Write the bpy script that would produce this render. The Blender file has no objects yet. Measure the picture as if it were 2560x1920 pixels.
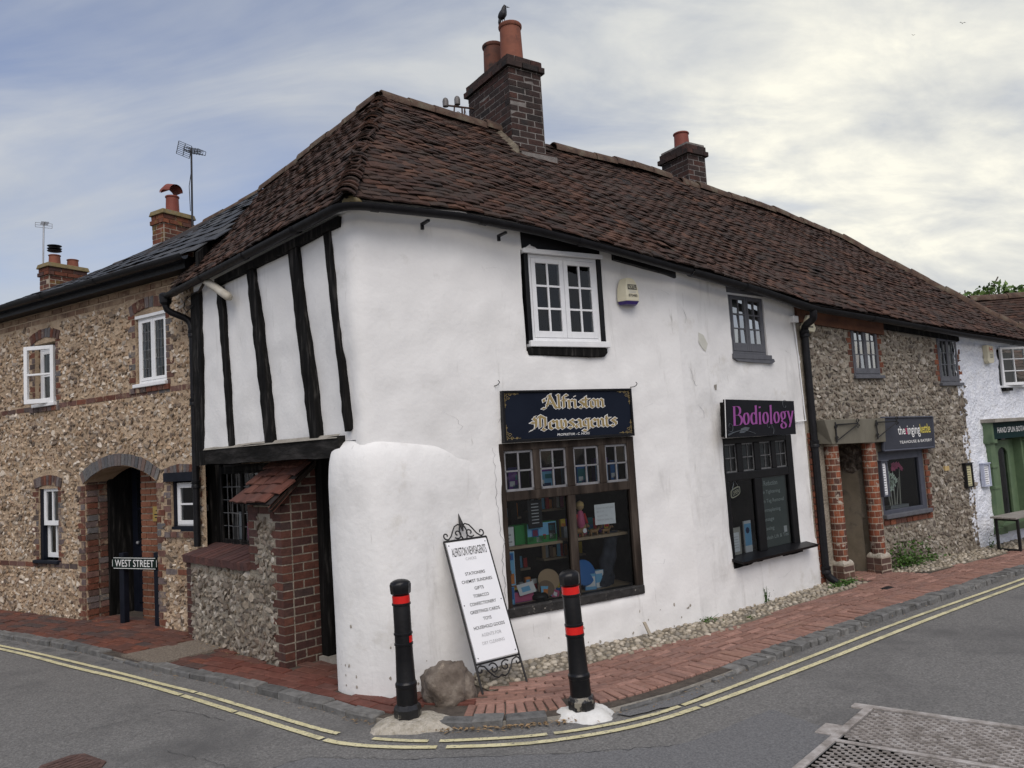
import bpy, math, random
import numpy as np
from mathutils import Matrix, Vector, noise
random.seed(7); RNG = np.random.default_rng(7)
sc = bpy.context.scene
col = sc.collection
rad = math.radians

# ------------------------------------------------------------------ camera
CAM = np.array([0, 0, 1.8])
_r, _p = rad(3.46), rad(4.66)
_F = Vector((0, math.cos(_p), math.sin(_p))); _U0 = Vector((0, -math.sin(_p), math.cos(_p))); _R0 = Vector((1, 0, 0))
_R = math.cos(_r)*_R0 - math.sin(_r)*_U0; _U = math.sin(_r)*_R0 + math.cos(_r)*_U0
cd = bpy.data.cameras.new('camera'); cam = bpy.data.objects.new('camera', cd); col.objects.link(cam)
cam.matrix_world = Matrix(((_R.x, _U.x, -_F.x, CAM[0]), (_R.y, _U.y, -_F.y, CAM[1]), (_R.z, _U.z, -_F.z, CAM[2]), (0, 0, 0, 1)))
cd.sensor_fit = 'HORIZONTAL'; cd.sensor_width = 36; cd.lens = 36*1922/2560
cd.clip_start = .05; cd.clip_end = 3000
sc.camera = cam

# ------------------------------------------------------------------ sky, fill lamp, exposure
FILL_EL, FILL_AZ = rad(50), rad(172)     # azimuth measured clockwise from +Y
world = bpy.data.worlds.new('World'); sc.world = world; world.use_nodes = True
def sky():
    nt = world.node_tree; N = nt.nodes; L = nt.links; N.clear()
    def nd(t, **k):
        n = N.new(t)
        for a, b in k.items(): setattr(n, a, b)
        return n
    def mth(op, a, b=None, clamp=False):
        n = nd('ShaderNodeMath', operation=op, use_clamp=clamp)
        for i, v in enumerate((a, b)):
            if v is None: continue
            if isinstance(v, (int, float)): n.inputs[i].default_value = v
            else: L.new(v, n.inputs[i])
        return n.outputs[0]
    def ramp(src, stops):
        n = nd('ShaderNodeValToRGB'); e = n.color_ramp.elements
        while len(e) < len(stops): e.new(.5)
        for q, (p, c) in zip(e, stops): q.position = p; q.color = (*c, 1) if len(c) == 3 else c
        L.new(src, n.inputs[0]); return n.outputs[0]
    tc = nd('ShaderNodeTexCoord')
    sk = nd('ShaderNodeTexSky', sky_type='NISHITA'); sk.sun_disc = False; sk.sun_elevation = FILL_EL; sk.sun_rotation = FILL_AZ
    sk.air_density = 1.2; sk.dust_density = 1.5; sk.ozone_density = 1.2
    skm = nd('ShaderNodeMixRGB', blend_type='MULTIPLY'); skm.inputs[0].default_value = 1; L.new(sk.outputs[0], skm.inputs[1]); skm.inputs[2].default_value = (.140, .122, .128, 1)
    sep = nd('ShaderNodeSeparateXYZ'); L.new(tc.outputs['Generated'], sep.inputs[0])
    zz = mth('MAXIMUM', sep.outputs[2], .0); zz = mth('ADD', zz, .42)
    cx = mth('DIVIDE', sep.outputs[0], zz); cy = mth('DIVIDE', sep.outputs[1], zz)
    cmb = nd('ShaderNodeCombineXYZ'); L.new(cx, cmb.inputs[0]); L.new(cy, cmb.inputs[1])
    def cloud(rot, sx, sy, scale, det, rough, dist, off=0):
        m = nd('ShaderNodeMapping'); m.inputs['Rotation'].default_value = (0, 0, rot); m.inputs['Scale'].default_value = (sx, sy, 1); m.inputs['Location'].default_value = (off, off*.7, 0)
        L.new(cmb.outputs[0], m.inputs[0])
        t = nd('ShaderNodeTexNoise'); t.inputs['Scale'].default_value = scale; t.inputs['Detail'].default_value = det; t.inputs['Roughness'].default_value = rough; t.inputs['Distortion'].default_value = dist
        L.new(m.outputs[0], t.inputs['Vector']); return t.outputs['Fac']
    big = cloud(.5, 1, .8, 1.1, 5, .55, .5, 3.1)
    wisp = cloud(-.95, .75, 2.3, 2.2, 9, .57, .6, 1.7)
    fine = cloud(-.8, 1, 1.5, 4.2, 8, .58, .35, 6.3)
    # glow of the veiled sun, low to the right
    g = Vector((math.sin(rad(27))*math.cos(rad(17)), math.cos(rad(27))*math.cos(rad(17)), math.sin(rad(17))))
    dp = nd('ShaderNodeVectorMath', operation='DOT_PRODUCT'); L.new(tc.outputs['Generated'], dp.inputs[0]); dp.inputs[1].default_value = g
    glow = mth('MAXIMUM', dp.outputs['Value'], 0); g1 = mth('POWER', glow, 22); g2 = mth('POWER', glow, 4.0)
    cov = mth('ADD', mth('MULTIPLY', big, .75), mth('MULTIPLY', wisp, .75)); cov = mth('ADD', cov, mth('MULTIPLY', g2, .26))
    mask = ramp(cov, [(.60, (.12, .12, .12)), (.77, (.55, .55, .55)), (.98, (1, 1, 1))])
    shade = mth('ADD', mth('MULTIPLY', fine, .3), mth('MULTIPLY', wisp, .7))
    cc = ramp(shade, [(.28, (.43, .465, .525)), (.50, (.505, .535, .58)), (.72, (.595, .612, .63))])
    gl = nd('ShaderNodeMixRGB', blend_type='ADD'); gl.inputs[0].default_value = 1; L.new(cc, gl.inputs[1])
    gm = nd('ShaderNodeMixRGB', blend_type='MIX'); gm.inputs[1].default_value = (0, 0, 0, 1); gm.inputs[2].default_value = (.42, .37, .22, 1)
    gmod = mth('MULTIPLY', mth('ADD', g1, mth('MULTIPLY', mth('POWER', glow, 8), .13)), mth('MULTIPLY', mth('MULTIPLY', fine, mth('MULTIPLY', wisp, fine)), 5.2)); L.new(gmod, gm.inputs[0]); L.new(gm.outputs[0], gl.inputs[2])
    mx = nd('ShaderNodeMixRGB'); L.new(mask, mx.inputs[0]); L.new(skm.outputs[0], mx.inputs[1]); L.new(gl.outputs[0], mx.inputs[2])
    bg = nd('ShaderNodeBackground'); L.new(mx.outputs[0], bg.inputs[0]); bg.inputs[1].default_value = 0.80
    out = nd('ShaderNodeOutputWorld'); L.new(bg.outputs[0], out.inputs[0])
sky()
sd = bpy.data.lights.new('facade_fill', 'SUN'); sd.energy = 1.5; sd.angle = rad(50); sd.color = (1, .95, .87)  # added fill from behind the camera to brighten facades; the sun is ahead
facade_fill = bpy.data.objects.new('facade_fill', sd); col.objects.link(facade_fill)
_sd = Vector((math.sin(FILL_AZ)*math.cos(FILL_EL), math.cos(FILL_AZ)*math.cos(FILL_EL), math.sin(FILL_EL)))
facade_fill.rotation_euler = (-_sd).to_track_quat('-Z', 'Y').to_euler(); facade_fill.location = (0, -20, 30)
vs = sc.view_settings; vs.view_transform = 'Standard'; vs.look = 'None'; vs.exposure = 0.40; vs.gamma = 1; vs.use_curve_mapping = False

# ------------------------------------------------------------------ helpers
class Fr:
    """Wall frame: u along the wall to the right, z up, o outwards."""
    def __init__(s, A, u):
        s.A = np.array([A[0], A[1], 0.]); s.u = np.array([u[0], u[1], 0.]); s.u /= np.linalg.norm(s.u)
        s.n = np.array([s.u[1], -s.u[0], 0.])
    def P(s, u, z, o=0): return s.A + s.u*u + s.n*o + np.array([0, 0, z])
    def loc(s, x, y): q = np.array([x, y, 0]) - s.A; return q@s.u, q@s.n
    def mat(s): return np.stack([s.u, np.array([0, 0, 1.]), s.n], 1)     # local (x along, y up, z out)
def fr2(A, B): return Fr(A, (B[0]-A[0], B[1]-A[1]))
def az(a): return (math.sin(rad(a)), math.cos(rad(a)))

WA, WB, WC, WD = (-.047, 6.681), (1.709, 7.691), (3.418, 9.092), (6.324, 10.891)
W1, W2, W3 = fr2(WA, WB), fr2(WB, WC), fr2(WC, WD)
W4 = Fr(WD, az(57)); MF = fr2(WA, WD)
T = Fr((-4.0076, 9.2043), (.71325, -.70091))
CT = Fr((-8.8958, 11.8069), (.85264, -.52250))
GR = Fr((0, 0), (1, 0))                     # o = -y

def new_mesh(name, V, F, tint=None, smooth=False):
    me = bpy.data.meshes.new(name)
    V = np.asarray(V, dtype=np.float32).reshape(-1, 3)
    lens = np.fromiter((len(f) for f in F), np.int32, len(F))
    lp = np.fromiter((i for f in F for i in f), np.int32, int(lens.sum()))
    return np_mesh(me, V, lp, lens, tint, smooth)
def np_mesh(me, V, lp, lens, tint=None, smooth=False):
    me.vertices.add(len(V)); me.vertices.foreach_set('co', np.ascontiguousarray(V, np.float32).ravel())
    me.loops.add(len(lp)); me.loops.foreach_set('vertex_index', np.ascontiguousarray(lp, np.int32))
    me.polygons.add(len(lens)); st = np.concatenate([[0], np.cumsum(lens)[:-1]]).astype(np.int32)
    me.polygons.foreach_set('loop_start', st); me.polygons.foreach_set('loop_total', np.ascontiguousarray(lens, np.int32))
    me.polygons.foreach_set('use_smooth', np.full(len(lens), bool(smooth)))
    me.update(calc_edges=True)
    if tint is not None:
        a = me.attributes.new('tint', 'FLOAT', 'POINT')
        t = np.full(len(V), tint, np.float32) if np.isscalar(tint) else np.asarray(tint, np.float32)
        a.data.foreach_set('value', t)
    return me
WL = {}          # world location of every parent
def wloc(o): return WL.get(o.name, np.zeros(3)) if o else np.zeros(3)
def link(name, data, parent=None, loc=(0, 0, 0), label=None, cat=None, group=None, kind=None):
    o = bpy.data.objects.new(name, data); col.objects.link(o)
    o.location = loc
    WL[o.name] = np.array(loc, float) + wloc(parent)
    if parent: o.parent = parent
    if label: o['label'] = label
    if cat: o['category'] = cat
    if group: o['group'] = group
    if kind: o['kind'] = kind
    return o
def thing(name, label, cat, loc, group=None):
    o = link(name, None, None, tuple(loc), label, cat, group); o.empty_display_size = .1; return o
class MB:
    def __init__(s): s.V = []; s.F = []; s.n = 0
    def add(s, V, F):
        V = [tuple(map(float, v)) for v in V]; s.V += V; s.F += [tuple(i+s.n for i in f) for f in F]; s.n += len(V); return s
    def box(s, fr, u0, u1, z0, z1, o0, o1, taper=0):
        P = fr.P; t = taper
        return s.add([P(u0, z0, o0), P(u1, z0, o0), P(u1, z0, o1), P(u0, z0, o1), P(u0+t, z1, o0+t), P(u1-t, z1, o0+t), P(u1-t, z1, o1-t), P(u0+t, z1, o1-t)],
                     [(0, 1, 2, 3), (4, 7, 6, 5), (0, 4, 5, 1), (1, 5, 6, 2), (2, 6, 7, 3), (3, 7, 4, 0)])
    def prism(s, fr, poly, o0, o1):
        """poly in (u,z), extruded along o"""
        n = len(poly)
        return s.add([fr.P(u, z, o0) for u, z in poly]+[fr.P(u, z, o1) for u, z in poly],
                     [tuple(range(n-1, -1, -1)), tuple(range(n, 2*n))]+[(i, (i+1) % n, n+(i+1) % n, n+i) for i in range(n)])
    def slab(s, poly, z0, z1):
        n = len(poly)
        return s.add([(x, y, z0) for x, y in poly]+[(x, y, z1) for x, y in poly],
                     [tuple(range(n-1, -1, -1)), tuple(range(n, 2*n))]+[(i, (i+1) % n, n+(i+1) % n, n+i) for i in range(n)])
    def quad(s, a, b, c, d): return s.add([a, b, c, d], [(0, 1, 2, 3)])
    def tube(s, pts, r, seg=8, cap=True, arc=None, up=None):
        pts = [Vector(p) for p in pts]; n = len(pts); rs = r if hasattr(r, '__len__') else [r]*n
        V = []; prev = None
        for i, p in enumerate(pts):
            t = (pts[min(i+1, n-1)]-pts[max(i-1, 0)]).normalized()
            if prev is None:
                a = Vector(up) if up is not None else (Vector((0, 0, 1)) if abs(t.z) < .9 else Vector((1, 0, 0)))
            else: a = prev
            x = (a - t*a.dot(t)).normalized(); prev = x; y = t.cross(x)
            for k in range(seg):
                an = 2*math.pi*k/seg if arc is None else arc[0]+(arc[1]-arc[0])*k/(seg-1)
                V.append(p+(x*math.cos(an)+y*math.sin(an))*rs[i])
        F = []
        m = seg if arc is None else seg-1
        for i in range(n-1):
            for k in range(m): k2 = (k+1) % seg; F.append((i*seg+k, i*seg+k2, (i+1)*seg+k2, (i+1)*seg+k))
        if cap and arc is None: F += [tuple(range(seg-1, -1, -1)), tuple((n-1)*seg+k for k in range(seg))]
        return s.add(V, F)
    def lathe(s, c, prof, seg=16, axis=(0, 0, 1), rot=0):
        ax = Vector(axis).normalized(); x = ax.orthogonal().normalized() if abs(ax.z) < .95 else Vector((1, 0, 0)); x = (x-ax*x.dot(ax)).normalized(); y = ax.cross(x); c = Vector(c)
        V = []; n = len(prof)
        for r, z in prof:
            for k in range(seg): a = 2*math.pi*k/seg+rot; V.append(c+ax*z+(x*math.cos(a)+y*math.sin(a))*r)
        F = [(i*seg+k, i*seg+(k+1) % seg, (i+1)*seg+(k+1) % seg, (i+1)*seg+k) for i in range(n-1) for k in range(seg)]
        F += [tuple(range(seg-1, -1, -1)), tuple((n-1)*seg+k for k in range(seg))]
        return s.add(V, F)
    def build(s, name, mat, parent=None, smooth=False, bevel=0, label=None, cat=None, group=None, kind=None, tint=None, loc=None, angle=None):
        V = np.array(s.V, float)
        base = wloc(parent)
        l = np.zeros(3)
        if loc is not None: l = np.array(loc, float)-base
        me = new_mesh(name, V-base-l, s.F, tint, smooth)
        me.materials.append(mat)
        o = link(name, me, parent, tuple(l), label, cat, group, kind)
        if smooth and angle is not None:
            try: me.set_sharp_from_angle(angle=rad(angle))
            except Exception: pass
        if bevel:
            b = o.modifiers.new('bevel', 'BEVEL'); b.width = bevel; b.segments = 2; b.limit_method = 'ANGLE'; b.angle_limit = rad(40)
        return o
def solo(name, mb, mat, label, cat, group=None, **k):
    V = np.array(mb.V); c = V.mean(0); c[2] = V[:, 2].min()
    return mb.build(name, mat, None, label=label, cat=cat, group=group, loc=c, **k)

# ---- many like pieces: the largest in view as objects, the rest joined
_Fn, _Rn, _Un = np.array(_F), np.array(_R), np.array(_U)
def inview(P):
    d = P-CAM; k = d@_Fn
    x = (d@_Rn)/np.maximum(k, .01)*1922/1280; y = (d@_Un)/np.maximum(k, .01)*1922/960
    return (k > .1) & (abs(x) < 1.03) & (abs(y) < 1.04)
def pieces(parent, name, variants, vidx, mats, mat, limit=300, smooth=False, many=None, weight=None):
    """variants: list of (V, F, tint); mats: (N,4,4) world matrices"""
    mats = np.asarray(mats); vidx = np.asarray(vidx); N = len(mats)
    if N == 0: return
    P = mats[:, :3, 3]; d = np.linalg.norm(P-CAM, axis=1)
    score = inview(P)/d**2
    if weight is not None: score = score*np.asarray(weight)
    order = np.argsort(-score); lim = min(limit, N)
    objs = [i for i in order[:lim] if score[i] > 0]
    rest = np.setdiff1d(np.arange(N), objs)
    base = wloc(parent); meshes = {}
    for i in objs:
        v = int(vidx[i])
        if v not in meshes:
            V, F, t = variants[v]; me = new_mesh(name, V, F, t, smooth); me.materials.append(mat); meshes[v] = me
        o = bpy.data.objects.new(name, meshes[v]); col.objects.link(o); o.parent = parent
        m = mats[i].copy(); m[:3, 3] -= base; o.matrix_basis = Matrix(m.tolist())
    if len(rest):
        Vs, Ls, Ns, Ts = [], [], [], []; off = 0
        for v in range(len(variants)):
            ii = rest[vidx[rest] == v]
            if not len(ii): continue
            V, F, t = variants[v]; V = np.asarray(V, float)
            W = np.einsum('nij,vj->nvi', mats[ii][:, :3, :3], V)+mats[ii][:, None, :3, 3]-base
            lens = np.array([len(f) for f in F]); lp = np.array([k for f in F for k in f])
            L2 = lp[None]+off+np.arange(len(ii))[:, None]*len(V)
            Vs.append(W.reshape(-1, 3)); Ls.append(L2.ravel()); Ns.append(np.tile(lens, len(ii))); Ts.append(np.full(len(ii)*len(V), t if t is not None else .5)); off += len(ii)*len(V)
        me = np_mesh(bpy.data.meshes.new(many or name+'s'), np.concatenate(Vs), np.concatenate(Ls), np.concatenate(Ns), np.concatenate(Ts), smooth)
        me.materials.append(mat); link(many or name+'s', me, parent, kind='stuff')
def M4(x, y, z, p):
    m = np.eye(4); m[:3, 0] = x; m[:3, 1] = y; m[:3, 2] = z; m[:3, 3] = p; return m
def rot3(ax, ang): return np.array(Matrix.Rotation(ang, 3, ax))
BOXF = [(0, 3, 2, 1), (4, 5, 6, 7), (0, 1, 5, 4), (1, 2, 6, 5), (2, 3, 7, 6), (3, 0, 4, 7)]
def boxv(x, y, z, j=0, tp=.0):
    """box centred on x,y; from -z/2 to z/2; front (z+) face a little smaller"""
    V = np.array([(-x/2, -y/2, -z/2), (x/2, -y/2, -z/2), (x/2, y/2, -z/2), (-x/2, y/2, -z/2), (-x/2+tp, -y/2+tp, z/2), (x/2-tp, -y/2+tp, z/2), (x/2-tp, y/2-tp, z/2), (-x/2+tp, y/2-tp, z/2)])
    return V+RNG.normal(0, j, V.shape) if j else V
def chbox(x, y, z, c, j=0):
    """box with chamfered front edges (26 tris)"""
    V = [(-x/2, -y/2, -z/2), (x/2, -y/2, -z/2), (x/2, y/2, -z/2), (-x/2, y/2, -z/2),
         (-x/2, -y/2, z/2-c), (x/2, -y/2, z/2-c), (x/2, y/2, z/2-c), (-x/2, y/2, z/2-c),
         (-x/2+c, -y/2+c, z/2), (x/2-c, -y/2+c, z/2), (x/2-c, y/2-c, z/2), (-x/2+c, y/2-c, z/2)]
    F = [(0, 3, 2, 1), (0, 1, 5, 4), (1, 2, 6, 5), (2, 3, 7, 6), (3, 0, 4, 7), (4, 5, 9, 8), (5, 6, 10, 9), (6, 7, 11, 10), (7, 4, 8, 11), (8, 9, 10, 11)]
    V = np.array(V)
    return (V+RNG.normal(0, j, V.shape) if j else V), F
def icos():
    t = (1+5**.5)/2
    V = np.array([(-1, t, 0), (1, t, 0), (-1, -t, 0), (1, -t, 0), (0, -1, t), (0, 1, t), (0, -1, -t), (0, 1, -t), (t, 0, -1), (t, 0, 1), (-t, 0, -1), (-t, 0, 1)], float)
    V /= np.linalg.norm(V[0])
    F = [(0, 11, 5), (0, 5, 1), (0, 1, 7), (0, 7, 10), (0, 10, 11), (1, 5, 9), (5, 11, 4), (11, 10, 2), (10, 7, 6), (7, 1, 8), (3, 9, 4), (3, 4, 2), (3, 2, 6), (3, 6, 8), (3, 8, 9), (4, 9, 5), (2, 4, 11), (6, 2, 10), (8, 6, 7), (9, 8, 1)]
    return V, F
def subdiv(V, F):
    V = [tuple(v) for v in V]; c = {}; out = []
    def mid(a, b):
        k = (min(a, b), max(a, b))
        if k not in c: m = (np.array(V[a])+np.array(V[b]))/2; V.append(tuple(m/np.linalg.norm(m))); c[k] = len(V)-1
        return c[k]
    for a, b, d in F: x, y, z = mid(a, b), mid(b, d), mid(d, a); out += [(a, x, z), (b, y, x), (d, z, y), (x, y, z)]
    return np.array(V), out
def rough_stone(jit, flat=.45):
    V, F = icos(); V = V*(1+RNG.normal(0, jit, (12, 1))); V = V@rot3('X', RNG.uniform(0, 6))@rot3('Z', RNG.uniform(0, 6)); V[:, 2] = np.clip(V[:, 2], -1, flat+RNG.uniform(-.1, .15))
    return V, F
def inpoly(x, y, poly):
    c = False; n = len(poly); j = n-1
    for i in range(n):
        xi, yi = poly[i]; xj, yj = poly[j]
        if (yi > y) != (yj > y) and x < (xj-xi)*(y-yi)/(yj-yi)+xi: c = not c
        j = i
    return c
def fbm(p, s, o=3): return noise.fractal(Vector((p[0]*s, p[1]*s, p[2]*s)), 1.0, 2.0, o)
def wall_grid(fr, u0, u1, z0, top, openings=(), res=.09, amp=.006, nscale=1.2, depth=.12, thick=True, shape=None, fade=None):
    """wavy wall sheet with openings; reveals go inwards by depth"""
    us = {u0, u1}; zs = {z0}
    zmin = min(top(u) for u in np.linspace(u0, u1, 20))
    for a, b, c, d in openings: us |= {a, b}; zs |= {c, d}
    def fill(S, hi):
        S = sorted(S | {hi}); out = []
        for a, b in zip(S[:-1], S[1:]):
            k = max(1, int(math.ceil((b-a)/res))); out += [a+(b-a)*i/k for i in range(k)]
        return out+[S[-1]]
    us = fill(us, u1); zs = fill({z for z in zs if z < zmin}, zmin-.001)+[None]
    mb = MB(); idx = {}; V = []; F = []
    def pt(i, j):
        if (i, j) not in idx:
            u = us[i]; z = zs[j] if zs[j] is not None else top(u)
            p = fr.P(u, z, 0); o = amp*fbm(p, nscale)+amp*.35*fbm(p, nscale*4)+(shape(u, z) if shape else 0)
            if fade: o *= fade(u)
            idx[i, j] = len(V); V.append(fr.P(u, z, o))
        return idx[i, j]
    for i in range(len(us)-1):
        for j in range(len(zs)-1):
            uc = (us[i]+us[i+1])/2; zc = (zs[j]+(zs[j+1] if zs[j+1] is not None else top(uc)))/2
            if any(a < uc < b and c < zc < d for a, b, c, d in openings): continue
            F.append((pt(i, j), pt(i+1, j), pt(i+1, j+1), pt(i, j+1)))
    mb.add(V, F)
    for a, b, c, d in openings:
        if a <= u0+1e-6: continue
        P = fr.P
        ii = [k for k, u in enumerate(us) if a-1e-6 <= u <= b+1e-6]; jj = [k for k, z in enumerate(zs) if z is not None and c-1e-6 <= z <= d+1e-6]
        for k0, k1 in zip(jj[:-1], jj[1:]):
            for i in (ii[0], ii[-1]):
                p, q = V[pt(i, k0)], V[pt(i, k1)]; mb.quad(p, q, P(us[i], zs[k1], -depth), P(us[i], zs[k0], -depth))
        for k0, k1 in zip(ii[:-1], ii[1:]):
            for j in (jj[0], jj[-1]):
                p, q = V[pt(k0, j)], V[pt(k1, j)]; mb.quad(p, q, P(us[k1], zs[j], -depth), P(us[k0], zs[j], -depth))
    return mb

# ------------------------------------------------------------------ materials
MATS = {}
def mat(name, cols, rough=.85, scale=6, bump=.15, bscale=60, tint=None, spec=.3, detail=5, metal=0, mixamt=1.0, bdist=.01, coords='pos', stops=None, extra=None, coat=0, stretch=None, blotch=None, streaks=None):
    """cols: ramp over noise; tint: ramp over the per-piece attribute, multiplied by the noise ramp"""
    m = bpy.data.materials.new(name); m.use_nodes = True; nt = m.node_tree; N = nt.nodes; L = nt.links
    b = N['Principled BSDF']; b.inputs['Roughness'].default_value = rough; b.inputs['Specular IOR Level'].default_value = spec; b.inputs['Metallic'].default_value = metal
    if coat: b.inputs['Coat Weight'].default_value = coat; b.inputs['Coat Roughness'].default_value = .15
    g = N.new('ShaderNodeNewGeometry'); src = g.outputs['Position']
    if stretch:
        mp = N.new('ShaderNodeMapping'); mp.inputs['Scale'].default_value = stretch; L.new(src, mp.inputs[0]); src = mp.outputs[0]
    def ramp(fac, cs, st=None, mode='LINEAR'):
        r = N.new('ShaderNodeValToRGB'); r.color_ramp.interpolation = mode; e = r.color_ramp.elements
        while len(e) < len(cs): e.new(.5)
        st = st or [i/(max(1, len(cs)-1)) for i in range(len(cs))]
        for q, c, p in zip(e, cs, st): q.position = p; q.color = (*c, 1)
        L.new(fac, r.inputs[0]); return r.outputs[0]
    n = N.new('ShaderNodeTexNoise'); n.inputs['Scale'].default_value = scale; n.inputs['Detail'].default_value = detail; n.inputs['Roughness'].default_value = .6; L.new(src, n.inputs['Vector'])
    if len(cols) == 1: c = None; cconst = cols[0]
    else:
        st = stops or [.3+.4*i/(len(cols)-1) for i in range(len(cols))]
        c = ramp(n.outputs['Fac'], cols, st)
    if tint:
        a = N.new('ShaderNodeAttribute'); a.attribute_name = 'tint'
        t = ramp(a.outputs['Fac'], tint)
        if c is not None:
            mx = N.new('ShaderNodeMixRGB'); mx.blend_type = 'MULTIPLY'; mx.inputs[0].default_value = mixamt; L.new(t, mx.inputs[1]); L.new(c, mx.inputs[2]); c = mx.outputs[0]
        else: c = t
    if blotch:                                     # (scale, colour, lo, hi): stains with a shape of their own
        for bs, bc, lo, hi in blotch:
            n3 = N.new('ShaderNodeTexNoise'); n3.inputs['Scale'].default_value = bs; n3.inputs['Detail'].default_value = 8; n3.inputs['Roughness'].default_value = .65; L.new(g.outputs['Position'], n3.inputs['Vector'])
            f = ramp(n3.outputs['Fac'], [(0, 0, 0), (1, 1, 1)], [lo, hi])
            mx = N.new('ShaderNodeMixRGB'); L.new(f, mx.inputs[0]); mx.inputs[2].default_value = (*bc, 1)
            if c is None: mx.inputs[1].default_value = (*cconst, 1)
            else: L.new(c, mx.inputs[1])
            c = mx.outputs[0]
    if streaks:                                    # dirt runs, drawn out downwards
        mp = N.new('ShaderNodeMapping'); mp.inputs['Scale'].default_value = (1, 1, .16); L.new(g.outputs['Position'], mp.inputs[0])
        for bs, bc, lo, hi in streaks:
            n3 = N.new('ShaderNodeTexNoise'); n3.inputs['Scale'].default_value = bs; n3.inputs['Detail'].default_value = 7; n3.inputs['Roughness'].default_value = .6; n3.inputs['Distortion'].default_value = .4; L.new(mp.outputs[0], n3.inputs['Vector'])
            f = ramp(n3.outputs['Fac'], [(0, 0, 0), (1, 1, 1)], [lo, hi]); mx = N.new('ShaderNodeMixRGB'); L.new(f, mx.inputs[0]); mx.inputs[2].default_value = (*bc, 1); L.new(c, mx.inputs[1]); c = mx.outputs[0]
    if extra: c = extra(nt, c, src)
    if c is None: b.inputs['Base Color'].default_value = (*cconst, 1)
    else: L.new(c, b.inputs['Base Color'])
    if bump:
        n2 = N.new('ShaderNodeTexNoise'); n2.inputs['Scale'].default_value = bscale; n2.inputs['Detail'].default_value = 4; L.new(src, n2.inputs['Vector'])
        bp = N.new('ShaderNodeBump'); bp.inputs['Strength'].default_value = bump; bp.inputs['Distance'].default_value = bdist; L.new(n2.outputs['Fac'], bp.inputs['Height']); L.new(bp.outputs[0], b.inputs['Normal'])
    MATS[name] = m; return m
def glass(name, refl=1.0, tintc=(.9, .95, .95)):
    m = bpy.data.materials.new(name); m.use_nodes = True; nt = m.node_tree; N = nt.nodes; L = nt.links; N.clear()
    fr = N.new('ShaderNodeFresnel'); fr.inputs[0].default_value = 1.52
    mu = N.new('ShaderNodeMath'); mu.operation = 'MULTIPLY'; mu.inputs[1].default_value = 1.15*refl; mu.use_clamp = True; L.new(fr.outputs[0], mu.inputs[0])
    tr = N.new('ShaderNodeBsdfTransparent'); tr.inputs[0].default_value = (*tintc, 1)
    gl = N.new('ShaderNodeBsdfGlossy'); gl.inputs['Roughness'].default_value = .03
    n = N.new('ShaderNodeTexNoise'); n.inputs['Scale'].default_value = 2.5; g = N.new('ShaderNodeNewGeometry'); L.new(g.outputs['Position'], n.inputs['Vector'])
    bp = N.new('ShaderNodeBump'); bp.inputs['Strength'].default_value = .12; bp.inputs['Distance'].default_value = .05; L.new(n.outputs['Fac'], bp.inputs['Height']); L.new(bp.outputs[0], gl.inputs['Normal'])
    mx = N.new('ShaderNodeMixShader'); L.new(mu.outputs[0], mx.inputs[0]); L.new(tr.outputs[0], mx.inputs[1]); L.new(gl.outputs[0], mx.inputs[2])
    o = N.new('ShaderNodeOutputMaterial'); L.new(mx.outputs[0], o.inputs[0]); return m

plaster = mat('white_limewash', [(.71, .705, .685), (.795, .79, .77), (.76, .755, .735)], rough=.85, scale=1.3, bump=.30, bscale=24, bdist=.010, streaks=[(5.5, (.55, .545, .52), .62, .80), (16, (.42, .41, .38), .68, .80)],
              blotch=[(3.2, (.62, .61, .57), .63, .80), (14, (.50, .49, .45), .72, .82)])
plaster_dirty = mat('stained_limewash', [(.66, .655, .635), (.78, .775, .755), (.725, .72, .70)], rough=.85, scale=1.7, bump=.38, bscale=20, bdist=.011, streaks=[(4.5, (.52, .51, .48), .58, .76), (14, (.38, .37, .34), .66, .78)],
              blotch=[(2.4, (.60, .58, .53), .58, .74), (17, (.42, .40, .36), .70, .80)])
rwhite = mat('rough_white_paint', [(.66, .69, .76), (.80, .82, .85)], rough=.7, scale=9, bump=1.0, bscale=26, bdist=.03)
soffit_m = mat('painted_soffit', [(.62, .62, .60), (.74, .74, .73)], scale=5)
timber = mat('tarred_oak', [(.003, .003, .003), (.010, .0095, .009), (.060, .056, .052)], stops=[.3, .54, .74], rough=.85, scale=22, bump=.7, bscale=30, bdist=.01, stretch=(1, 1, .12), spec=.12)
beam_m = mat('weathered_black_beam', [(.004, .004, .004), (.016, .015, .014), (.055, .051, .048)], spec=.12, rough=.75, scale=9, bump=.9, bscale=30, bdist=.012, stretch=(.25, .25, 1))
oldwood = mat('worn_brown_window_oak', [(.012, .009, .007), (.032, .024, .019), (.075, .06, .048)], spec=.15, rough=.75, scale=10, bump=.6, bscale=45, stretch=(1, 1, .15))
blackpaint = mat('black_gloss_paint', [(.004, .004, .005), (.008, .008, .009)], rough=.4, scale=12, bump=.1, bscale=30, spec=.22)
gutter_m = mat('black_gutter', [(.004, .004, .005), (.010, .010, .012)], rough=.45, scale=9, bump=.2, bscale=30, spec=.25)
whitepaint = mat('white_gloss_paint', [(.72, .73, .74), (.80, .81, .81)], rough=.4, scale=14, bump=.1, bscale=60, spec=.4, blotch=[(30, (.55, .53, .50), .70, .78)])
greypaint = mat('slate_grey_paint', [(.085, .088, .10), (.115, .118, .13)], rough=.5, scale=14, bump=.2, bscale=60)
bluegrey = mat('dark_blue_grey_paint', [(.055, .06, .08), (.075, .08, .10)], rough=.5, scale=12, bump=.15)
lead = mat('lead_came', [(.10, .10, .10), (.22, .22, .22)], rough=.5, scale=20, bump=0, metal=.4)
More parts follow.
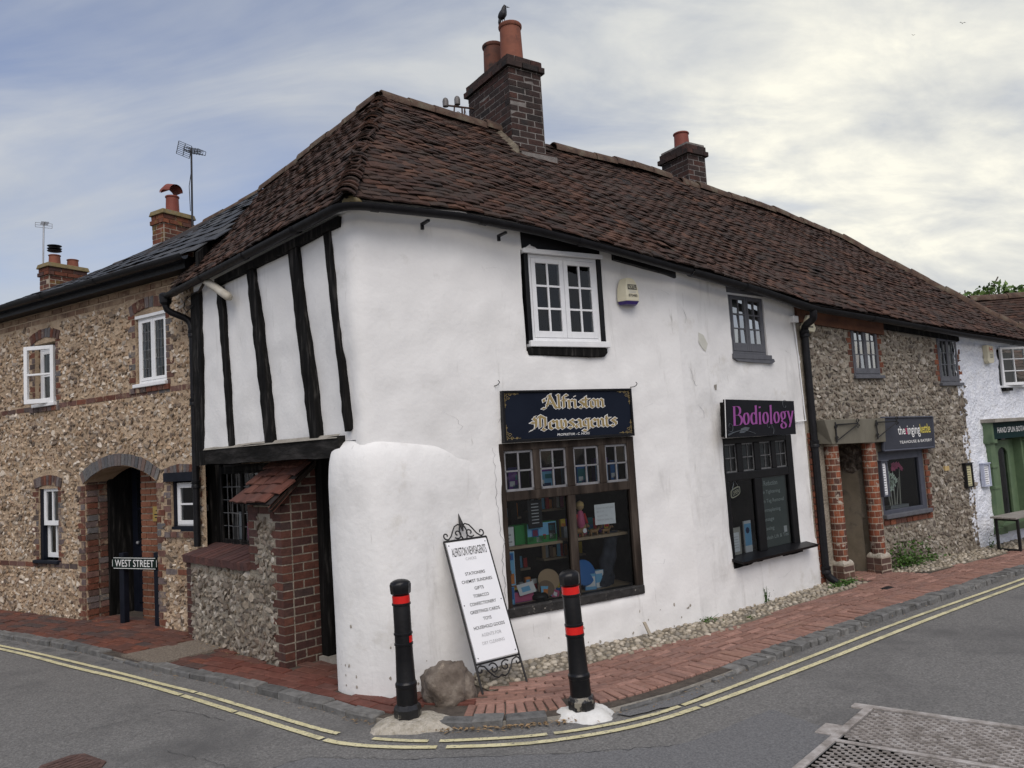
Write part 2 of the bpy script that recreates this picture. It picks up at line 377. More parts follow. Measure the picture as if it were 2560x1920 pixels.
leadsheet = mat('lead_flashing', [(.30, .33, .36), (.48, .50, .53)], rough=.55, scale=9, bump=.3, bscale=20)
pane = glass('window_glass'); pane_sky = glass('bright_reflecting_glass', 7.0); pane_dim = glass('old_window_glass', 1.0, (.8, .85, .85))
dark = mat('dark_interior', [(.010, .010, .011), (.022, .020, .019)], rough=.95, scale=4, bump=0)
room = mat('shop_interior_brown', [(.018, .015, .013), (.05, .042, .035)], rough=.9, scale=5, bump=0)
shelfwood = mat('pale_shelf_board', [(.26, .19, .12), (.36, .27, .18)], rough=.6, scale=8, bump=.1, stretch=(.2, 1, 1))
mortar_tan = mat('buff_lime_mortar', [(.31, .225, .148), (.43, .325, .22), (.50, .39, .28)], scale=5, bump=.9, bscale=40, bdist=.02, blotch=[(1.0, (.27, .20, .135), .52, .68), (30, (.22, .155, .10), .62, .72)])
mortar_grey = mat('grey_lime_mortar', [(.19, .165, .13), (.27, .24, .19), (.33, .295, .24)], scale=6, bump=.9, bscale=40, bdist=.02)
mortar_br = mat('brick_mortar', [(.30, .25, .19), (.44, .38, .30)], scale=14, bump=.6, bscale=60)
mortar_dk = mat('sooty_mortar', [(.13, .118, .108), (.24, .222, .205)], scale=14, bump=.6, bscale=60)
FL_W = [(.42, .32, .215), (.20, .135, .085), (.52, .46, .38), (.10, .072, .05), (.47, .37, .26), (.28, .20, .14), (.075, .06, .05), (.44, .32, .21), (.60, .55, .48), (.17, .11, .07), (.40, .29, .19)]
FL_G = [(.27, .23, .18), (.13, .105, .083), (.40, .365, .31), (.19, .155, .12), (.085, .072, .062), (.34, .30, .245), (.155, .122, .096), (.48, .45, .40), (.23, .195, .15), (.11, .092, .078)]
flint_w = mat('warm_flint', [(.85, .84, .82), (1.25, 1.23, 1.2)], rough=.65, scale=26, bump=.5, bscale=80, tint=FL_W, spec=.4)
flint_g = mat('grey_flint', [(.62, .61, .595), (1.12, 1.10, 1.07)], rough=.6, scale=26, bump=.5, bscale=80, tint=FL_G, spec=.4)
BR_R = [(.20, .066, .036), (.14, .05, .03), (.24, .085, .045), (.10, .045, .033), (.17, .06, .036), (.085, .05, .045), (.19, .075, .045)]
BR_M = [(.17, .062, .038), (.11, .045, .03), (.135, .135, .14), (.15, .06, .04), (.09, .075, .07), (.19, .07, .042), (.16, .16, .165)]
BR_D = [(.050, .029, .024), (.034, .025, .023), (.070, .033, .026), (.025, .021, .020), (.056, .034, .029), (.040, .027, .024)]
BR_O = [(.24, .072, .036), (.17, .056, .032), (.29, .095, .046), (.21, .08, .048), (.13, .055, .038), (.09, .05, .04)]
BR_P = [(.12, .048, .034), (.085, .037, .029), (.14, .058, .042), (.07, .034, .03), (.10, .046, .036), (.06, .042, .040)]
brick_r = mat('red_brick', [(.65, .64, .63), (1.1, 1.08, 1.05)], scale=20, bump=.6, bscale=70, tint=BR_R, blotch=[(9, (.23, .19, .15), .68, .80)])
brick_m = mat('red_and_grey_brick', [(.65, .64, .63), (1.1, 1.08, 1.05)], scale=20, bump=.6, bscale=70, tint=BR_M, blotch=[(6, (.31, .235, .16), .55, .66)])
brick_d = mat('sooty_brick', [(.6, .6, .6), (1.2, 1.15, 1.1)], scale=14, bump=.7, bscale=60, tint=BR_D, blotch=[(6, (.022, .020, .019), .55, .72)])
brick_o = mat('orange_brick', [(.6, .6, .6), (1.15, 1.1, 1.05)], scale=14, bump=.7, bscale=60, tint=BR_O, blotch=[(9, (.42, .38, .31), .58, .65), (5, (.10, .07, .055), .58, .72)])
brick_pier = mat('dark_red_brick', [(.62, .62, .62), (1.15, 1.1, 1.05)], scale=18, bump=.6, bscale=70, tint=BR_P)
brick_lich = mat('lichened_brick', [(.6, .6, .6), (1.15, 1.1, 1.05)], scale=14, bump=.7, bscale=60, tint=BR_R, blotch=[(5, (.17, .13, .035), .56, .68)])
TILE = [(.060, .031, .022), (.043, .025, .019), (.076, .037, .025), (.048, .031, .024), (.100, .050, .032), (.032, .022, .018), (.058, .040, .031), (.048, .027, .020)]
tile_m = mat('old_clay_tile', [(.62, .62, .62), (.90, .90, .90), (1.25, 1.22, 1.2)], rough=.9, scale=11, bump=.9, bscale=55, bdist=.012, tint=TILE,
             blotch=[(5.5, (.070, .066, .050), .62, .74), (24, (.20, .18, .15), .70, .78), (3.0, (.022, .019, .018), .58, .74)])
ridge_m = mat('lichened_ridge_tile', [(.045, .031, .026), (.095, .060, .043), (.13, .11, .08)], rough=.9, scale=7, bump=.8, bscale=40, blotch=[(6, (.17, .15, .105), .58, .72)])
hip_m = mat('bonnet_hip_tile', [(.030, .020, .018), (.060, .034, .027), (.085, .048, .036)], rough=.9, scale=6, bump=.8, bscale=40, tint=[(.8, .8, .8), (1.2, 1.1, 1.05)], blotch=[(7, (.10, .095, .07), .60, .72)])
roofbase = mat('roof_underlay', [(.018, .014, .013), (.03, .024, .022)], bump=0)
slate = mat('welsh_slate', [(.6, .6, .6), (1.2, 1.2, 1.2)], rough=.55, scale=10, bump=.4, bscale=40, tint=[(.030, .032, .036), (.045, .047, .052), (.024, .026, .03), (.055, .055, .056)], blotch=[(5, (.075, .075, .06), .64, .75)])
porchtile = mat('porch_clay_tile', [(.7, .68, .66), (1.15, 1.1, 1.1)], rough=.8, scale=12, bump=.5, bscale=50, tint=[(.135, .052, .036), (.09, .045, .037), (.16, .068, .046), (.105, .052, .042)])
pot_m = mat('terracotta_pot', [(.145, .055, .036), (.225, .082, .050), (.19, .07, .043)], rough=.75, scale=5, bump=.2, blotch=[(4, (.06, .04, .034), .58, .74)])
potdark = mat('sooted_terracotta_pot', [(.10, .046, .034), (.19, .068, .04)], rough=.8, scale=5, bump=.2, blotch=[(5, (.03, .026, .024), .48, .66)])
potred = mat('red_clay_pot', [(.17, .045, .032), (.22, .06, .04)], rough=.6, scale=7, bump=.15)
lichen = mat('lichened_cement', [(.12, .10, .06), (.20, .155, .07), (.17, .15, .115)], scale=9, bump=.6, bscale=40)
cement = mat('grey_cement', [(.22, .20, .17), (.33, .31, .27)], scale=9, bump=.7, bscale=50)
render_m = mat('stained_brown_render', [(.17, .145, .105), (.25, .215, .16), (.21, .185, .15)], scale=3, bump=.4, bscale=30, blotch=[(3, (.10, .085, .07), .56, .70)])
lintel_m = mat('mossy_concrete', [(.125, .115, .088), (.18, .168, .132)], scale=6, bump=.3, bscale=40, stretch=(1, 1, .3))
asphalt = mat('asphalt', [(.085, .083, .079), (.165, .161, .153), (.275, .267, .252)], rough=.9, scale=70, bump=.75, bscale=130, bdist=.008, detail=9, spec=.25, stops=[.25, .5, .75],
              blotch=[(.7, (.105, .103, .100), .50, .68), (190, (.34, .335, .32), .69, .76), (230, (.022, .022, .024), .68, .76), (1.6, (.21, .205, .195), .62, .78)])
asphalt_new = mat('dark_asphalt_patch', [(.088, .088, .090), (.152, .152, .153), (.23, .23, .228)], rough=.9, scale=80, bump=.75, bscale=130, bdist=.008, detail=8, spec=.25, stops=[.25, .5, .75], blotch=[(190, (.26, .26, .26), .70, .77)])
yellow = mat('worn_yellow_paint', [(.56, .51, .29), (.68, .63, .40)], rough=.8, scale=9, bump=.6, bscale=110, bdist=.006, blotch=[(45, (.16, .15, .12), .56, .66), (5, (.36, .335, .22), .52, .68), (14, (.20, .19, .16), .64, .70)])
paver_r = mat('pink_brick_paver', [(.72, .71, .70), (1.12, 1.1, 1.1)], rough=.85, scale=16, bump=.5, bscale=80, tint=[(.30, .168, .128), (.24, .135, .105), (.345, .20, .158), (.22, .13, .105), (.28, .165, .133)], blotch=[(7, (.27, .20, .16), .62, .75), (2, (.28, .17, .125), .56, .72)])
paver_l = mat('dark_red_brick_paver', [(.68, .67, .66), (1.15, 1.12, 1.1)], rough=.8, scale=14, bump=.5, bscale=70, tint=[(.135, .058, .042), (.095, .052, .044), (.18, .066, .042), (.075, .056, .052), (.16, .078, .058), (.11, .05, .038)], blotch=[(6, (.09, .075, .066), .60, .75)])
paver_h = mat('bright_red_quarry_paver', [(.7, .68, .66), (1.12, 1.1, 1.1)], rough=.75, scale=14, bump=.4, bscale=70, tint=[(.155, .054, .038), (.115, .046, .036), (.18, .070, .050), (.13, .062, .050)], blotch=[(6, (.10, .07, .055), .64, .78)])
pave_base = mat('pavement_bedding', [(.055, .045, .038), (.11, .09, .072)], scale=16, bump=.7, bscale=80)
kerb_m = mat('dark_kerb_sett', [(.6, .6, .6), (1.2, 1.2, 1.2)], rough=.8, scale=14, bump=.6, bscale=55, tint=[(.16, .158, .152), (.12, .12, .118), (.205, .20, .188), (.105, .104, .10), (.18, .178, .17)], blotch=[(9, (.17, .165, .145), .60, .74)])
cobble_bed = mat('cobble_mortar_bed', [(.13, .112, .085), (.24, .21, .16)], scale=14, bump=1, bscale=70, bdist=.02)
cobble_m = mat('beach_pebble', [(.75, .75, .75), (1.12, 1.12, 1.1)], rough=.6, scale=30, bump=.3, bscale=90, tint=[(.42, .36, .27), (.28, .24, .18), (.56, .50, .41), (.20, .18, .15), (.38, .33, .26), (.17, .165, .16), (.48, .43, .34)])
concrete_pad = mat('rough_concrete', [(.30, .27, .21), (.42, .385, .32), (.50, .46, .39)], scale=22, bump=1, bscale=60, bdist=.02)
white_pad = mat('whitened_concrete', [(.55, .54, .50), (.72, .72, .70)], scale=9, bump=.6, bscale=40, blotch=[(9, (.33, .31, .27), .62, .72)])
boulder_m = mat('sandstone_boulder', [(.075, .058, .045), (.145, .118, .095), (.26, .225, .185)], rough=.8, scale=6, bump=.8, bscale=26, bdist=.02, blotch=[(9, (.33, .28, .22), .60, .72), (4, (.085, .06, .045), .60, .75)])
bollard_m = mat('black_cast_iron', [(.004, .004, .005), (.009, .009, .010)], rough=.32, scale=10, bump=.12, bscale=40, spec=.3, blotch=[(26, (.10, .095, .085), .74, .79)])
bollard_base = mat('chipped_black_iron', [(.007, .007, .008), (.015, .015, .016)], rough=.35, scale=10, bump=.3, bscale=40, spec=.5, blotch=[(11, (.22, .20, .16), .57, .62)])
redband = mat('red_reflective_band', [(.55, .008, .006), (.68, .014, .010)], rough=.35, scale=12, bump=0, spec=.5)
iron = mat('wrought_iron', [(.010, .010, .011), (.022, .021, .021)], rough=.5, scale=14, bump=.2)
castiron = mat('worn_cover_iron', [(.17, .15, .13), (.33, .30, .275), (.48, .455, .43)], rough=.5, scale=14, bump=.4, bscale=50, spec=.5)
cover_dark = mat('cover_dark_ground', [(.10, .09, .082), (.20, .18, .165)], rough=.7, scale=30, bump=.3)
cover_rust = mat('rusted_cover', [(.065, .04, .034), (.14, .085, .07)], rough=.7, scale=20, bump=.5)
navy = mat('navy_door_paint', [(.005, .007, .012), (.010, .012, .020)], rough=.5, scale=10, bump=.1, spec=.15)
brass = mat('brass_plate', [(.45, .31, .09), (.55, .40, .14)], rough=.4, metal=.6, bump=0, scale=20)
signboard = mat('navy_sign_panel', [(.008, .011, .020), (.011, .015, .026)], rough=.5, bump=0, spec=.08, scale=3)
gold = mat('gold_leaf_lettering', [(.24, .18, .075), (.32, .245, .11)], rough=.5, bump=0, scale=8)
letter_w = mat('white_lettering', [(.74, .74, .72)], rough=.5, bump=0)
letter_k = mat('black_lettering', [(.012, .012, .013)], rough=.5, bump=0)
letter_g = mat('faded_grey_lettering', [(.33, .33, .34), (.55, .55, .56)], rough=.5, bump=0, scale=6)
letter_p = mat('purple_lettering', [(.25, .06, .24)], rough=.5, bump=0)
letter_pk = mat('pink_lettering', [(.42, .03, .10)], rough=.5, bump=0)
letter_y = mat('mustard_lettering', [(.62, .52, .09)], rough=.5, bump=0)
motif = mat('grey_flourish', [(.07, .08, .09)], rough=.5, bump=0)
saloon = mat('black_sign_panel', [(.006, .006, .008), (.009, .009, .011)], rough=.45, bump=0, spec=.1)
panelwhite = mat('white_sign_panel', [(.76, .77, .78), (.82, .82, .83)], rough=.4, bump=0, scale=3)
kettle_m = mat('charcoal_sign_panel', [(.042, .045, .056), (.050, .053, .066)], rough=.6, bump=0, spec=.12)
green_p = mat('sage_green_paint', [(.085, .135, .075), (.125, .18, .10)], rough=.5, scale=8, bump=.2)
teal = mat('dark_teal_fascia', [(.006, .022, .022), (.010, .03, .03)], rough=.55, bump=0, spec=.12)
streetgreen = mat('dark_green_plate', [(.005, .014, .010), (.008, .02, .015)], rough=.5, bump=0, spec=.12)
cream = mat('cream_plastic', [(.62, .58, .42), (.70, .66, .50)], rough=.4, bump=0, scale=6)
purple_pl = mat('purple_lens', [(.055, .035, .16)], rough=.25, bump=0)
paper = mat('paper', [(.70, .71, .73), (.78, .79, .80)], rough=.7, bump=0, scale=8)
alum = mat('aluminium', [(.40, .42, .44), (.55, .56, .58)], rough=.4, metal=.7, bump=0)
steel_dk = mat('dark_steel', [(.02, .02, .022), (.045, .045, .048)], rough=.5, metal=.3, bump=0)
insul = mat('grey_porcelain', [(.11, .105, .10), (.18, .17, .165)], rough=.4, bump=0, scale=20)
leaf_m = mat('leaf_green', [(.7, .7, .7), (1.2, 1.2, 1.1)], rough=.6, scale=8, bump=0, tint=[(.030, .075, .012), (.05, .11, .018), (.075, .14, .03), (.04, .085, .02)])
leaf_far = mat('tree_leaf', [(.7, .7, .7), (1.2, 1.2, 1.1)], rough=.6, scale=2, bump=0, tint=[(.050, .095, .018), (.085, .15, .03), (.12, .19, .045), (.06, .11, .025)])
bark = mat('bark', [(.05, .04, .03), (.11, .09, .07)], rough=.9, scale=8, bump=.8)
dead = mat('dry_litter', [(.20, .14, .08), (.34, .26, .16)], rough=.9, scale=30, bump=0, tint=[(.6, .6, .6), (1.3, 1.2, 1.1), (.8, .7, .6)])
blackbird = mat('black_plumage', [(.008, .008, .010), (.02, .02, .024)], rough=.5, bump=.2)
def flat(name, c, r=.5): return mat(name, [c], rough=r, bump=0)
P_ = {k: flat('packaging_'+k, c) for k, c in dict(green=(.03, .20, .05), blue=(.03, .13, .36), sky=(.16, .38, .58), purple=(.13, .04, .22), red=(.45, .03, .03), pink=(.45, .09, .18), white=(.62, .62, .62), grey=(.24, .25, .26), brown=(.16, .10, .06), black=(.015, .015, .016), yellow=(.55, .40, .05), orange=(.50, .17, .04), navy=(.015, .03, .09), teal=(.02, .15, .17), tan=(.33, .22, .12)).items()}
frosted = mat('grey_green_blind', [(.085, .105, .098), (.11, .13, .12)], rough=.5, bump=0, scale=3)
curtain = mat('pale_curtain', [(.30, .33, .33), (.42, .45, .45)], rough=.8, bump=0, scale=14, stretch=(6, 6, .3))
curtain_dk = mat('grey_curtain', [(.055, .060, .062), (.11, .115, .118)], rough=.8, bump=0, scale=14, stretch=(6, 6, .3))
# ------------------------------------------------------------------ lettering
_TX = {}
def text_raw(s, bold=.006):
    if s not in _TX:
        c = bpy.data.curves.new('lettering', 'FONT'); c.body = s; c.resolution_u = 3; c.offset = bold
        o = bpy.data.objects.new('lettering', c); col.objects.link(o)
        me = bpy.data.meshes.new_from_object(o.evaluated_get(bpy.context.evaluated_depsgraph_get()))
        V = np.array([v.co[:] for v in me.vertices]); F = [tuple(p.vertices) for p in me.polygons]
        bpy.data.objects.remove(o); bpy.data.curves.remove(c); bpy.data.meshes.remove(me); _TX[s] = (V, F)
    return _TX[s]
for _s in ['West Street'.upper(), 'PROPRIETOR - C. HICKS', 'ALFRISTON NEWSAGENTS', 'C.HICKS', 'STATIONERS', 'CHEMIST SUNDRIES', 'GIFTS', 'TOBACCO', 'CONFECTIONERY', 'GREETINGS CARDS', 'TOYS', 'HOUSEHOLD GOODS', 'AGENTS FOR', 'DRY CLEANING', 'HAND SPUN BOTANICS', 'the', 's', 'inging', 'kettle', 'TEAHOUSE & EATERY', 'OPEN', 'PLEASE DO NOT LEAN', 'BICYCLES', 'AGAINST THIS', 'WINDOW THANK YOU', 'NORTELL', '870485', 'Fat Reduction', 'Skin Tightening', 'Skin Tag Removal', 'Dermaplaning', 'Massage', 'Waxing', 'Eyelash Lift & Tint', 'H']: text_raw(_s)
def put_text(P3, s, u0, u1, z0, z1, mat, parent, off=.0, shear=0, name='lettering', label=None):
    """P3(u,z,o) -> world; fits the string's own box into u0..u1, z0..z1"""
    V, F = text_raw(s); lo, hi = V.min(0), V.max(0); q = (V-lo)/np.maximum(hi-lo, 1e-6)
    mb = MB(); mb.add([P3(u0+a*(u1-u0)+shear*b*(z1-z0), z0+b*(z1-z0), off) for a, b, _ in q], F)
    return mb.build(name, mat, parent, label=label)
def nib_quads(strokes, ang, w):
    v = np.array([math.cos(ang), math.sin(ang)])*w/2; out = []
    for st in strokes:
        for a, b in zip(st[:-1], st[1:]):
            a, b = np.array(a, float), np.array(b, float); q = [a-v, b-v, b+v, a+v]
            area = sum(q[i][0]*q[(i+1) % 4][1]-q[(i+1) % 4][0]*q[i][1] for i in range(4))
            if abs(area) < 1e-4:
                d = (b-a)/np.linalg.norm(b-a); pn = np.array([-d[1], d[0]])*w*.09; q = [a-pn, b-pn, b+pn, a+pn]
            elif area < 0: q = q[::-1]
            out.append(q)
    return out
def grow(q, d):
    n = 4; res = []
    for i in range(n):
        p0, p1, p2 = q[i-1], q[i], q[(i+1) % n]
        e1 = (p1-p0)/np.linalg.norm(p1-p0); e2 = (p2-p1)/np.linalg.norm(p2-p1); n1 = np.array([e1[1], -e1[0]]); n2 = np.array([e2[1], -e2[0]])
        b = n1+n2; k = b@b
        res.append(p1+(b*(2*d/k) if k > .35 else n1*d+n2*d))
    return res
def minim(x, top=1.): return [(x-.1, top-.05), (x, top-.16), (x, .16), (x+.1, .05)]
BL = {  # broad-nib black letter, x-height 1: (advance, strokes)
 'l': (.42, [[(-.1, 1.62), (0, 1.52), (0, .16), (.1, .05)]]),
 'i': (.42, [minim(0), [(-.04, 1.32), (.05, 1.42)]]),
 'f': (.50, [[(.36, 1.44), (.2, 1.6), (.02, 1.4), (.02, .1)], [(-.14, .98), (.30, .98)]]),
 'r': (.55, [minim(0), [(.0, .78), (.22, 1.0), (.36, .84)]]),
 's': (.58, [[(.42, .84), (.24, 1.0), (.02, .8), (.40, .42), (.40, .2), (.2, .0), (-.02, .16)]]),
 't': (.46, [[(0, 1.3), (0, .2), (.15, .02), (.28, .12)], [(-.14, .98), (.28, .98)]]),
 'o': (.70, [[(.2, 1.0), (0, .8), (0, .2), (.22, 0)], [(.22, 0), (.44, .2), (.44, .8), (.2, 1.0)]]),
 'n': (.76, [minim(0), [(0, .80), (.24, 1.0), (.44, .82), (.44, .16), (.54, .05)]]),
 'e': (.62, [[(.04, .48), (.42, .72), (.22, 1.0), (0, .8), (0, .2), (.2, 0), (.42, .16)]]),
 'w': (1.02, [[(-.1, .98), (0, .86), (0, .2), (.16, .0), (.36, .2), (.36, .9), (.3, 1.0)], [(.36, .2), (.52, 0), (.74, .2), (.74, .72), (.62, 1.0)]]),
 'a': (.70, [[(.0, .84), (.2, 1.0), (.42, .82), (.42, .16), (.52, .05)], [(.42, .56), (.1, .46), (0, .26), (.14, .02), (.42, .22)]]),
 'g': (.70, [[(.42, .9), (.2, 1.0), (0, .8), (0, .35), (.2, .18), (.42, .34)], [(.42, .95), (.42, -.2), (.2, -.42), (-.06, -.26)], [(.36, 1.0), (.56, 1.04)]]),
 'A': (1.25, [[(-.22, .10), (-.02, .02), (.16, .28), (.50, 1.62)], [(.42, 1.62), (.92, .22), (1.06, .05)], [(.12, .55), (.80, .62)], [(.16, 1.30), (-.10, 1.12), (-.05, .85), (.14, .95)], [(.16, 1.30), (.42, 1.62)]]),
 'N': (1.35, [[(-.35, -.15), (-.05, .05), (.18, .3), (.22, 1.0), (.02, 1.3), (.2, 1.55)], [(.22, 1.1), (.52, 1.6), (.98, 1.25), (.98, .42), (.72, .05), (.95, -.1)], [(.55, 1.45), (.55, .25)], [(-.2, .85), (.1, .75)]]),
}
def _ell(cx, cy, rx, ry, a0=0, a1=360, n=14): return [(cx+rx*math.cos(rad(a0+(a1-a0)*i/n)), cy+ry*math.sin(rad(a0+(a1-a0)*i/n))) for i in range(n+1)]
SE = {  # flared serif italic
 'B': (1.0, [[(.1, 0), (.1, 1.5)], [(-.05, 1.5), (.45, 1.5)], [(-.05, 0), (.5, 0)], [(.1, .8), (.5, .8)], _ell(.42, 1.15, .28, .35, 90, -90), _ell(.48, .4, .36, .4, 90, -90)]),
 'o': (.78, [_ell(.3, .5, .26, .48)]),
 'd': (.84, [_ell(.3, .5, .26, .48, 40, 320), [(.56, 1.55), (.56, .05)], [(.46, 1.52), (.56, 1.55)], [(.56, .02), (.7, .06)]]),
 'i': (.44, [[(.12, 1.0), (.12, .0)], [(0, .98), (.12, 1.0)], [(.0, 0), (.26, 0)], [(.1, 1.32), (.16, 1.38), (.12, 1.44)]]),
 'l': (.44, [[(.12, 1.55), (.12, 0)], [(0, 1.53), (.12, 1.55)], [(0, 0), (.26, 0)]]),
 'g': (.80, [_ell(.28, .66, .22, .33), [(.2, .34), (.1, .2), (.2, .1), (.5, .06)], _ell(.28, -.2, .28, .24), [(.45, .9), (.66, 1.02)]]),
 'y': (.80, [[(.06, 1.0), (.32, .05)], [(-.06, 1.0), (.2, 1.0)], [(.62, 1.0), (.32, .05), (.14, -.36), (0, -.38)], [(.5, 1.0), (.74, 1.0)]]),
}
def nib_word(P3, word, table, u0, u1, z0, xh, ang, w, mats, parent, off, shear=0, outline=0):
    total = sum(table[c][0] for c in word)-.25; k = (u1-u0)/total; x = 0; quads = []
    for c in word:
        adv, st = table[c]; quads += [[(q[0]+x, q[1]) for q in s] for s in st]; x += adv
    qs = nib_quads(quads, ang, w)
    layers = ([(mats[1], outline, off)] if outline else [])+[(mats[0], 0, off+(.0022 if outline else 0))]
    for m, d, o in layers:
        mb = MB()
        for i, q in enumerate(qs):
            q2 = grow(q, d) if d else q
            mb.add([P3(u0+(p[0]+shear*p[1])*k, z0+p[1]*xh, o+i*.00003) for p in q2], [(0, 1, 2, 3)])
        mb.build('lettering' if m is mats[0] else 'lettering_outline', m, parent)

# ------------------------------------------------------------------ ground
RZ = -.05
road = MB().add([(-400, -400, RZ), (400, -400, RZ), (400, 400, RZ), (-400, 400, RZ)], [(0, 1, 2, 3)]).build('road', asphalt, kind='structure')
def chaikin(p, n=2):
    p = [np.array(q, float) for q in p]
    for _ in range(n):
        r = [p[0]]
        for a, b in zip(p[:-1], p[1:]): r += [a*.75+b*.25, a*.25+b*.75]
        p = r+[p[-1]]
    return np.array(p)
def resample(p, ds):
    p = np.asarray(p, float); L = np.concatenate([[0], np.cumsum(np.linalg.norm(np.diff(p, axis=0), axis=1))])
    s = np.arange(0, L[-1], ds); return np.stack([np.interp(s, L, p[:, k]) for k in range(p.shape[1])], 1)
KC = [(-12.5, 13.2), (-8.5, 10.62), (-6.096, 9.083), (-4.888, 8.309), (-4.377, 7.944), (-3.749, 7.45), (-3.249, 7.08), (-2.52, 6.588), (-1.833, 6.06), (-1.496, 5.79), (-1.22, 5.56), (-.98, 5.40), (-.627, 5.292), (-.25, 5.262), (.07, 5.285), (.45, 5.36), (.743, 5.475), (1.168, 5.76), (1.868, 6.31), (2.668, 6.92), (3.602, 7.63), (4.829, 8.51), (5.945, 9.3), (9.0, 11.4), (14, 14.9)]
KERB = resample(chaikin(KC, 2), .02)
def normals(p):
    t = np.gradient(p, axis=0); t /= np.linalg.norm(t, axis=1)[:, None]; k = 25; ker = np.ones(k)/k
    t = np.stack([np.convolve(np.pad(t[:, i], k//2, mode='edge'), ker, 'valid') for i in (0, 1)], 1); t /= np.linalg.norm(t, axis=1)[:, None]
    return t, np.stack([-t[:, 1], t[:, 0]], 1)
KT, KN = normals(KERB)
def offset_curve(d):
    q = KERB+KN*d; keep = np.ones(len(q), bool)
    dd = np.diff(q, axis=0); keep[1:] = (dd*KT[1:]).sum(1) > 0
    return q[keep]
# footprint of the buildings along the pavement
Pxy = lambda f, u, o=0: tuple(f.P(u, 0, o)[:2])
BUTT = [Pxy(T, 3.42, -.25), (-1.53, 6.24), (-1.475, 6.13), (-1.36, 6.03), (-1.15, 5.935), Pxy(W1, -1.20, .205), Pxy(W1, -.95, .185), Pxy(W1, -.70, .13), Pxy(W1, -.45, .06), Pxy(W1, -.18, -.004)]
FOOT = [Pxy(CT, -8), Pxy(CT, 4.1), Pxy(CT, 4.1, -.32), Pxy(CT, 5.56, -.32), Pxy(CT, 5.56), Pxy(CT, 6.3), Pxy(T, .92, .33), Pxy(T, 2.97, .33), Pxy(T, 2.97, -.2), Pxy(T, 3.42, -.2)]+BUTT[1:]+[WB, WC, Pxy(W3, .56), Pxy(W3, .56, -.6), Pxy(W3, 1.04, -.6), Pxy(W3, 1.04), WD, Pxy(W4, 8), (20, 40), (-20, 40)]
def cobble_zone(x, y):
    u, o = W1.loc(x, y)
    if -.55 < u < 2.0 and 0 <= o < .47-.05*u+.04*math.sin(5*u): return True
    u, o = W2.loc(x, y)
    if -.15 < u < 2.35 and -.05 <= o < .36+.03*math.sin(4*u): return True
    u, o = W3.loc(x, y)
    if -.2 < u < .55 and -.05 <= o < .42-.25*max(0, u): return True
    if 1.15 < u < 9 and -.05 <= o < min(.47, .1+1.2*(u-1.15))+.03*math.sin(5*u): return True
    return False
pav = MB()
inn = [KERB[i]+KN[i]*2.6 for i in range(0, len(KERB), 25)]; out = [KERB[i]+KN[i]*.03 for i in range(0, len(KERB), 25)]
poly = [tuple(p) for p in out]+[(20, 40), (-20, 40)]
pav.add([(x, y, -.016) for x, y in poly], [tuple(range(len(poly)))])
pavement = pav.build('pavement', pave_base, kind='structure')
# --- brick pavers laid in rows that follow the kerb
def pav_variant(x, y, c=.006): V, F = chbox(x, y, .05, c, .0012); return V, F
def paver_rows(name, matx, xr, rows, size, soldier=False, n=14, gap=.011, jitter=.0035, parent=pavement, zone=None, limit=300):
    var = []
    for i in range(n): V, F = pav_variant(size[0]-gap, size[1]-gap); var.append((V, F, RNG.uniform()))
    vi, mm = [], []
    for k, d in enumerate(rows):
        c = offset_curve(d); p = resample(c, size[0]); 
        if len(p) < 4: continue
        t, nn = normals2(p)
        for i in range(len(p)):
            q = p[i]+t[i]*(size[0]/2 if k % 2 else 0)
            if not (xr[0] < q[0] < xr[1]) or q[1] > 16: continue
            if inpoly(q[0], q[1], FOOT) or cobble_zone(q[0], q[1]): continue
            if zone and not zone(q[0], q[1], d): continue
            a = RNG.normal(0, .012); t3 = np.array([t[i][0], t[i][1], 0]); n3 = np.array([nn[i][0], nn[i][1], 0])
            x3 = t3*math.cos(a)+n3*math.sin(a); y3 = n3*math.cos(a)-t3*math.sin(a); z3 = np.array([RNG.normal(0, .008), RNG.normal(0, .008), 1])
            mm.append(M4(x3, y3, z3, (q[0], q[1], -.025+RNG.normal(0, jitter)))); vi.append(RNG.integers(n))
    pieces(parent, name, var, vi, mm, matx, limit)
def normals2(p):
    t = np.gradient(p, axis=0); t /= np.maximum(np.linalg.norm(t, axis=1), 1e-6)[:, None]; return t, np.stack([-t[:, 1], t[:, 0]], 1)
KW = .125
pads = [(-.80, 5.42, .30), (.36, 5.40, .24)]
def offpad(x, y): return all((x-a)**2+(y-b)**2 > (r*.82)**2 for a, b, r in pads)
def slabzone(x, y):      # worn concrete patch in the left-hand pavement
    return inpoly(x, y, SLAB)
SLAB = [(-3.98, 7.70), (-3.42, 7.28), (-2.98, 7.78), (-3.30, 8.28)]
# right: a soldier course by the kerb, then running bond
paver_rows('paver', paver_r, (-.45, 14), [KW+.115], (.070, .215), zone=lambda x, y, d: offpad(x, y))
paver_rows('paver', paver_r, (-.45, 14), [KW+.25+.068*i for i in range(22)], (.215, .068), zone=lambda x, y, d: offpad(x, y) and (x > -.35 or d < .5))
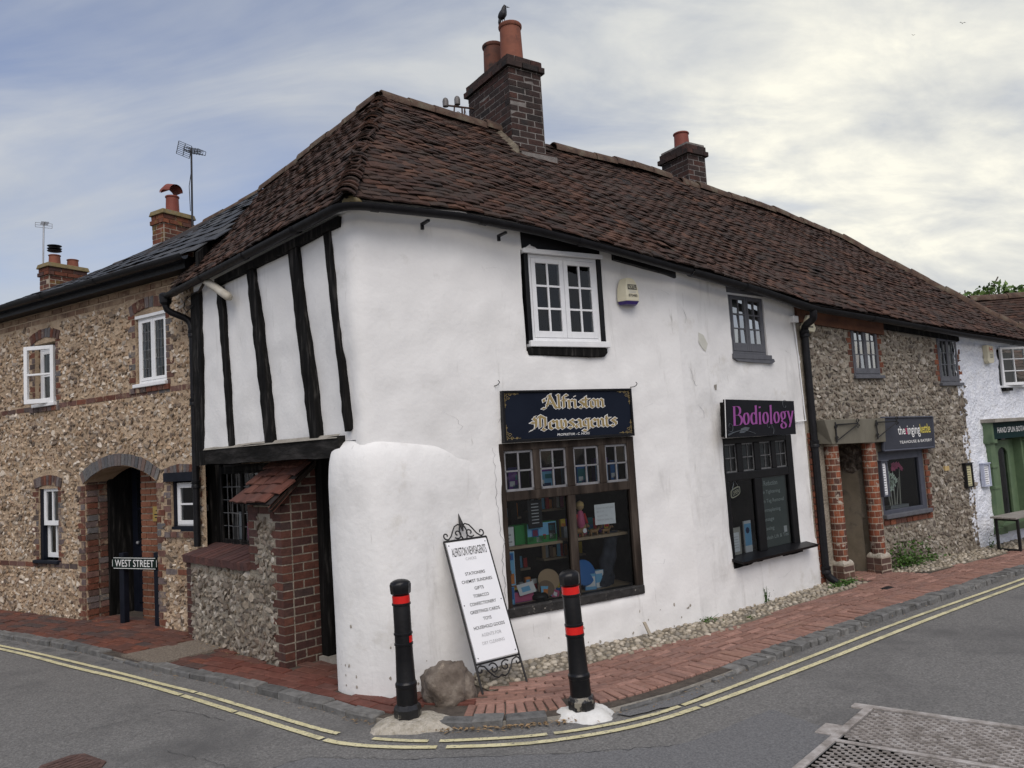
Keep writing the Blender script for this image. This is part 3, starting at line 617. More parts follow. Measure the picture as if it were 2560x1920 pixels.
# left: two bright quarry rows near the corner, then larger dark pavers
paver_rows('paver', paver_h, (-2.9, -.5), [KW+.06+.115*i for i in range(3)], (.225, .113), zone=lambda x, y, d: offpad(x, y) and not slabzone(x, y))
paver_rows('paver', paver_l, (-2.9, -.5), [KW+.06+.115*i for i in range(3, 14)], (.225, .113), zone=lambda x, y, d: (x < -1.0 or y < 6) and not slabzone(x, y))
paver_rows('paver', paver_l, (-14, -2.9), [KW+.06+.115*i for i in range(0, 15)], (.225, .113), zone=lambda x, y, d: not slabzone(x, y))
MB().slab(SLAB, -.04, .004).build('concrete_patch', mat('pebbly_brown_concrete', [(.105, .085, .066), (.19, .158, .125), (.30, .26, .21)], scale=60, bump=1, bscale=90, bdist=.012), pavement)
# --- kerb setts
kerb = MB().add([(*(KERB[i]+KN[i]*a), z) for i in range(0, len(KERB), 20) for a, z in ((.02, RZ), (.02, -.02), (KW, -.02))],
                [(3*i+a, 3*i+3+a, 3*i+4+a, 3*i+1+a) for i in range(len(range(0, len(KERB), 20))-1) for a in (0, 1)]).build('kerb', cement, kind='structure')
kv = []
for i in range(16):
    V, F = chbox(.27 if i % 2 else .21, KW-.008, .10, .011, .004); kv.append((V, F, RNG.uniform()))
for i in range(16):
    V, F = chbox(.125 if i % 2 else .105, KW+.03, .10, .010, .005); kv.append((V, F, RNG.uniform()))
S_SPLIT = .02*int(np.argmin(np.abs(KERB[:, 0]-1.25)+100*(KERB[:, 1] > 7)))
vi, mm = [], []; s = 0
while s < len(KERB)-20:
    v = int(RNG.integers(16))+(16 if s*.02 > S_SPLIT else 0); Lk = ((.27 if v % 2 else .21) if v < 16 else (.125 if v % 2 else .105))+.013; k = int(s+Lk/2/.02); s += Lk/.02
    if k >= len(KERB): break
    q = KERB[k]+KN[k]*(KW/2)
    if not offpad(*q): continue
    zt = -.044+RNG.normal(0, .004) - (.030 if .5 < q[0] < 1.5 or -4.3 < q[0] < -3.6 else .012 if 1.1 < q[0] < 2.0 else 0)
    t3 = np.array([*KT[k], RNG.normal(0, .02)]); n3 = np.array([*KN[k], RNG.normal(0, .025)]); ra = RNG.normal(0, .03); t3, n3 = t3*math.cos(ra)+n3*math.sin(ra), n3*math.cos(ra)-t3*math.sin(ra)
    mm.append(M4(t3, n3, (0, 0, 1), (q[0], q[1], zt))); vi.append(v)
pieces(kerb, 'sett', kv, vi, mm, kerb_m, 300)
# second, flatter sett row on the left side
vi, mm = [], []
for k in range(0, len(KERB), 12):
    q = KERB[k]-KN[k]*.09
    if q[0] < -4.1 and q[0] > -12: mm.append(M4((*KT[k]*.86, 0), (*KN[k]*.95, 0), (0, 0, 1), (q[0], q[1], -.098))); vi.append(int(RNG.integers(16)))
pieces(kerb, 'sett', kv, vi, mm, kerb_m, 300)
# --- tarmac patches, laid as sheets
def patch(name, pts, z, m, seed=0, j=.02):
    p = resample(np.array(pts+[pts[0]]), .08); p = p+RNG.normal(0, j*.4, p.shape)
    MB().add([(x, y, z) for x, y in p], [tuple(range(len(p)))]).build(name, m, kind='structure')
patch('road_patch', [(-1.85, 4.0), (-1.676, 4.75), (-1.40, 4.95), (-.9, 4.84), (.2, 4.76), (.9, 4.80), (1.6, 5.3), (2.2, 4.2), (2.0, 3.0), (-1.5, 3.0)], RZ+.004, asphalt_new)
patch('road_patch', [(.58, 5.36), (1.22, 5.74), (1.30, 5.70), (1.05, 5.5), (.66, 5.30)], RZ+.012, asphalt_new)
# --- seams and cracks in the tarmac
seam_m = mat('tarmac_seam', [(.035, .035, .036), (.075, .074, .072)], rough=.9, bump=0, scale=30)
def seam(pts, w=.006):
    w *= .55
    p = resample(np.array(pts+[pts[-1]], float), .04); t, n = normals2(p); V = []
    for i in range(len(p)):
        k = w*(.35+1.1*abs(noise.noise(Vector((i*.6, p[i][0]*2, 1))))); q = p[i]+n[i]*RNG.normal(0, .008); V += [(*(q+n[i]*k), RZ+.0066), (*(q-n[i]*k), RZ+.0066)]
    MB().add(V, [(2*i, 2*i+1, 2*i+3, 2*i+2) for i in range(len(p)-1)]).build('tarmac_crack', seam_m, road)
seam([(-3.3, 5.62), (-2.75, 6.05), (-2.55, 5.95), (-2.2, 5.72)], .006); seam([(-1.676, 4.75), (-1.40, 4.95), (-.9, 4.84), (.2, 4.76), (.9, 4.80)], .006); seam([(-2.4, 5.2), (-1.9, 4.9), (-1.7, 4.75)], .005)
for x, y, r in ((1.1, 4.3, .10),):
    a = np.linspace(0, 6.28, 22, endpoint=False); patch('oil_stain', [(x+r*math.cos(t)*(1+.3*math.sin(3*t)), y+r*.7*math.sin(t)*(1+.25*math.cos(2*t))) for t in a], RZ+.0052, mat('oily_asphalt', [(.075, .073, .07), (.135, .132, .127), (.21, .205, .197)], rough=.85, scale=70, bump=.7, bscale=130, bdist=.008, detail=9, stops=[.25, .5, .75]) if 'oily_asphalt' not in MATS else MATS['oily_asphalt'])
# --- double yellow lines
OUTL = [(-8.6, 10.5), (-5.702, 8.495), (-5.143, 8.113), (-4.342, 7.509), (-3.512, 6.939), (-2.802, 6.39), (-2.217, 5.909), (-1.392, 5.239), (-1.25, 5.14), (-.965, 5.035), (-.639, 4.979), (-.192, 4.944), (.133, 4.965), (.684, 5.12), (1.222, 5.458), (2.221, 6.185), (3.648, 7.30), (5.511, 8.671), (9, 11.2)]
INL = [(-8.7, 10.65), (-5.809, 8.655), (-5.195, 8.25), (-4.524, 7.77), (-3.829, 7.272), (-3.139, 6.752), (-2.719, 6.45), (-2.114, 5.961), (-1.488, 5.444), (-1.251, 5.284), (-.985, 5.165), (-.741, 5.10), (-.539, 5.070), (.081, 5.060), (.706, 5.245), (1.142, 5.53), (2.127, 6.29), (3.553, 7.41), (5.598, 8.86), (9, 11.36)]
def yline(name, ctrl, skip, w=.052):
    p = resample(chaikin(ctrl, 3), .015); t, n = normals2(p)
    mb = MB(); run = []
    def flush():
        nonlocal run
        if len(run) > 3:
            V = []; 
            for i in run:
                a = w/2*(1+.14*noise.noise(Vector((i*.35, 0, 3.3)))+.10*noise.noise(Vector((i*1.7, 5, 0)))); b = w/2*(1+.14*noise.noise(Vector((i*.35, 9, 0)))+.10*noise.noise(Vector((i*1.7, 2, 7))))
                V += [(*(p[i]+n[i]*a), RZ+.009), (*(p[i]-n[i]*b), RZ+.009)]
            mb.add(V, [(2*i, 2*i+1, 2*i+3, 2*i+2) for i in range(len(run)-1)])
        run = []
    for i in range(len(p)):
        if any(a < p[i][0] < b for a, b in skip): flush()
        else: run.append(i)
    flush(); return mb.build(name, yellow, kind='structure')
yline('yellow_line', OUTL, [(-2.83, -2.82), (-2.20, -2.19), (-1.39, -1.38), (-.60, -.55), (1.14, 1.15)], .048)
yline('yellow_line', INL, [(-2.73, -2.72), (-1.30, -1.05), (-.66, -.60), (.10, .13), (1.02, 1.03)], .042)
# --- cobble strip along the walls
cob = MB()
cstrip = [Pxy(W1, -.62, .30), Pxy(W1, -.6, .54), Pxy(W1, .1, .50), Pxy(W1, 1.9, .41), Pxy(W2, .5, .39), Pxy(W2, 1.6, .37), Pxy(W3, .1, .38), Pxy(W3, .42, .30), Pxy(W3, .42, -.05), WC, WB, Pxy(W1, -.3, 0)]
cob.add([(x, y, -.009) for x, y in cstrip], [tuple(range(len(cstrip)))])
c2 = [Pxy(W3, 1.15, .08), Pxy(W3, 1.5, .47), Pxy(W3, 3.4, .47), Pxy(W4, 6, .47), Pxy(W4, 6, 0), WD, Pxy(W3, 1.1, 0)]
cob.add([(x, y, -.009) for x, y in c2], [tuple(range(len(c2)))])
cobbles = cob.build('cobble_strip', cobble_bed, kind='structure')
var = []
iv, if_ = subdiv(*icos())
for i in range(14):
    V = iv*np.array([1, .78, .62])*(1+.06*RNG.normal(0, 1, (len(iv), 1))*.4); var.append((V, if_, RNG.uniform()))
vi, mm = [], []; pts = []
def try_pebbles(fr, u0, u1, o1, nn, rs, zc=None):
    for _ in range(nn):
        u, o = RNG.uniform(u0, u1), RNG.uniform(.02, o1); p = fr.P(u, 0, o); r = RNG.uniform(*rs)
        if zc and not zc(u, o): continue
        if inpoly(p[0], p[1], BUTT): continue
        if any((p[0]-a)**2+(p[1]-b)**2 < (.80*(r+c))**2 for a, b, c in pts[-2500:]): continue
        pts.append((p[0], p[1], r)); a = RNG.uniform(0, 6.28)
        x = np.array([math.cos(a), math.sin(a), RNG.normal(0, .15)])*r; y = np.array([-math.sin(a), math.cos(a), RNG.normal(0, .15)])*r
        mm.append(M4(x, y, np.array([0, 0, 1])*r, (p[0], p[1], -.012+r*RNG.uniform(.05, .35)))); vi.append(int(RNG.integers(14)))
try_pebbles(W1, -.6, 2.1, .46, 1500, (.016, .036))
try_pebbles(W2, -.1, 2.3, .36, 1300, (.015, .032))
try_pebbles(W3, 0, .40, .36, 150, (.02, .034))
try_pebbles(W3, 1.15, 3.5, .42, 1300, (.018, .034), lambda u, o: o < min(.46, .1+1.2*(u-1.15)))
try_pebbles(W4, 0, 2.4, .42, 1000, (.018, .034))
pieces(cobbles, 'cobble', var, vi, mm, cobble_m, 300, smooth=True)
# --- covers in the ground
def cover_big():
    f = Fr((1.56, 4.46), (.762, -.12)); d = np.array([2.229-1.541, 5.19-4.448]); L = np.linalg.norm(d)
    e1 = np.array([2.890-2.229, 4.705-5.19, 0]); e1 /= np.linalg.norm(e1); e2 = np.array([1.541-2.229, 4.448-5.19, 0]); e2 /= np.linalg.norm(e2)
    O = np.array([2.229, 5.19, RZ]); Wd, Ln = 1.02, 1.30
    t = thing('service_cover', 'large rectangular studded iron cover let into the road at bottom right', 'manhole cover', O+e1*Wd/2+e2*Ln/2)
    q = lambda a, b, z: O+e1*a+e2*b+np.array([0, 0, z])
    def bx(mb, a0, a1, b0, b1, z0, z1): mb.add([q(a0, b0, z0), q(a1, b0, z0), q(a1, b1, z0), q(a0, b1, z0), q(a0, b0, z1), q(a1, b0, z1), q(a1, b1, z1), q(a0, b1, z1)], BOXF)
    fm = MB()
    for a0, a1, b0, b1 in ((-.05, 0, -.05, Ln), (Wd, Wd+.05, -.05, Ln), (0, Wd, -.05, 0), (0, Wd, Ln/2-.018, Ln/2+.018), (0, Wd, Ln, Ln+.05), (-.13, -.05, -.05, .03), (-.15, -.05, .40, .58), (Wd+.05, Wd+.15, -.06, .12), (Wd+.05, Wd+.15, .55, .74)): bx(fm, a0, a1, b0, b1, -.02, .012)
    fm.build('frame', castiron, t, bevel=.003)
    for h in (0, 1):
        b0 = h*Ln/2+.025; b1 = b0+Ln/2-.05; pm = MB(); bx(pm, .006, Wd-.006, b0-.005, b1+.005, -.02, .004)
        pl = pm.build('plate', cover_dark, t)
        st = MB(); r = 0; b = b0+.02
        while b < b1-.01:
            a = .02+(.03 if r % 2 else 0)
            while a < Wd-.05:
                if r % 2 == 0 or True: bx(st, a, a+.040, b, b+.012, .0, .011)
                a += .062
            b += .026; r += 1
        st.build('studs', castiron, pl, kind='stuff')
        for a in (.2, .5, .8):
            km = MB(); bx(km, a-.035, a+.035, (b0+b1)/2-.018, (b0+b1)/2+.018, .0, .013); km.build('keyhole_plate', castiron, pl)
cover_big()
def cover_small():
    c = np.array([-2.93, 5.03, RZ]); t = thing('stop_tap_cover', 'small rust brown iron cover at the bottom left edge of the road', 'manhole cover', c)
    f = Fr((c[0], c[1]), (.82, -.57))
    MB().prism(Fr((0, 0), (1, 0)), [(0, 0), (0, 0.001), (0.001, 0)], 0, .001) if False else None
    rim = MB(); pts8 = [(-.2, -.09), (-.14, -.15), (.14, -.15), (.2, -.09), (.2, .09), (.14, .15), (-.14, .15), (-.2, .09)]
    rim.slab([tuple(f.P(a, 0, b)[:2]) for a, b in pts8], RZ-.02, RZ+.010); rim.build('rim', cover_rust, t)
    lid = MB(); lid.slab([tuple(f.P(a*.86, 0, b*.84)[:2]) for a, b in pts8], RZ, RZ+.014); l = lid.build('lid', cover_rust, t, bevel=.004)
    r = MB()
    for i in range(7): r.box(f, -.15+i*.045, -.125+i*.045, RZ+.01, RZ+.019, -.10, .10)
    r.build('ribs', cover_rust, l, kind='stuff')
cover_small()
def cover_pav(fr, u0, u1, o0, o1, lab):
    c = fr.P((u0+u1)/2, 0, (o0+o1)/2); t = thing('pavement_cover', lab, 'drain cover', c)
    MB().box(fr, u0, u1, -.03, .004, o0, o1).build('frame', steel_dk, t)
    m = MB(); n = 7
    for i in range(n): a = u0+(u1-u0)*(i+.25)/n; m.box(fr, a, a+(u1-u0)*.5/n, .002, .009, o0+.02, o1-.02)
    m.build('ribs', steel_dk, t, kind='stuff')
cover_pav(W3, 3.75, 4.35, .62, .92, 'dark ribbed drain cover in the brick pavement near the green shop')
cover_pav(W2, 2.30, 2.46, .66, .74, 'little black meter lid in the brick pavement near the white drainpipe corner')
# ------------------------------------------------------------------ builders for walls, windows, roofs
class Pile:
    def __init__(s, n=14, j=.009): s.var = [(boxv(1, 1, 1, j, .018), BOXF, (i+.5)/n) for i in range(n)]; s.vi = []; s.m = []
    def add(s, fr, u0, u1, z0, z1, o0, o1, rot=0, jit=.0015, v=None):
        c = fr.P((u0+u1)/2, (z0+z1)/2, (o0+o1)/2+RNG.normal(0, jit)); B = fr.mat()@rot3('Z', rot+RNG.normal(0, .008))
        s.m.append(M4(B[:, 0]*(u1-u0), B[:, 1]*(z1-z0), B[:, 2]*(o1-o0), c)); s.vi.append(int(RNG.integers(len(s.var))) if v is None else v)
    def put(s, parent, name, m, limit=300, many=None): pieces(parent, name, s.var, s.vi, s.m, m, limit, many=many)
BH, BLn, JT = .067, .215, .010
def brick_band(pl, fr, u0, u1, z, o0, o1, L=BLn, H=BH, shift=0, ok=None):
    u = u0-shift
    while u < u1-.02:
        a, b = max(u, u0), min(u+L, u1)
        if b-a > .03 and (ok is None or ok((a+b)/2, z+H/2)): pl.add(fr, a, b-JT, z, z+H-JT*.4, o0, o1)
        u += L
def quoin(pl, fr, u, side, z0, z1, o0, o1, long=.20, short=.10, H=BH+JT):
    """toothed brick edge beside an opening; side -1: bricks lie to the left of u"""
    z = z0; k = 0
    while z < z1-.02:
        w = (long if k % 2 else short)*RNG.uniform(.92, 1.08); a, b = (u-w, u) if side < 0 else (u, u+w)
        if w > .16: 
            m = a+w*.52; pl.add(fr, a, m-JT/2, z, min(z+H-JT, z1), o0, o1); pl.add(fr, m+JT/2, b, z, min(z+H-JT, z1), o0, o1)
        else: pl.add(fr, a, b, z, min(z+H-JT, z1), o0, o1)
        z += H; k += 1
def arch_bricks(pl, fr, uc, half, zs, rise, n, o0, o1, L=.16, w=.062):
    R = (half*half+rise*rise)/(2*rise); cz = zs+rise-R; a0 = math.asin(half/R)
    for i in range(n):
        a = -a0+2*a0*(i+.5)/n; r = R+L/2; u, z = uc+r*math.sin(a), cz+r*math.cos(a)
        c = fr.P(u, z, (o0+o1)/2+RNG.normal(0, .003)); B = fr.mat()@rot3('Z', -a+RNG.normal(0, .015)); wd = 2*a0*R/n*.90
        pl.m.append(M4(B[:, 0]*wd, B[:, 1]*L*RNG.uniform(.94, 1.04), B[:, 2]*(o1-o0), c)); pl.vi.append(int(RNG.integers(len(pl.var))))
def flints(parent, fr, u0, u1, z0, z1, ok, m, course=.058, w=(.030, .056), h=(.022, .036), dep=(.018, .032), fill=1.0, n=30, name='flint', limit=300, jz=.010, jit=.26):
    var = []
    for i in range(n): V, F = rough_stone(jit, .30); var.append((V, F, (i+.5)/n))
    vi, mm = [], []; z = z0+course/2; B = fr.mat()
    while z < z1:
        u = u0+RNG.uniform(0, .05); 
        while u < u1:
            big = 1.55 if RNG.uniform() < .16 else 1.0; a = RNG.uniform(*w)*big; uc = u+a; zc = z+RNG.normal(0, jz)+.012*noise.noise(Vector((u*1.3, z*2, 1)))
            if ok(uc, zc) and RNG.uniform() < fill:
                b = RNG.uniform(*h)*(big*.85 if big > 1 else 1); q = B@rot3('Z', RNG.normal(0, .55))@rot3('X', RNG.normal(0, .30))@rot3('Y', RNG.normal(0, .3)); d = RNG.uniform(*dep)*(1.2 if big > 1 else 1)
                mm.append(M4(q[:, 0]*a*.98, q[:, 1]*b, q[:, 2]*d, fr.P(uc, zc, RNG.uniform(-.004, .006)))); vi.append(int(RNG.integers(n)))
            u += 2*a*RNG.uniform(.88, 1.02)
        z += course
    pieces(parent, name, var, vi, mm, m, limit)
def window(parent, fr, u0, u1, z0, z1, o, frame, glassm, cas=2, cols=2, rows=3, fw=.035, cw=.04, bar=.016, dep=.05, barm=None, back=None, backo=.35, bottom=None, name='window', leaded=False, skip=(), gl_off=-.015):
    mb = MB(); b = mb.box
    b(fr, u0, u0+fw, z0, z1, o-dep, o); b(fr, u1-fw, u1, z0, z1, o-dep, o); b(fr, u0+fw, u1-fw, z0, z0+fw, o-dep, o); b(fr, u0+fw, u1-fw, z1-fw, z1, o-dep, o)
    iw = (u1-u0-2*fw)/cas
    w = mb.build(name, frame, parent, bevel=.003)
    bars = MB(); n = 0
    for c in range(cas):
        a, e = u0+fw+c*iw+.002, u0+fw+(c+1)*iw-.002; zl, zh = z0+fw+.002, z1-fw-.002; bt = bottom or cw
        cm = MB(); oo = o+.004
        cm.box(fr, a, a+cw, zl, zh, oo-dep*.8, oo); cm.box(fr, e-cw, e, zl, zh, oo-dep*.8, oo); cm.box(fr, a+cw, e-cw, zl, zl+bt, oo-dep*.8, oo); cm.box(fr, a+cw, e-cw, zh-cw, zh, oo-dep*.8, oo)
        cm.build('casement', frame, w, bevel=.003)
        ga, ge, gl, gh = a+cw, e-cw, zl+bt, zh-cw
        for i in range(cols):
            for j in range(rows):
                p0, p1 = ga+(ge-ga)*i/cols, ga+(ge-ga)*(i+1)/cols; q0, q1 = gl+(gh-gl)*j/rows, gl+(gh-gl)*(j+1)/rows
                t = RNG.normal(0, .0025, 2)
                MB().quad(fr.P(p0, q0, oo-.015+t[0]), fr.P(p1, q0, oo-.015+t[1]), fr.P(p1, q1, oo-.015-t[0]), fr.P(p0, q1, oo-.015-t[1])).build('pane', glassm, w)
        bo = oo-.004 if not leaded else oo-.010; bd = .014 if not leaded else .007
        for i in range(1, cols): x = ga+(ge-ga)*i/cols; bars.box(fr, x-bar/2, x+bar/2, gl, gh, bo-bd, bo); n += 1
        for j in range(1, rows): z = gl+(gh-gl)*j/rows; bars.box(fr, ga, ge, z-bar/2, z+bar/2, bo-bd-.001, bo-.002); n += 1
    if n: bars.build('glazing_bars', barm or frame, w)
    if back is not None:
        r = MB(); r.box(fr, u0+.01, u1-.01, z0+.01, z1-.01, o-backo-.02, o-backo)
        for a, c in ((u0-.02, u0+.0), (u1, u1+.02)): r.box(fr, a, c, z0-.02, z1+.02, o-backo, o-dep-.003)
        r.box(fr, u0, u1, z0-.02, z0, o-backo, o-dep-.003); r.box(fr, u0, u1, z1, z1+.02, o-backo, o-dep-.003)
        r.build('interior', back, w)
    return w
def tile_var(n, w, l, th, camber=.006):
    var = []
    for i in range(n):
        j = lambda: RNG.normal(0, .0035)
        V = []; xs = (-w/2, 0, w/2)
        for y in (0, l):
            for k, x in enumerate(xs): V.append((x+j(), y+j(), (camber if k == 1 else 0)+j()*.5))
        for y in (0, l):
            for k, x in enumerate(xs): V.append((x+j(), y+j(), -th+(camber if k == 1 else 0)))
        F = [(0, 1, 4, 3), (1, 2, 5, 4), (6, 9, 10, 7), (7, 10, 11, 8), (0, 6, 7, 1), (1, 7, 8, 2), (0, 3, 9, 6), (2, 8, 11, 5)]
        var.append((np.array(V), F, (i+.5)/n))
    return var
def tile_roof(parent, name, m, eave, ridge, u0, u1, clip, gauge=.074, w=.162, n=34, th=.013, wav=.036, limit=300, lift=.0, rnd=1.0, l=None, tilt=.125):
    """eave(u), ridge(u) -> 3-D points; tiles in courses parallel to the eave; clip(u,t) keeps a tile"""
    var = tile_var(n, w*.985, (l or gauge*1.75), th); vi, mm = [], []
    L = np.linalg.norm(ridge((u0+u1)/2)-eave((u0+u1)/2)); nc = int(L/gauge)+1
    for k in range(nc):
        t = k*gauge/L
        if t > 1: break
        u = u0+(w/2 if k % 2 else 0)+RNG.normal(0, .01)
        while u < u1:
            if clip(u, t):
                E, R = eave(u), ridge(u); up = (R-E)/np.linalg.norm(R-E); E2, R2 = eave(u+.05), ridge(u+.05)
                x = (E2+(R2-E2)*t)-(E+(R-E)*t); x /= np.linalg.norm(x); z = np.cross(x, up); z /= np.linalg.norm(z); y = np.cross(z, x)
                p = E+(R-E)*t
                p = p+z*(wav*fbm(p, .8, 2)+.010*noise.noise(Vector(p*5))+.016+lift+RNG.normal(0, .0035)*rnd)
                a = tilt+RNG.normal(0, .022)*rnd; y2 = y*math.cos(a)-z*math.sin(a)*1; z2 = z*math.cos(a)+y*math.sin(a)
                b = RNG.normal(0, .016)*rnd; x2 = x*math.cos(b)+z2*math.sin(b); z3 = np.cross(x2, y2)
                c = RNG.normal(0, .010)*rnd; x3 = x2*math.cos(c)+y2*math.sin(c); y3 = y2*math.cos(c)-x2*math.sin(c)
                p = p+z*(th*1.0)+y*RNG.normal(0, .004)
                mm.append(M4(x3, y3, z3, p)); vi.append(int(RNG.integers(n)))
            u += w
    pieces(parent, name, var, vi, mm, m, limit)
def ridge_tiles(parent, name, m, pts, r, L=.32, seg=9, smooth=True, limit=300):
    """half-round tiles along a 3-D polyline"""
    p = resample(np.array(pts), L)
    for i in range(len(p)-1):
        a, b = p[i], p[i+1]; d = (b-a); j = RNG.normal(0, .006, 3)
        mb = MB(); mb.tube([a-d*.03+j, b+d*.03+j], [r*1.05, r*.96], seg, cap=False, arc=(-1.75, 1.75), up=(0, 0, 1))
        mb.tube([a-d*.03+j, b+d*.03+j], [r*.90, r*.82], seg, cap=False, arc=(-1.75, 1.75), up=(0, 0, 1))
        n = seg; F = [(k, k+1, 2*n+k+1, 2*n+k) for k in range(n-1)]; mb.F += F
        mb.build(name, m, parent, smooth=True, angle=50)
def gutter(parent, pts, m, r=.055, name='gutter', seam=1.2, brackets=True):
    mb = MB(); mb.tube(pts, r, 9, cap=False, arc=(math.pi-1.65, math.pi+1.65), up=(0, 0, 1)); mb.tube(pts, r*.93, 9, cap=False, arc=(math.pi-1.65, math.pi+1.65), up=(0, 0, 1))
    g = mb.build(name, m, parent, smooth=True)
    p = resample(np.array(pts), seam)
    for i in range(1, len(p)-1):
        d = (p[i+1]-p[i]); d /= np.linalg.norm(d); MB().tube([p[i]-d*.03, p[i]+d*.03], r*1.12, 10, cap=False, arc=(math.pi-1.65, math.pi+1.65), up=(0, 0, 1)).build('joint', m, g, smooth=True)
    return g
def downpipe(parent, pts, m, r=.036, collars=()):
    pp = [np.array(pts[0])]
    for a, b, c in zip(pts[:-2], pts[1:-1], pts[2:]):
        a, b, c = map(np.array, (a, b, c)); d1 = (a-b)/np.linalg.norm(a-b)*min(.06, np.linalg.norm(a-b)*.4); d2 = (c-b)/np.linalg.norm(c-b)*min(.06, np.linalg.norm(c-b)*.4)
        pp += [b+d1, b+(d1+d2)*.25, b+d2]
    pp.append(np.array(pts[-1]))
    o = MB().tube(pp, r, 14).build('downpipe', m, parent, smooth=True, angle=60)
    for c in collars:
        MB().lathe(c, [(r*1.0, -.045), (r*1.30, -.04), (r*1.30, -.01), (r*1.18, 0), (r*1.30, .01), (r*1.30, .04), (r, .045)], 14).build('collar', m, o, smooth=True, angle=40)
    return o
def chimney(parent, fr, u0, u1, o0, o1, z0, z1, matb, mort, pots, cap=2, capm=None, course=.075, bl=.225, corb=.03):
    """brick stack; o0 front face, o1 back face (o1<o0)"""
    body = MB().box(fr, u0+.003, u1-.003, z0, z1, o1+.003, o0-.003).build('chimney', mort, parent)
    pl = Pile(); z = z0; k = 0; nc = int((z1-z0)/course)
    for k in range(nc):
        z = z0+k*course; e = corb if k >= nc-cap else (corb*.0)
        if k == nc-1 and cap > 1: e = corb*.4
        h = course-.011; sh = bl/2 if k % 2 else 0; d = .1
        fru = Fr(fr.P(u0, 0, 0)[:2], -fr.n[:2])      # left face: u runs inwards
        a, b = u0-e, u1+e; u = a-sh
        while u < b-.01:
            x0, x1 = max(u, a), min(u+bl, b)
            if x1-x0 > .012:
                pl.add(fr, x0, x1-.010, z, z+h, o0+e-d, o0+e, jit=.0015); pl.add(fr, x0, x1-.010, z, z+h, o1-e, o1-e+d, jit=.0015)
            u += bl
        a, b = -(o0+e)+.0, -(o1-e); u = a-(0 if k % 2 else bl/2)
        fL = Fr(fr.P(u0-e, 0, 0)[:2], -fr.n[:2]); fR = Fr(fr.P(u1+e, 0, 0)[:2], -fr.n[:2])
        while u < b-.01:
            x0, x1 = max(u, a+.012), min(u+bl, b-.012)
            if x1-x0 > .012:
                pl.add(fL, x0, x1-.010, z, z+h, -d, .0, jit=.0015) if False else None
                # side bricks: along n, thickness along u
                for uu, s in ((u0-e, 1), (u1+e, -1)):
                    c = fr.P(uu+s*d/2, z+h/2, -(x0+x1-.010)/2); B = np.stack([-fr.n, np.array([0, 0, 1.]), fr.u], 1)
                    pl.m.append(M4(B[:, 0]*(x1-x0-.010), B[:, 1]*h, B[:, 2]*d, c+fr.u*RNG.normal(0, .0015))); pl.vi.append(int(RNG.integers(len(pl.var))))
            u += bl
    pl.put(body, 'brick', matb)
    ztop = z0+nc*course
    if capm: MB().box(fr, u0-corb*1.5, u1+corb*1.5, ztop-.01, ztop+.07, o1-corb*1.5, o0+corb*1.5, taper=.02).build('cap', capm, body, bevel=.01); ztop += .05
    MB().box(fr, u0+.01, u1-.01, ztop-.03, ztop+.03, o1+.01, o0-.01, taper=.04).build('flaunching', mort, body)
    for (u, o, r, h, m) in pots:
        c = fr.P(u, ztop+.0, o)
        MB().lathe(c, [(r*1.06, 0), (r*1.02, h*.1), (r*.98, h*.5), (r*.94, h*.90), (r*1.0, h*.905), (r*1.06, h*.93), (r*1.06, h*.98), (r*1.0, h), (r*.8, h), (r*.78, h*.6)], 20).build('chimney_pot', m, body, smooth=True, angle=35)
    return body

# ------------------------------------------------------------------ left: flint cottage with the slate roof
cott = thing('flint_cottage', 'tan flint cottage with slate roof, arched porch and white windows left of the corner shop', 'house', CT.P(3, 0, 0))
ARC = (4.08, 5.56)
def arch_z(u):
    uc = (ARC[0]+ARC[1])/2; h = (ARC[1]-ARC[0])/2; rise = .20; R = (h*h+rise*rise)/(2*rise); x = u-uc
    return 1.66+rise-R+math.sqrt(max(R*R-x*x, 0)) if abs(x) <= h+1e-5 else 0
COPN = [(2.92, 3.44, 2.72, 3.55), (5.20, 5.80, 2.78, 3.62), (2.98, 3.46, .70, 1.62), (5.82, 6.24, 1.10, 1.66)]
UEND = 6.44
wallm = wall_grid(CT, -8, UEND, -.08, lambda u: 4.10, COPN+[(ARC[0], ARC[1], -.08, 1.90)], res=.30, amp=.002, depth=.14)
# fill between springing and arch curve is covered by spandrels
cwall = wallm.build('wall', mortar_tan, cott)
sp = MB(); N_ = 16
us = [ARC[0]+(ARC[1]-ARC[0])*i/N_ for i in range(N_+1)]
for a, b in zip(us[:-1], us[1:]): sp.quad(CT.P(a, arch_z(a), .006), CT.P(b, arch_z(b), .006), CT.P(b, 1.91, .006), CT.P(a, 1.91, .006))
sp.build('spandrel', mortar_tan, cott)
# arch head opening is cut as a slot above 1.66: build the recess soffit and dark head
soff = MB()
for a, b in zip(us[:-1], us[1:]): soff.quad(CT.P(a, arch_z(a), .016), CT.P(b, arch_z(b), .016), CT.P(b, arch_z(b), -.32), CT.P(a, arch_z(a), -.32))
soff.build('porch_soffit', mortar_tan, cott)
cott_wall_ok_excl = []
def cot_ok(u, z):
    if z < -.04 or z > 4.0 or u > UEND-.03: return False
    for a, b, c, d in COPN:
        if a-.03 < u < b+.03 and c-.03 < z < d+.03: return False
    if ARC[0]-.03 < u < ARC[1]+.03 and z < arch_z(min(max(u, ARC[0]), ARC[1]))+.03: return False
    return True
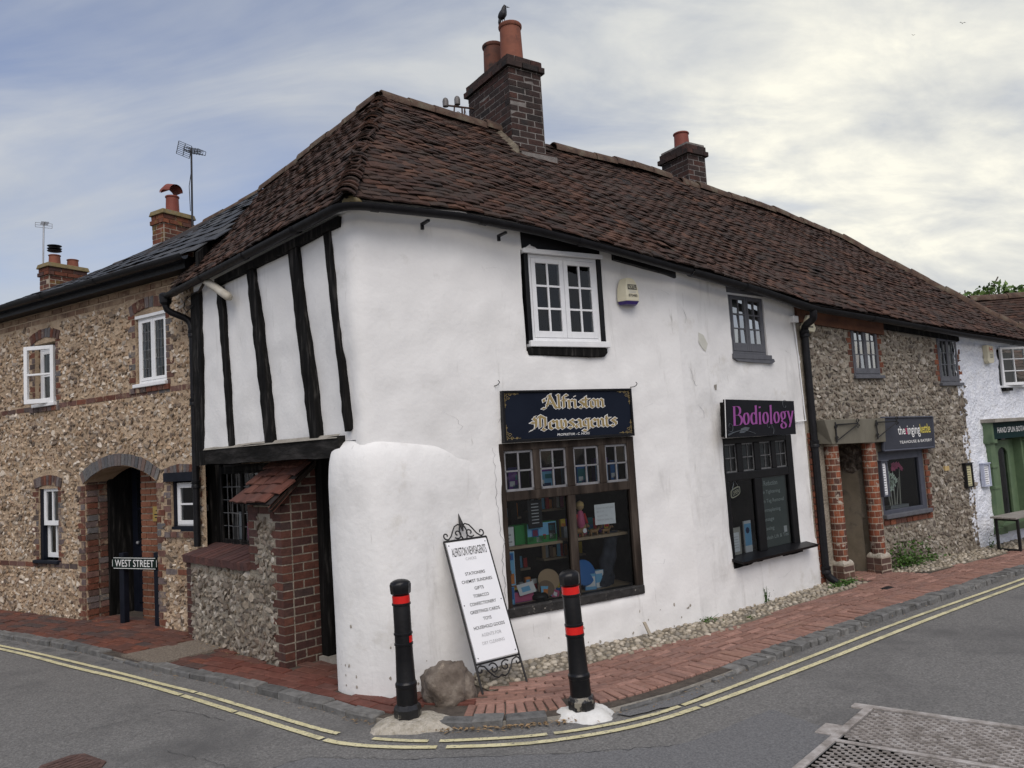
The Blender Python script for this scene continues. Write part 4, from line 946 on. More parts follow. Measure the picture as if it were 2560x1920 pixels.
# brick dressings
pl = Pile(); fo, fi = .0055, -.07
BND = []
def mark(u0, u1, z0, z1): BND.append((u0, u1, z0, z1))
def band_ok(u, z): return cot_ok(u, z)
brick_band(pl, CT, -7.9, UEND, 2.66, fi, fo, ok=lambda u, z: cot_ok(u, z)); mark(-8, UEND, 2.65, 2.74)
brick_band(pl, CT, -7.9, 2.9, .60, fi, fo, ok=lambda u, z: cot_ok(u, z)); mark(-8, 2.92, .59, .68)
brick_band(pl, CT, 3.5, 3.9, .60, fi, fo); mark(3.5, 3.95, .59, .68); brick_band(pl, CT, 5.7, UEND, .60, fi, fo); mark(5.7, UEND, .59, .68)
pe = Pile()
for z in (3.82, 3.90, 3.985): brick_band(pe, CT, -7.9, UEND, z, fi, fo+.012*(z-3.85)*8, shift=.1*(int(z*10) % 2))
pe.put(cwall, 'brick', mat('mortar_smeared_brick', [(.6, .6, .6), (1.1, 1.1, 1.1)], scale=6, bump=.6, bscale=50, tint=[(.22, .13, .08), (.16, .10, .07), (.27, .175, .11), (.19, .115, .075)], blotch=[(4, (.30, .215, .14), .46, .60)]))
mark(-8, UEND, 3.80, 4.2)
for (a, b, c, d), lng in zip(COPN, (.12, .13, .15, .13)):
    z0 = c-.03
    quoin(pl, CT, a, -1, z0, d+.02, fi, fo, lng, .065); quoin(pl, CT, b, 1, z0, d+.02, fi, fo, lng, .065); mark(a-.10, a, z0, d); mark(b, b+.10, z0, d)
    rise = .07 if d > 2 else .045
    arch_bricks(pl, CT, (a+b)/2, (b-a)/2+.08, d, rise, 11 if d < 2 else 10, fi, fo+.006, L=.13); mark(a-.12, b+.12, d, d+.22)
    brick_band(pl, CT, a-.1, b+.1, c-.085, fi, fo+.02, L=.11); mark(a-.1, b+.1, c-.09, c)
quoin(pl, CT, ARC[0], -1, -.05, 1.66, -.16, fo+.004, .16, .09); mark(ARC[0]-.13, ARC[0], -.1, 1.7)
quoin(pl, CT, ARC[1], 1, -.05, 1.66, -.16, fo+.004, .15, .07); mark(ARC[1], ARC[1]+.11, -.1, 1.7)
pl.put(cwall, 'brick', brick_m)
pl = Pile(); arch_bricks(pl, CT, (ARC[0]+ARC[1])/2, (ARC[1]-ARC[0])/2+.02, 1.655, .205, 24, -.12, fo+.012, L=.145); pl.put(cwall, 'arch_brick', mat('grey_header_brick', [(.7, .7, .7), (1.15, 1.15, 1.15)], scale=18, bump=.6, bscale=70, tint=[(.15, .145, .14), (.10, .10, .105), (.19, .18, .17), (.17, .12, .10), (.12, .12, .125)]))
mark(ARC[0]-.1, ARC[1]+.1, 1.62, 2.06)
# head of the arch: dark void above springing
def inmark(u, z):
    for a, b, c, d in BND:
        if a < u < b and c < z < d:
            if (c, d) == (1.62, 2.06):
                if z < arch_z(min(max(u, ARC[0]), ARC[1]))+.16: return True
                continue
            return True
    return False
flints(cwall, CT, -3.5, UEND, -.02, 3.8, lambda u, z: cot_ok(u, z) and not inmark(u, z), flint_w, course=.047, w=(.013, .042), h=(.011, .029), dep=(.018, .044), fill=.88, jit=.30)
# porch recess
pr = MB(); D = -.32
pr.quad(CT.P(ARC[0], -.1, -.14), CT.P(ARC[0], 1.9, -.14), CT.P(ARC[0], 1.9, D), CT.P(ARC[0], -.1, D)); pr.quad(CT.P(ARC[1], -.1, -.14), CT.P(ARC[1], 1.9, -.14), CT.P(ARC[1], 1.9, D), CT.P(ARC[1], -.1, D))
pr.quad(CT.P(4.76, -.1, D), CT.P(ARC[1], -.1, D), CT.P(ARC[1], 2.0, D), CT.P(4.76, 2.0, D))
pr.build('porch_recess', mortar_br, cott)
# reveal bricks on the left jamb and back wall brickwork beside the door
pl = Pile()
fl = Fr(CT.P(ARC[0], 0, 0)[:2], -CT.n[:2]); fl.n = CT.u.copy()
for k in range(23):
    z = -.04+k*.077
    for a in (0, .16):
        pl.add(fl, a+(.0 if k % 2 else .02), a+.15, z, z+.067, -.03, .024)
pl.put(cwall, 'brick', brick_m)
pl = Pile(); fb = Fr(CT.P(0, 0, D)[:2], CT.u[:2])
for k in range(25): brick_band(pl, fb, 4.76, ARC[1], -.05+k*.077, -.05, .012, shift=.107*(k % 2))
pl.put(cwall, 'brick', mat('porch_orange_brick', [(.7, .7, .7), (1.1, 1.1, 1.1)], scale=16, bump=.5, bscale=60, tint=[(.24, .10, .055), (.19, .075, .04), (.28, .12, .07), (.16, .06, .036)]))
D0, D = D, D-.30
dr = MB(); dr.box(CT, 4.16, 4.74, -.02, 1.84, D, D+.05); door = dr.build('door', navy, cott, bevel=.004)
m = MB()
for a, b, c, d in ((4.28, 4.46, .1, .62), (4.5, 4.68, .1, .62), (4.28, 4.68, .68, .80)): m.box(CT, a, b, c, d, D+.05, D+.062)
m.build('panel', navy, door, bevel=.006)
for a, b in ((4.28, 4.47), (4.49, 4.68)):
    for c, d in ((.90, 1.28), (1.31, 1.74)): MB().box(CT, a, b, c, d, D+.051, D+.056).build('pane', mat('dark_door_glass', [(.006, .007, .009)], rough=.12, bump=0, spec=.4) if 'dark_door_glass' not in MATS else MATS['dark_door_glass'], door)
MB().lathe(CT.P(4.30, .86, D+.07), [(.012, -.02), (.022, -.01), (.022, .01), (.012, .02)], 10).build('knob', alum, door)
D = D0
MB().box(CT, 4.085, 4.15, -.02, 1.86, D-.30, D+.05).build('shaded_reveal', timber, cott, bevel=.004); MB().box(CT, 4.745, 4.77, -.02, 1.86, D-.42, D-.002).build('shaded_reveal', dark, cott); MB().box(CT, 4.15, 4.745, 1.85, 1.9, D-.45, D-.002).build('shaded_reveal', dark, cott)  # reveals coloured near black to stand in for a deep porch's shade
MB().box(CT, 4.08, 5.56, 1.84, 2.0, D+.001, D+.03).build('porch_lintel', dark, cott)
pq = MB().box(fb, 5.02, 5.20, 1.16, 1.34, .014, .024).build('name_plaque', brass, cott)
for i, (a, b, z) in enumerate(((5.08, 5.14, 1.28), (5.05, 5.17, 1.235), (5.06, 5.16, 1.20))): MB().box(fb, a, b, z, z+.014, .024, .0255).build('lettering', letter_k, pq)
# windows: open casement at the left, leaded casement, sash, little casement
w1 = window(cott, CT, 2.94, 3.42, 2.74, 3.50, -.06, whitepaint, pane, cas=1, cols=1, rows=2, fw=.04, cw=.045, bar=.02, back=curtain_dk, backo=.2)
MB().box(CT, 2.91, 3.46, 2.70, 2.745, -.1, .05).build('sill', whitepaint, w1, bevel=.006)
hinge = CT.P(3.40, 0, .0); fo_ = Fr(hinge[:2], (-CT.u*math.cos(rad(24))+CT.n*math.sin(rad(24)))[:2])
om = MB(); Wd = .43
for a, b, c, d in ((0, .05, 2.74, 3.50), (Wd-.05, Wd, 2.74, 3.50), (.05, Wd-.05, 2.74, 2.80), (.05, Wd-.05, 3.45, 3.50), (.05, Wd-.05, 3.11, 3.135)): om.box(fo_, a, b, c, d, -.02, .02)
oc = om.build('open_casement', whitepaint, w1, bevel=.003)
w2 = window(cott, CT, 5.22, 5.79, 2.80, 3.60, -.03, whitepaint, pane, cas=2, cols=3, rows=6, fw=.035, cw=.035, bar=.007, barm=lead, leaded=True, back=curtain_dk, backo=.15)
MB().box(CT, 5.19, 5.82, 2.755, 2.80, -.1, .045).build('sill', whitepaint, w2, bevel=.008)
MB().box(CT, 5.20, 5.80, 3.585, 3.66, -.12, .0).build('head', whitepaint, w2)
w3 = MB().box(CT, 2.96, 3.05, .66, 1.66, -.14, -.02).build('window', navy, cott)
def sash(par, z0, z1, o):
    m = MB(); a, b = 3.05, 3.47
    for q in ((a, a+.05, z0, z1), (b-.05, b, z0, z1), (a+.05, b-.05, z0, z0+.06), (a+.05, b-.05, z1-.04, z1), ((a+b)/2-.01, (a+b)/2+.01, z0+.06, z1-.04)): m.box(CT, *q, o-.04, o)
    s_ = m.build('sash', whitepaint, par, bevel=.003)
    for a0, b0 in ((a+.05, (a+b)/2-.01), ((a+b)/2+.01, b-.05)): MB().quad(CT.P(a0, z0+.06, o-.02), CT.P(b0, z0+.06, o-.02), CT.P(b0, z1-.04, o-.02), CT.P(a0, z1-.04, o-.02)).build('pane', pane, par)
sash(w3, 1.14, 1.62, -.03); sash(w3, .72, 1.17, -.075)
MB().box(CT, 3.0, 3.5, .68, 1.64, -.36, -.34).build('interior', curtain_dk, w3)
MB().box(CT, 2.92, 3.52, .655, .70, -.14, .06).build('sill', navy, w3, bevel=.01)
w4 = window(cott, CT, 5.86, 6.24, 1.14, 1.62, -.05, whitepaint, pane, cas=1, cols=1, rows=2, fw=.012, cw=.045, bar=.02, back=dark, backo=.3)
MB().box(CT, 5.80, 5.86, 1.08, 1.66, -.14, -.03).build('jamb', navy, w4); MB().box(CT, 5.80, 6.28, 1.08, 1.135, -.14, .0).build('sill', navy, w4); MB().box(CT, 5.74, 6.30, 1.64, 1.74, -.12, .04).build('lintel', navy, w4)
# slate roof
def c_eave(u): return CT.P(u, 4.13, .17)
def c_ridge(u): return CT.P(u, float(np.interp(u, [-6, -2.35, .56, 2.69, 4.3, 5.52, 6.6], [4.98, 5.04, 5.15, 5.27, 5.52, 5.74, 5.9])), -2.0)
def c_clip(u, t): return -6 < u < 6.72-1.22*t
rb = MB()
uu = np.linspace(-6, 6.6, 20)
for a, b in zip(uu[:-1], uu[1:]):
    A1, B1 = [min(x, 6.62) for x in (a, b)]; A2, B2 = [min(x, 5.45) for x in (a, b)]
    rb.quad(c_eave(A1), c_eave(B1), c_ridge(B2), c_ridge(A2)); rb.quad(c_ridge(A2), c_ridge(B2), CT.P(B2, 4.0, -4.2), CT.P(A2, 4.0, -4.2))
croof = rb.build('roof', roofbase, cott)
tile_roof(croof, 'slate', slate, c_eave, c_ridge, -6, 6.72, c_clip, gauge=.17, w=.26, th=.007, wav=.010, rnd=.35, lift=-.012, l=.30, tilt=.05)
ridge_tiles(croof, 'ridge_tile', ridge_m, [c_ridge(u)+np.array([0, 0, -.03]) for u in np.linspace(-6, 5.45, 24)], .085, .4)
vg = MB(); A_, B_ = CT.P(6.64, 4.10, .2), CT.P(5.46, 5.70, -2.0)
d_ = np.array(B_)-np.array(A_)
vg.add([A_, B_, B_+np.array([0, 0, -.20]), A_+np.array([0, 0, -.20]), A_+CT.u*.05, B_+CT.u*.05, B_+CT.u*.05+np.array([0, 0, -.20]), A_+CT.u*.05+np.array([0, 0, -.20])], BOXF)
vg.build('bargeboard', timber, croof)
gutter(cott, [CT.P(u, 4.10, .24) for u in np.linspace(-6, 6.5, 26)], gutter_m)
MB().box(CT, -6, 6.4, 3.98, 4.12, .0, .16).build('fascia', gutter_m, cott)
chA = chimney(cott, CT, 3.02, 3.31, -1.70, -2.22, 4.95, 5.72, brick_lich, mortar_br, [(3.165, -1.96, .10, .30, potred)], cap=2, capm=lichen, corb=.025)
hood = MB(); c = CT.P(3.165, 6.10, -1.96)
hood.tube([c-CT.u*.13, c-CT.u*.04+np.array([0, 0, .03]), c+CT.u*.10], [.13, .135, .12], 11, cap=False, arc=(-1.5, 1.5), up=(0, 0, 1)); hood.tube([c-CT.u*.13, c+CT.u*.10], [.115, .105], 11, cap=False, arc=(-1.5, 1.5), up=(0, 0, 1))
hood.build('hood', potred, chA, smooth=True)
MB().box(CT, 3.03, 3.33, 5.0, 5.24, -1.99, -1.685).build('flashing', leadsheet, chA)
st = MB()
for i in range(4): st.box(CT, 3.312, 3.325, 5.05+.09*i, 5.22+.08*i, -1.78-.11*i-.1, -1.78-.11*i)
st.build('stepped_flashing', leadsheet, chA)
chB = chimney(cott, CT, -.29, .02, -1.70, -2.36, 4.85, 5.48, brick_lich, mortar_br, [(-.135, -1.88, .095, .20, pot_m), (-.135, -2.2, .095, .17, pot_m)], cap=2, capm=lichen, corb=.03)
for z in (5.76, 5.80, 5.85): MB().lathe(CT.P(-.135, z, -1.88), [(.04, 0), (.11, .01), (.12, .02), (.04, .03)], 14).build('cowl', steel_dk, chB)
st = MB()
for i in range(5): st.box(CT, .022, .034, 4.90+.06*i, 5.06+.06*i, -1.76-.11*i-.1, -1.76-.11*i)
st.build('stepped_flashing', leadsheet, chB)
# cottage rear walls so the roof stands on something from the side
MB().box(CT, -6, 5.4, 0, 4.0, -4.1, -4.0).build('rear_wall', mortar_tan, cott)
# ------------------------------------------------------------------ the white corner shop
class PathFr:
    """frame that follows a plan polyline; u measured so that it equals W1's u on the straight part"""
    def __init__(s, pts, s_at, u_at):
        p = resample(np.array(pts), .02); s.p = p; L = np.concatenate([[0], np.cumsum(np.linalg.norm(np.diff(p, axis=0), axis=1))])
        k = np.argmin(np.linalg.norm(p-np.array(s_at), axis=1)); s.uu = L-L[k]+u_at
        t = np.gradient(p, axis=0); t /= np.linalg.norm(t, axis=1)[:, None]; s.t = t
    def at(s, u): return np.array([np.interp(u, s.uu, s.p[:, 0]), np.interp(u, s.uu, s.p[:, 1])]), np.array([np.interp(u, s.uu, s.t[:, 0]), np.interp(u, s.uu, s.t[:, 1])])
    def P(s, u, z, o=0):
        p, t = s.at(u); t = t/np.linalg.norm(t); return np.array([p[0]+t[1]*o, p[1]-t[0]*o, z])
def bez(a, b, c, n=24): return [tuple((1-t)**2*np.array(a)+2*t*(1-t)*np.array(b)+t*t*np.array(c)) for t in np.linspace(0, 1, n)]
TJ = Fr(T.P(0, 0, .30)[:2], T.u[:2])          # jettied upper storey of the side wall
K_ = Pxy(W1, -1.325)
UP = PathFr([Pxy(TJ, 1.22), Pxy(TJ, 4.05)]+bez(Pxy(TJ, 4.16), K_, Pxy(W1, -1.22), 14)+[Pxy(W1, -.5), Pxy(W1, 0), Pxy(W1, 2.06)], Pxy(W1, 0), 0.)
ET = np.array([(-1.19, 3.755, .09), (-.5, 3.75, .14), (.24, 3.67, .24), (.91, 3.56, .33), (1.76, 3.44, .35), (2.4, 3.39, .29), (3.2, 3.32, .22), (4.12, 3.20, .15), (5.51, 3.11, .18), (7.36, 2.97, .23), (9.18, 2.88, .24), (10.6, 2.82, .24)])
RT = np.array([(-.6, 5.68), (-.22, 5.64), (.19, 5.59), (.78, 5.54), (1.97, 5.46), (2.86, 5.42), (3.93, 5.36), (4.84, 5.29), (6.15, 5.14), (7.76, 4.94), (10.6, 4.6)])
eo = lambda u: float(np.interp(u, ET[:, 0], ET[:, 2])); ez = lambda u: float(np.interp(u, ET[:, 0], ET[:, 1]))
shop = thing('corner_shop', 'white limewashed corner shop with black timber studs and a hipped clay tile roof', 'shop', MF.P(-.3, 0, -.8))
ow = [(.22, 1.11, 2.64, 3.575), (-.11, 1.345, .36, 1.83)]
def bulge(u, z): return .03*math.exp(-((z-1.0)/.9)**2)*0+.014*math.sin(1.7*u+.9*z)+.010*math.sin(2.9*z+u)
U0_ = float(UP.uu[0]); UC = float(UP.uu[0])+(4.12-1.22)
wg = wall_grid(UP, U0_, 2.026, -.06, lambda u: min(3.80+.13*min(1, max(0, (u-UC)/.4)), ez(u)+.14), ow+[(U0_, UC, -.06, 1.93)], res=.055, amp=.015, nscale=1.6, depth=.11, fade=lambda u: min(1, max(0, (2.026-u)/.30))**1.0, shape=lambda u, z: (bulge(u, z) if not any(a-.04 < u < b+.04 and c-.04 < z < d+.04 for a, b, c, d in ow) else 0))
swall = wg.build('wall', plaster, shop, smooth=True, angle=50)
# buttress at the corner
def buttress():
    pl = [np.array(p) for p in BUTT]; top = [1.70, 1.76, 1.86, 1.93, 1.97, 1.97, 1.95, 1.93, 1.90, 1.88]
    p = []; tz = []
    for i in range(len(pl)-1):
        for t in np.linspace(0, 1, 9)[:-1]: p.append(pl[i]*(1-t)+pl[i+1]*t); tz.append(1.955)
    p.append(pl[-1]); tz.append(1.9)
    p = np.array(p); k = 9
    ps = np.stack([np.convolve(np.pad(p[:, i], k//2, mode='edge'), np.ones(k)/k, 'valid') for i in (0, 1)], 1); ps[0] = p[0]; ps[-1] = p[-1]
    topoly = [Pxy(T, 3.42, -.25), (-1.55, 6.26), (-1.495, 6.17), (-1.39, 6.08), (-1.24, 5.99), Pxy(W1, -1.25, .09), Pxy(W1, -1.05, .075), Pxy(W1, -.80, .05), Pxy(W1, -.55, .012), Pxy(W1, -.18, -.012)]
    pt_ = []
    for i in range(len(topoly)-1):
        for t in np.linspace(0, 1, 9)[:-1]: pt_.append(np.array(topoly[i])*(1-t)+np.array(topoly[i+1])*t)
    pt_.append(np.array(topoly[-1])); pt_ = np.array(pt_)
    pts2 = np.stack([np.convolve(np.pad(pt_[:, i], k//2, mode='edge'), np.ones(k)/k, 'valid') for i in (0, 1)], 1); pts2[0] = pt_[0]; pts2[-1] = pt_[-1]
    cen = np.array(W1.P(-1.0, 0, -.62)[:2]); N = len(ps)
    zs = list(np.linspace(-.06, 1.80, 26)); prof = [(z, 0) for z in zs if z < 1.58]+[(1.62, .002), (1.70, .009), (1.77, .022), (1.83, .042), (1.875, .072), (1.915, .112), (1.95, .165), (1.975, .23), (1.99, .32), (1.995, .44)]
    V = []; F = []
    for z, ins in prof:
        for i in range(N):
            kz = min(1, max(0, z/1.85)); q = ps[i]*(1-kz)+pts2[i]*kz; d = cen-q; L = np.linalg.norm(d); w = 1
            q = q+d/L*min(ins, L*.9); 
            b = (.006*fbm((q[0], q[1], z), 1.7)+.003*fbm((q[0], q[1], z), 5))*(1 if z < 1.8 else .5)
            dd = -d/L*b; V.append((q[0]+dd[0], q[1]+dd[1], z))
    R_ = len(prof)
    for r in range(R_-1):
        for i in range(N-1): F.append((r*N+i, r*N+i+1, (r+1)*N+i+1, (r+1)*N+i))
    bo = MB().add(V, F).build('buttress', plaster_dirty, shop, smooth=True, angle=60)
    g = np.random.default_rng(9); chm = mat('bared_plaster', [(.24, .21, .17), (.40, .37, .32)], bump=.4, scale=30)
    for _ in range(34):
        r = int(abs(g.normal(0, 3))); i = int(g.integers(10, N-14))
        if r > 9: continue
        q = np.array([V[r*N+i], V[r*N+i+1], V[(r+1)*N+i+1], V[(r+1)*N+i]]); c = q.mean(0); nn = np.cross(q[1]-q[0], q[3]-q[0]); nn /= np.linalg.norm(nn); nn = nn if nn[1] < 0 else -nn
        a = (q[1]-q[0])/np.linalg.norm(q[1]-q[0]); b = (q[3]-q[0])/np.linalg.norm(q[3]-q[0]); k = int(g.integers(5, 8)); s_ = g.uniform(.004, .013)
        MB().add([c+nn*.0035+a*s_*math.cos(t)*g.uniform(.5, 1.2)+b*s_*1.4*math.sin(t)*g.uniform(.5, 1.2) for t in np.linspace(0, 6.28, k, endpoint=False)], [tuple(range(k))]).build('chip', chm, bo)
buttress()
# timber framed side: plaster panels, studs, beams
def stud(p, name='stud', m=timber, o0=-.04, o1=.036, T=TJ):
    """p: four (u,z): bottom-left, bottom-right, top-right, top-left; edges made a little ragged"""
    n = 22; L = []; Rr = []
    for i in range(n):
        t = i/(n-1); l = np.array(p[0])*(1-t)+np.array(p[3])*t; r = np.array(p[1])*(1-t)+np.array(p[2])*t
        L.append(l+[RNG.normal(0, .0026), 0]); Rr.append(r+[RNG.normal(0, .0026), 0])
    poly = [tuple(q) for q in Rr]+[tuple(q) for q in L[::-1]]
    mb = MB(); V = []; F = []
    for i in range(n): V += [T.P(L[i][0], L[i][1], o0), T.P(L[i][0], L[i][1], o1+RNG.normal(0, .003)), T.P(Rr[i][0], Rr[i][1], o1+RNG.normal(0, .003)), T.P(Rr[i][0], Rr[i][1], o0)]
    for i in range(n-1):
        for a in range(3): F.append((4*i+a, 4*i+a+1, 4*i+5+a, 4*i+4+a))
    F += [(0, 1, 2, 3), (4*n-4, 4*n-1, 4*n-2, 4*n-3)]
    return mb.add(V, F).build(name, m, shop)
stud([(2.0, 1.96), (2.115, 1.96), (1.945, 3.58), (1.83, 3.58)]); stud([(2.74, 1.96), (2.89, 1.96), (2.62, 3.63), (2.48, 3.63)]); stud([(3.515, 1.96), (3.655, 1.96), (3.425, 3.68), (3.26, 3.68)]); stud([(4.05, 2.0), (4.09, 2.02), (3.95, 3.70), (3.845, 3.70)])
stud([(.72, .60), (.90, .60), (.86, 1.92), (.72, 1.92)], 'corner_post', o0=-.12, o1=.04, T=T); stud([(1.22, 1.80), (1.44, 1.80), (1.42, 3.64), (1.20, 3.64)], 'corner_post', o0=-.12, o1=.035)
MB().prism(TJ, [(1.82, 3.60), (4.09, 3.66), (4.10, 3.745), (1.82, 3.675)], -.02, .05).build('wall_plate', timber, shop)
MB().box(T, .60, .75, .4, 3.7, -.4, -.1).build('return_wall', dark, shop)
MB().box(TJ, 1.18, 1.24, 1.9, 3.75, -.6, -.01).build('jetty_end', timber, shop)
bm = MB(); n = 15; V = []; F = []
for i in range(n):
    u = 1.42+(3.97-1.42)*i/(n-1); a, b = 1.805+RNG.normal(0, .006), 1.965+RNG.normal(0, .005); V += [TJ.P(u, a, -.5), TJ.P(u, a, .030+RNG.normal(0, .005)), TJ.P(u, b, .040+RNG.normal(0, .006)), TJ.P(u, b, -.5)]
for i in range(n-1):
    for q in range(4): F.append((4*i+q, 4*i+(q+1) % 4, 4*i+4+(q+1) % 4, 4*i+4+q))
F += [(0, 1, 2, 3), (4*n-4, 4*n-1, 4*n-2, 4*n-3)]
bm.add(V, F).build('bressumer_beam', beam_m, shop)
lt = MB(); lt.add([TJ.P(u, z, o) for u in np.linspace(1.45, 3.96, 12) for z, o in ((1.955, .055), (1.988, .014))], [(2*i, 2*i+2, 2*i+3, 2*i+1) for i in range(11)]); lt.build('mortar_fillet', cement, shop)
# ground floor on the side: leaded window, door, wall behind
MB().box(T, .70, 1.02, .60, 1.80, -.16, -.03).build('side_wall', timber, shop)
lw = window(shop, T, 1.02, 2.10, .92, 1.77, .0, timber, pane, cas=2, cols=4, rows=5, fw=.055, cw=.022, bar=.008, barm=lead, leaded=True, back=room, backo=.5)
MB().box(T, .98, 2.15, .86, .915, -.1, .05).build('sill', timber, lw, bevel=.01)
m = MB()
for i, (u, w_, h_, c_) in enumerate(((1.12, .10, .34, 'white'), (1.26, .12, .22, 'pink'), (1.42, .11, .3, 'sky'), (1.70, .14, .42, 'yellow'), (1.9, .1, .25, 'red'))):
    MB().box(T, u, u+w_, .93 if i != 3 else 1.28, .93+h_ if i != 3 else 1.70, -.22, -.17).build('window_card', P_[c_], lw)
MB().box(T, 2.10, 3.0, .0, 1.80, -.18, -.08).build('side_wall', dark, shop)
dj = MB(); dj.box(T, 2.985, 3.09, -.02, 1.80, -.25, -.02); dj.build('door_jamb', timber, shop, bevel=.006)
dm = MB(); dm.box(T, 3.09, 3.44, -.02, 1.80, -.22, -.18); dd = dm.build('door', timber, shop)
for i in range(4): MB().box(T, 3.095+.085*i, 3.175+.085*i, .0, 1.78, -.18, -.17).build('plank', timber, dd)
MB().lathe(T.P(3.13, .95, -.15), [(.008, -.015), (.02, -.005), (.02, .01), (.01, .018)], 10).build('knob', iron, dd)
MB().box(T, 3.0, 3.5, -.05, .03, -.25, .02).build('doorstep', cement, shop)
# projecting flint bay: low wall with sloping brick coping, tall brick pier and lean-to tile roof
B0, B1, BO = .92, 2.97, .33
bay = MB()
bay.box(T, B0, 2.36, -.06, .80, -.05, BO-.003); bay.box(T, 2.36, B1-.003, -.06, 1.40, -.05, BO-.003)
bayo = bay.build('bay_wall', mortar_grey, shop)
# gable infill of pier below the lean-to
fp = Fr(T.P(B1-.015, 0, 0)[:2], -T.n[:2]); fp.n = T.u.copy()      # pier side: u runs inwards from the T plane
sidep = MB(); V = [T.P(B1-.0035, 1.38, BO-.03), T.P(B1-.0035, 1.38, -.08), T.P(B1-.0035, 1.74, -.08), T.P(B1-.0035, 1.74, .04)]; V2 = [T.P(B1-.12, *q) for q in ((1.38, BO-.03), (1.38, -.08), (1.74, -.08), (1.74, .04))]
sidep.add(V+V2, [(0, 1, 2, 3), (7, 6, 5, 4), (0, 4, 5, 1), (1, 5, 6, 2), (2, 6, 7, 3), (3, 7, 4, 0)]); sidep.build('pier_gable', mortar_grey, shop)
pl = Pile()
def roofline(o): return 1.75-(o-.02)*(1.75-1.42)/(.5-.02)-.03
H_ = .076
for k in range(23):
    z = -.03+k*H_
    # side face of the pier
    L0 = [-.075, .13, .235] if k % 2 else [-.075, .03, .235]
    for a, b in zip(L0, L0[1:]+[BO]):
        aa, bb = a, b-.010 if b < BO else b
        if z+.066 < roofline(bb): 
            c = T.P(B1-.045, z+.033, (aa+bb)/2); Bm = np.stack([-T.n, np.array([0, 0, 1.]), T.u], 1)
            pl.m.append(M4(Bm[:, 0]*(bb-aa), Bm[:, 1]*.066, Bm[:, 2]*.09, c+T.u*RNG.normal(0, .0012))); pl.vi.append(int(RNG.integers(14)))
        elif z+.066 < roofline(aa+.02):
            b2 = aa+.02+(roofline(aa+.02)-z-.066)/.69; b2 = min(b2, bb)
            if b2-aa > .03:
                c = T.P(B1-.045, z+.033, (aa+b2)/2); Bm = np.stack([-T.n, np.array([0, 0, 1.]), T.u], 1); pl.m.append(M4(Bm[:, 0]*(b2-aa), Bm[:, 1]*.066, Bm[:, 2]*.09, c)); pl.vi.append(int(RNG.integers(14)))
    if z < 1.36:
        w = .20 if k % 2 else .11; pl.add(T, B1-w, B1-.001, z, z+.066, BO-.09, BO+.002)
        if k % 2: pass
    if .74 < z < 1.36: w = .18 if k % 2 else .10; pl.add(T, 2.355, 2.355+w, z, z+.066, BO-.09, BO+.004)
    if z < .74: w = .15 if k % 2 else .09; pl.add(T, B0-.004, B0+w, z, z+.066, BO-.10, BO+.004)
brick_band(pl, T, 2.36, B1-.11, 1.325, BO-.09, BO+.003)
pl.put(bayo, 'brick', brick_pier)
flints(bayo, T, B0+.1, B1-.1, -.01, 1.32, lambda u, z: (z < .76 or u > 2.52) and not (u < B0+.14 and z < .78) and u < B1-.17, flint_g, course=.058, w=(.028, .05)) if False else None
bf = Fr(T.P(0, 0, BO-.003)[:2], T.u[:2])
flints(bayo, bf, B0+.08, B1-.1, -.01, 1.31, lambda u, z: (z < .77 or u > 2.50) and not (u < B0+.12) and u < B1-.14, flint_g, course=.050, w=(.016, .048), h=(.014, .038), dep=(.02, .046))
# coping of bricks on edge, sloping outwards
pl = Pile(); cm_ = MB()
n = 21
for i in range(n):
    a = B0-.03+(2.37-B0+.03)*i/n; b = B0-.03+(2.37-B0+.03)*(i+1)/n-.005; slope = math.atan2(.085, .36); c = T.P((a+b)/2, .873, .175); yy = T.n*math.cos(slope)-np.array([0, 0, 1])*math.sin(slope); zz = np.array([0, 0, 1])*math.cos(slope)+T.n*math.sin(slope)
    pl.m.append(M4(T.u*(b-a), yy*.40, zz*.075, c+zz*RNG.normal(0, .003))); pl.vi.append(int(RNG.integers(14)))
pl.put(bayo, 'coping_brick', mat('purple_red_coping', [(.7, .7, .7), (1.1, 1.1, 1.1)], scale=14, bump=.5, bscale=60, tint=[(.105, .050, .045), (.075, .042, .040), (.13, .058, .048), (.09, .045, .04)]))
MB().box(T, .95, 2.36, .85, .905, -.05, .05).build('coping_bed', cement, shop)
# lean-to roof over the pier
def l_eave(u): return T.P(u, 1.425, .47)
def l_ridge(u): return T.P(u-.02, 1.80, .02)
lb = MB(); lb.quad(l_eave(2.32), l_eave(3.06), l_ridge(3.06), l_ridge(2.32)); lroof = lb.build('lean_to_roof', roofbase, shop)
tile_roof(lroof, 'tile', porchtile, l_eave, l_ridge, 2.30+.08, 3.02, lambda u, t: t < .96, gauge=.115, w=.17, th=.014, wav=.0, n=10, rnd=.8)
for k in range(3): MB().quad(T.P(3.065+.006*k, 1.405-.02*k, .49-.02*k), T.P(3.05, 1.80-.03*k, .02), T.P(3.02, 1.79-.03*k, .02), T.P(3.03, 1.395-.02*k, .49-.02*k)).build('verge_tile', porchtile, lroof)
vb = MB(); vb.add([T.P(3.0, 1.36, .46), T.P(3.055, 1.36, .46), T.P(3.05, 1.735, .0), T.P(3.0, 1.735, .0), T.P(3.0, 1.415, .46), T.P(3.055, 1.415, .46), T.P(3.05, 1.79, .0), T.P(3.0, 1.79, .0)], BOXF); vb.build('verge_board', oldwood, lroof)
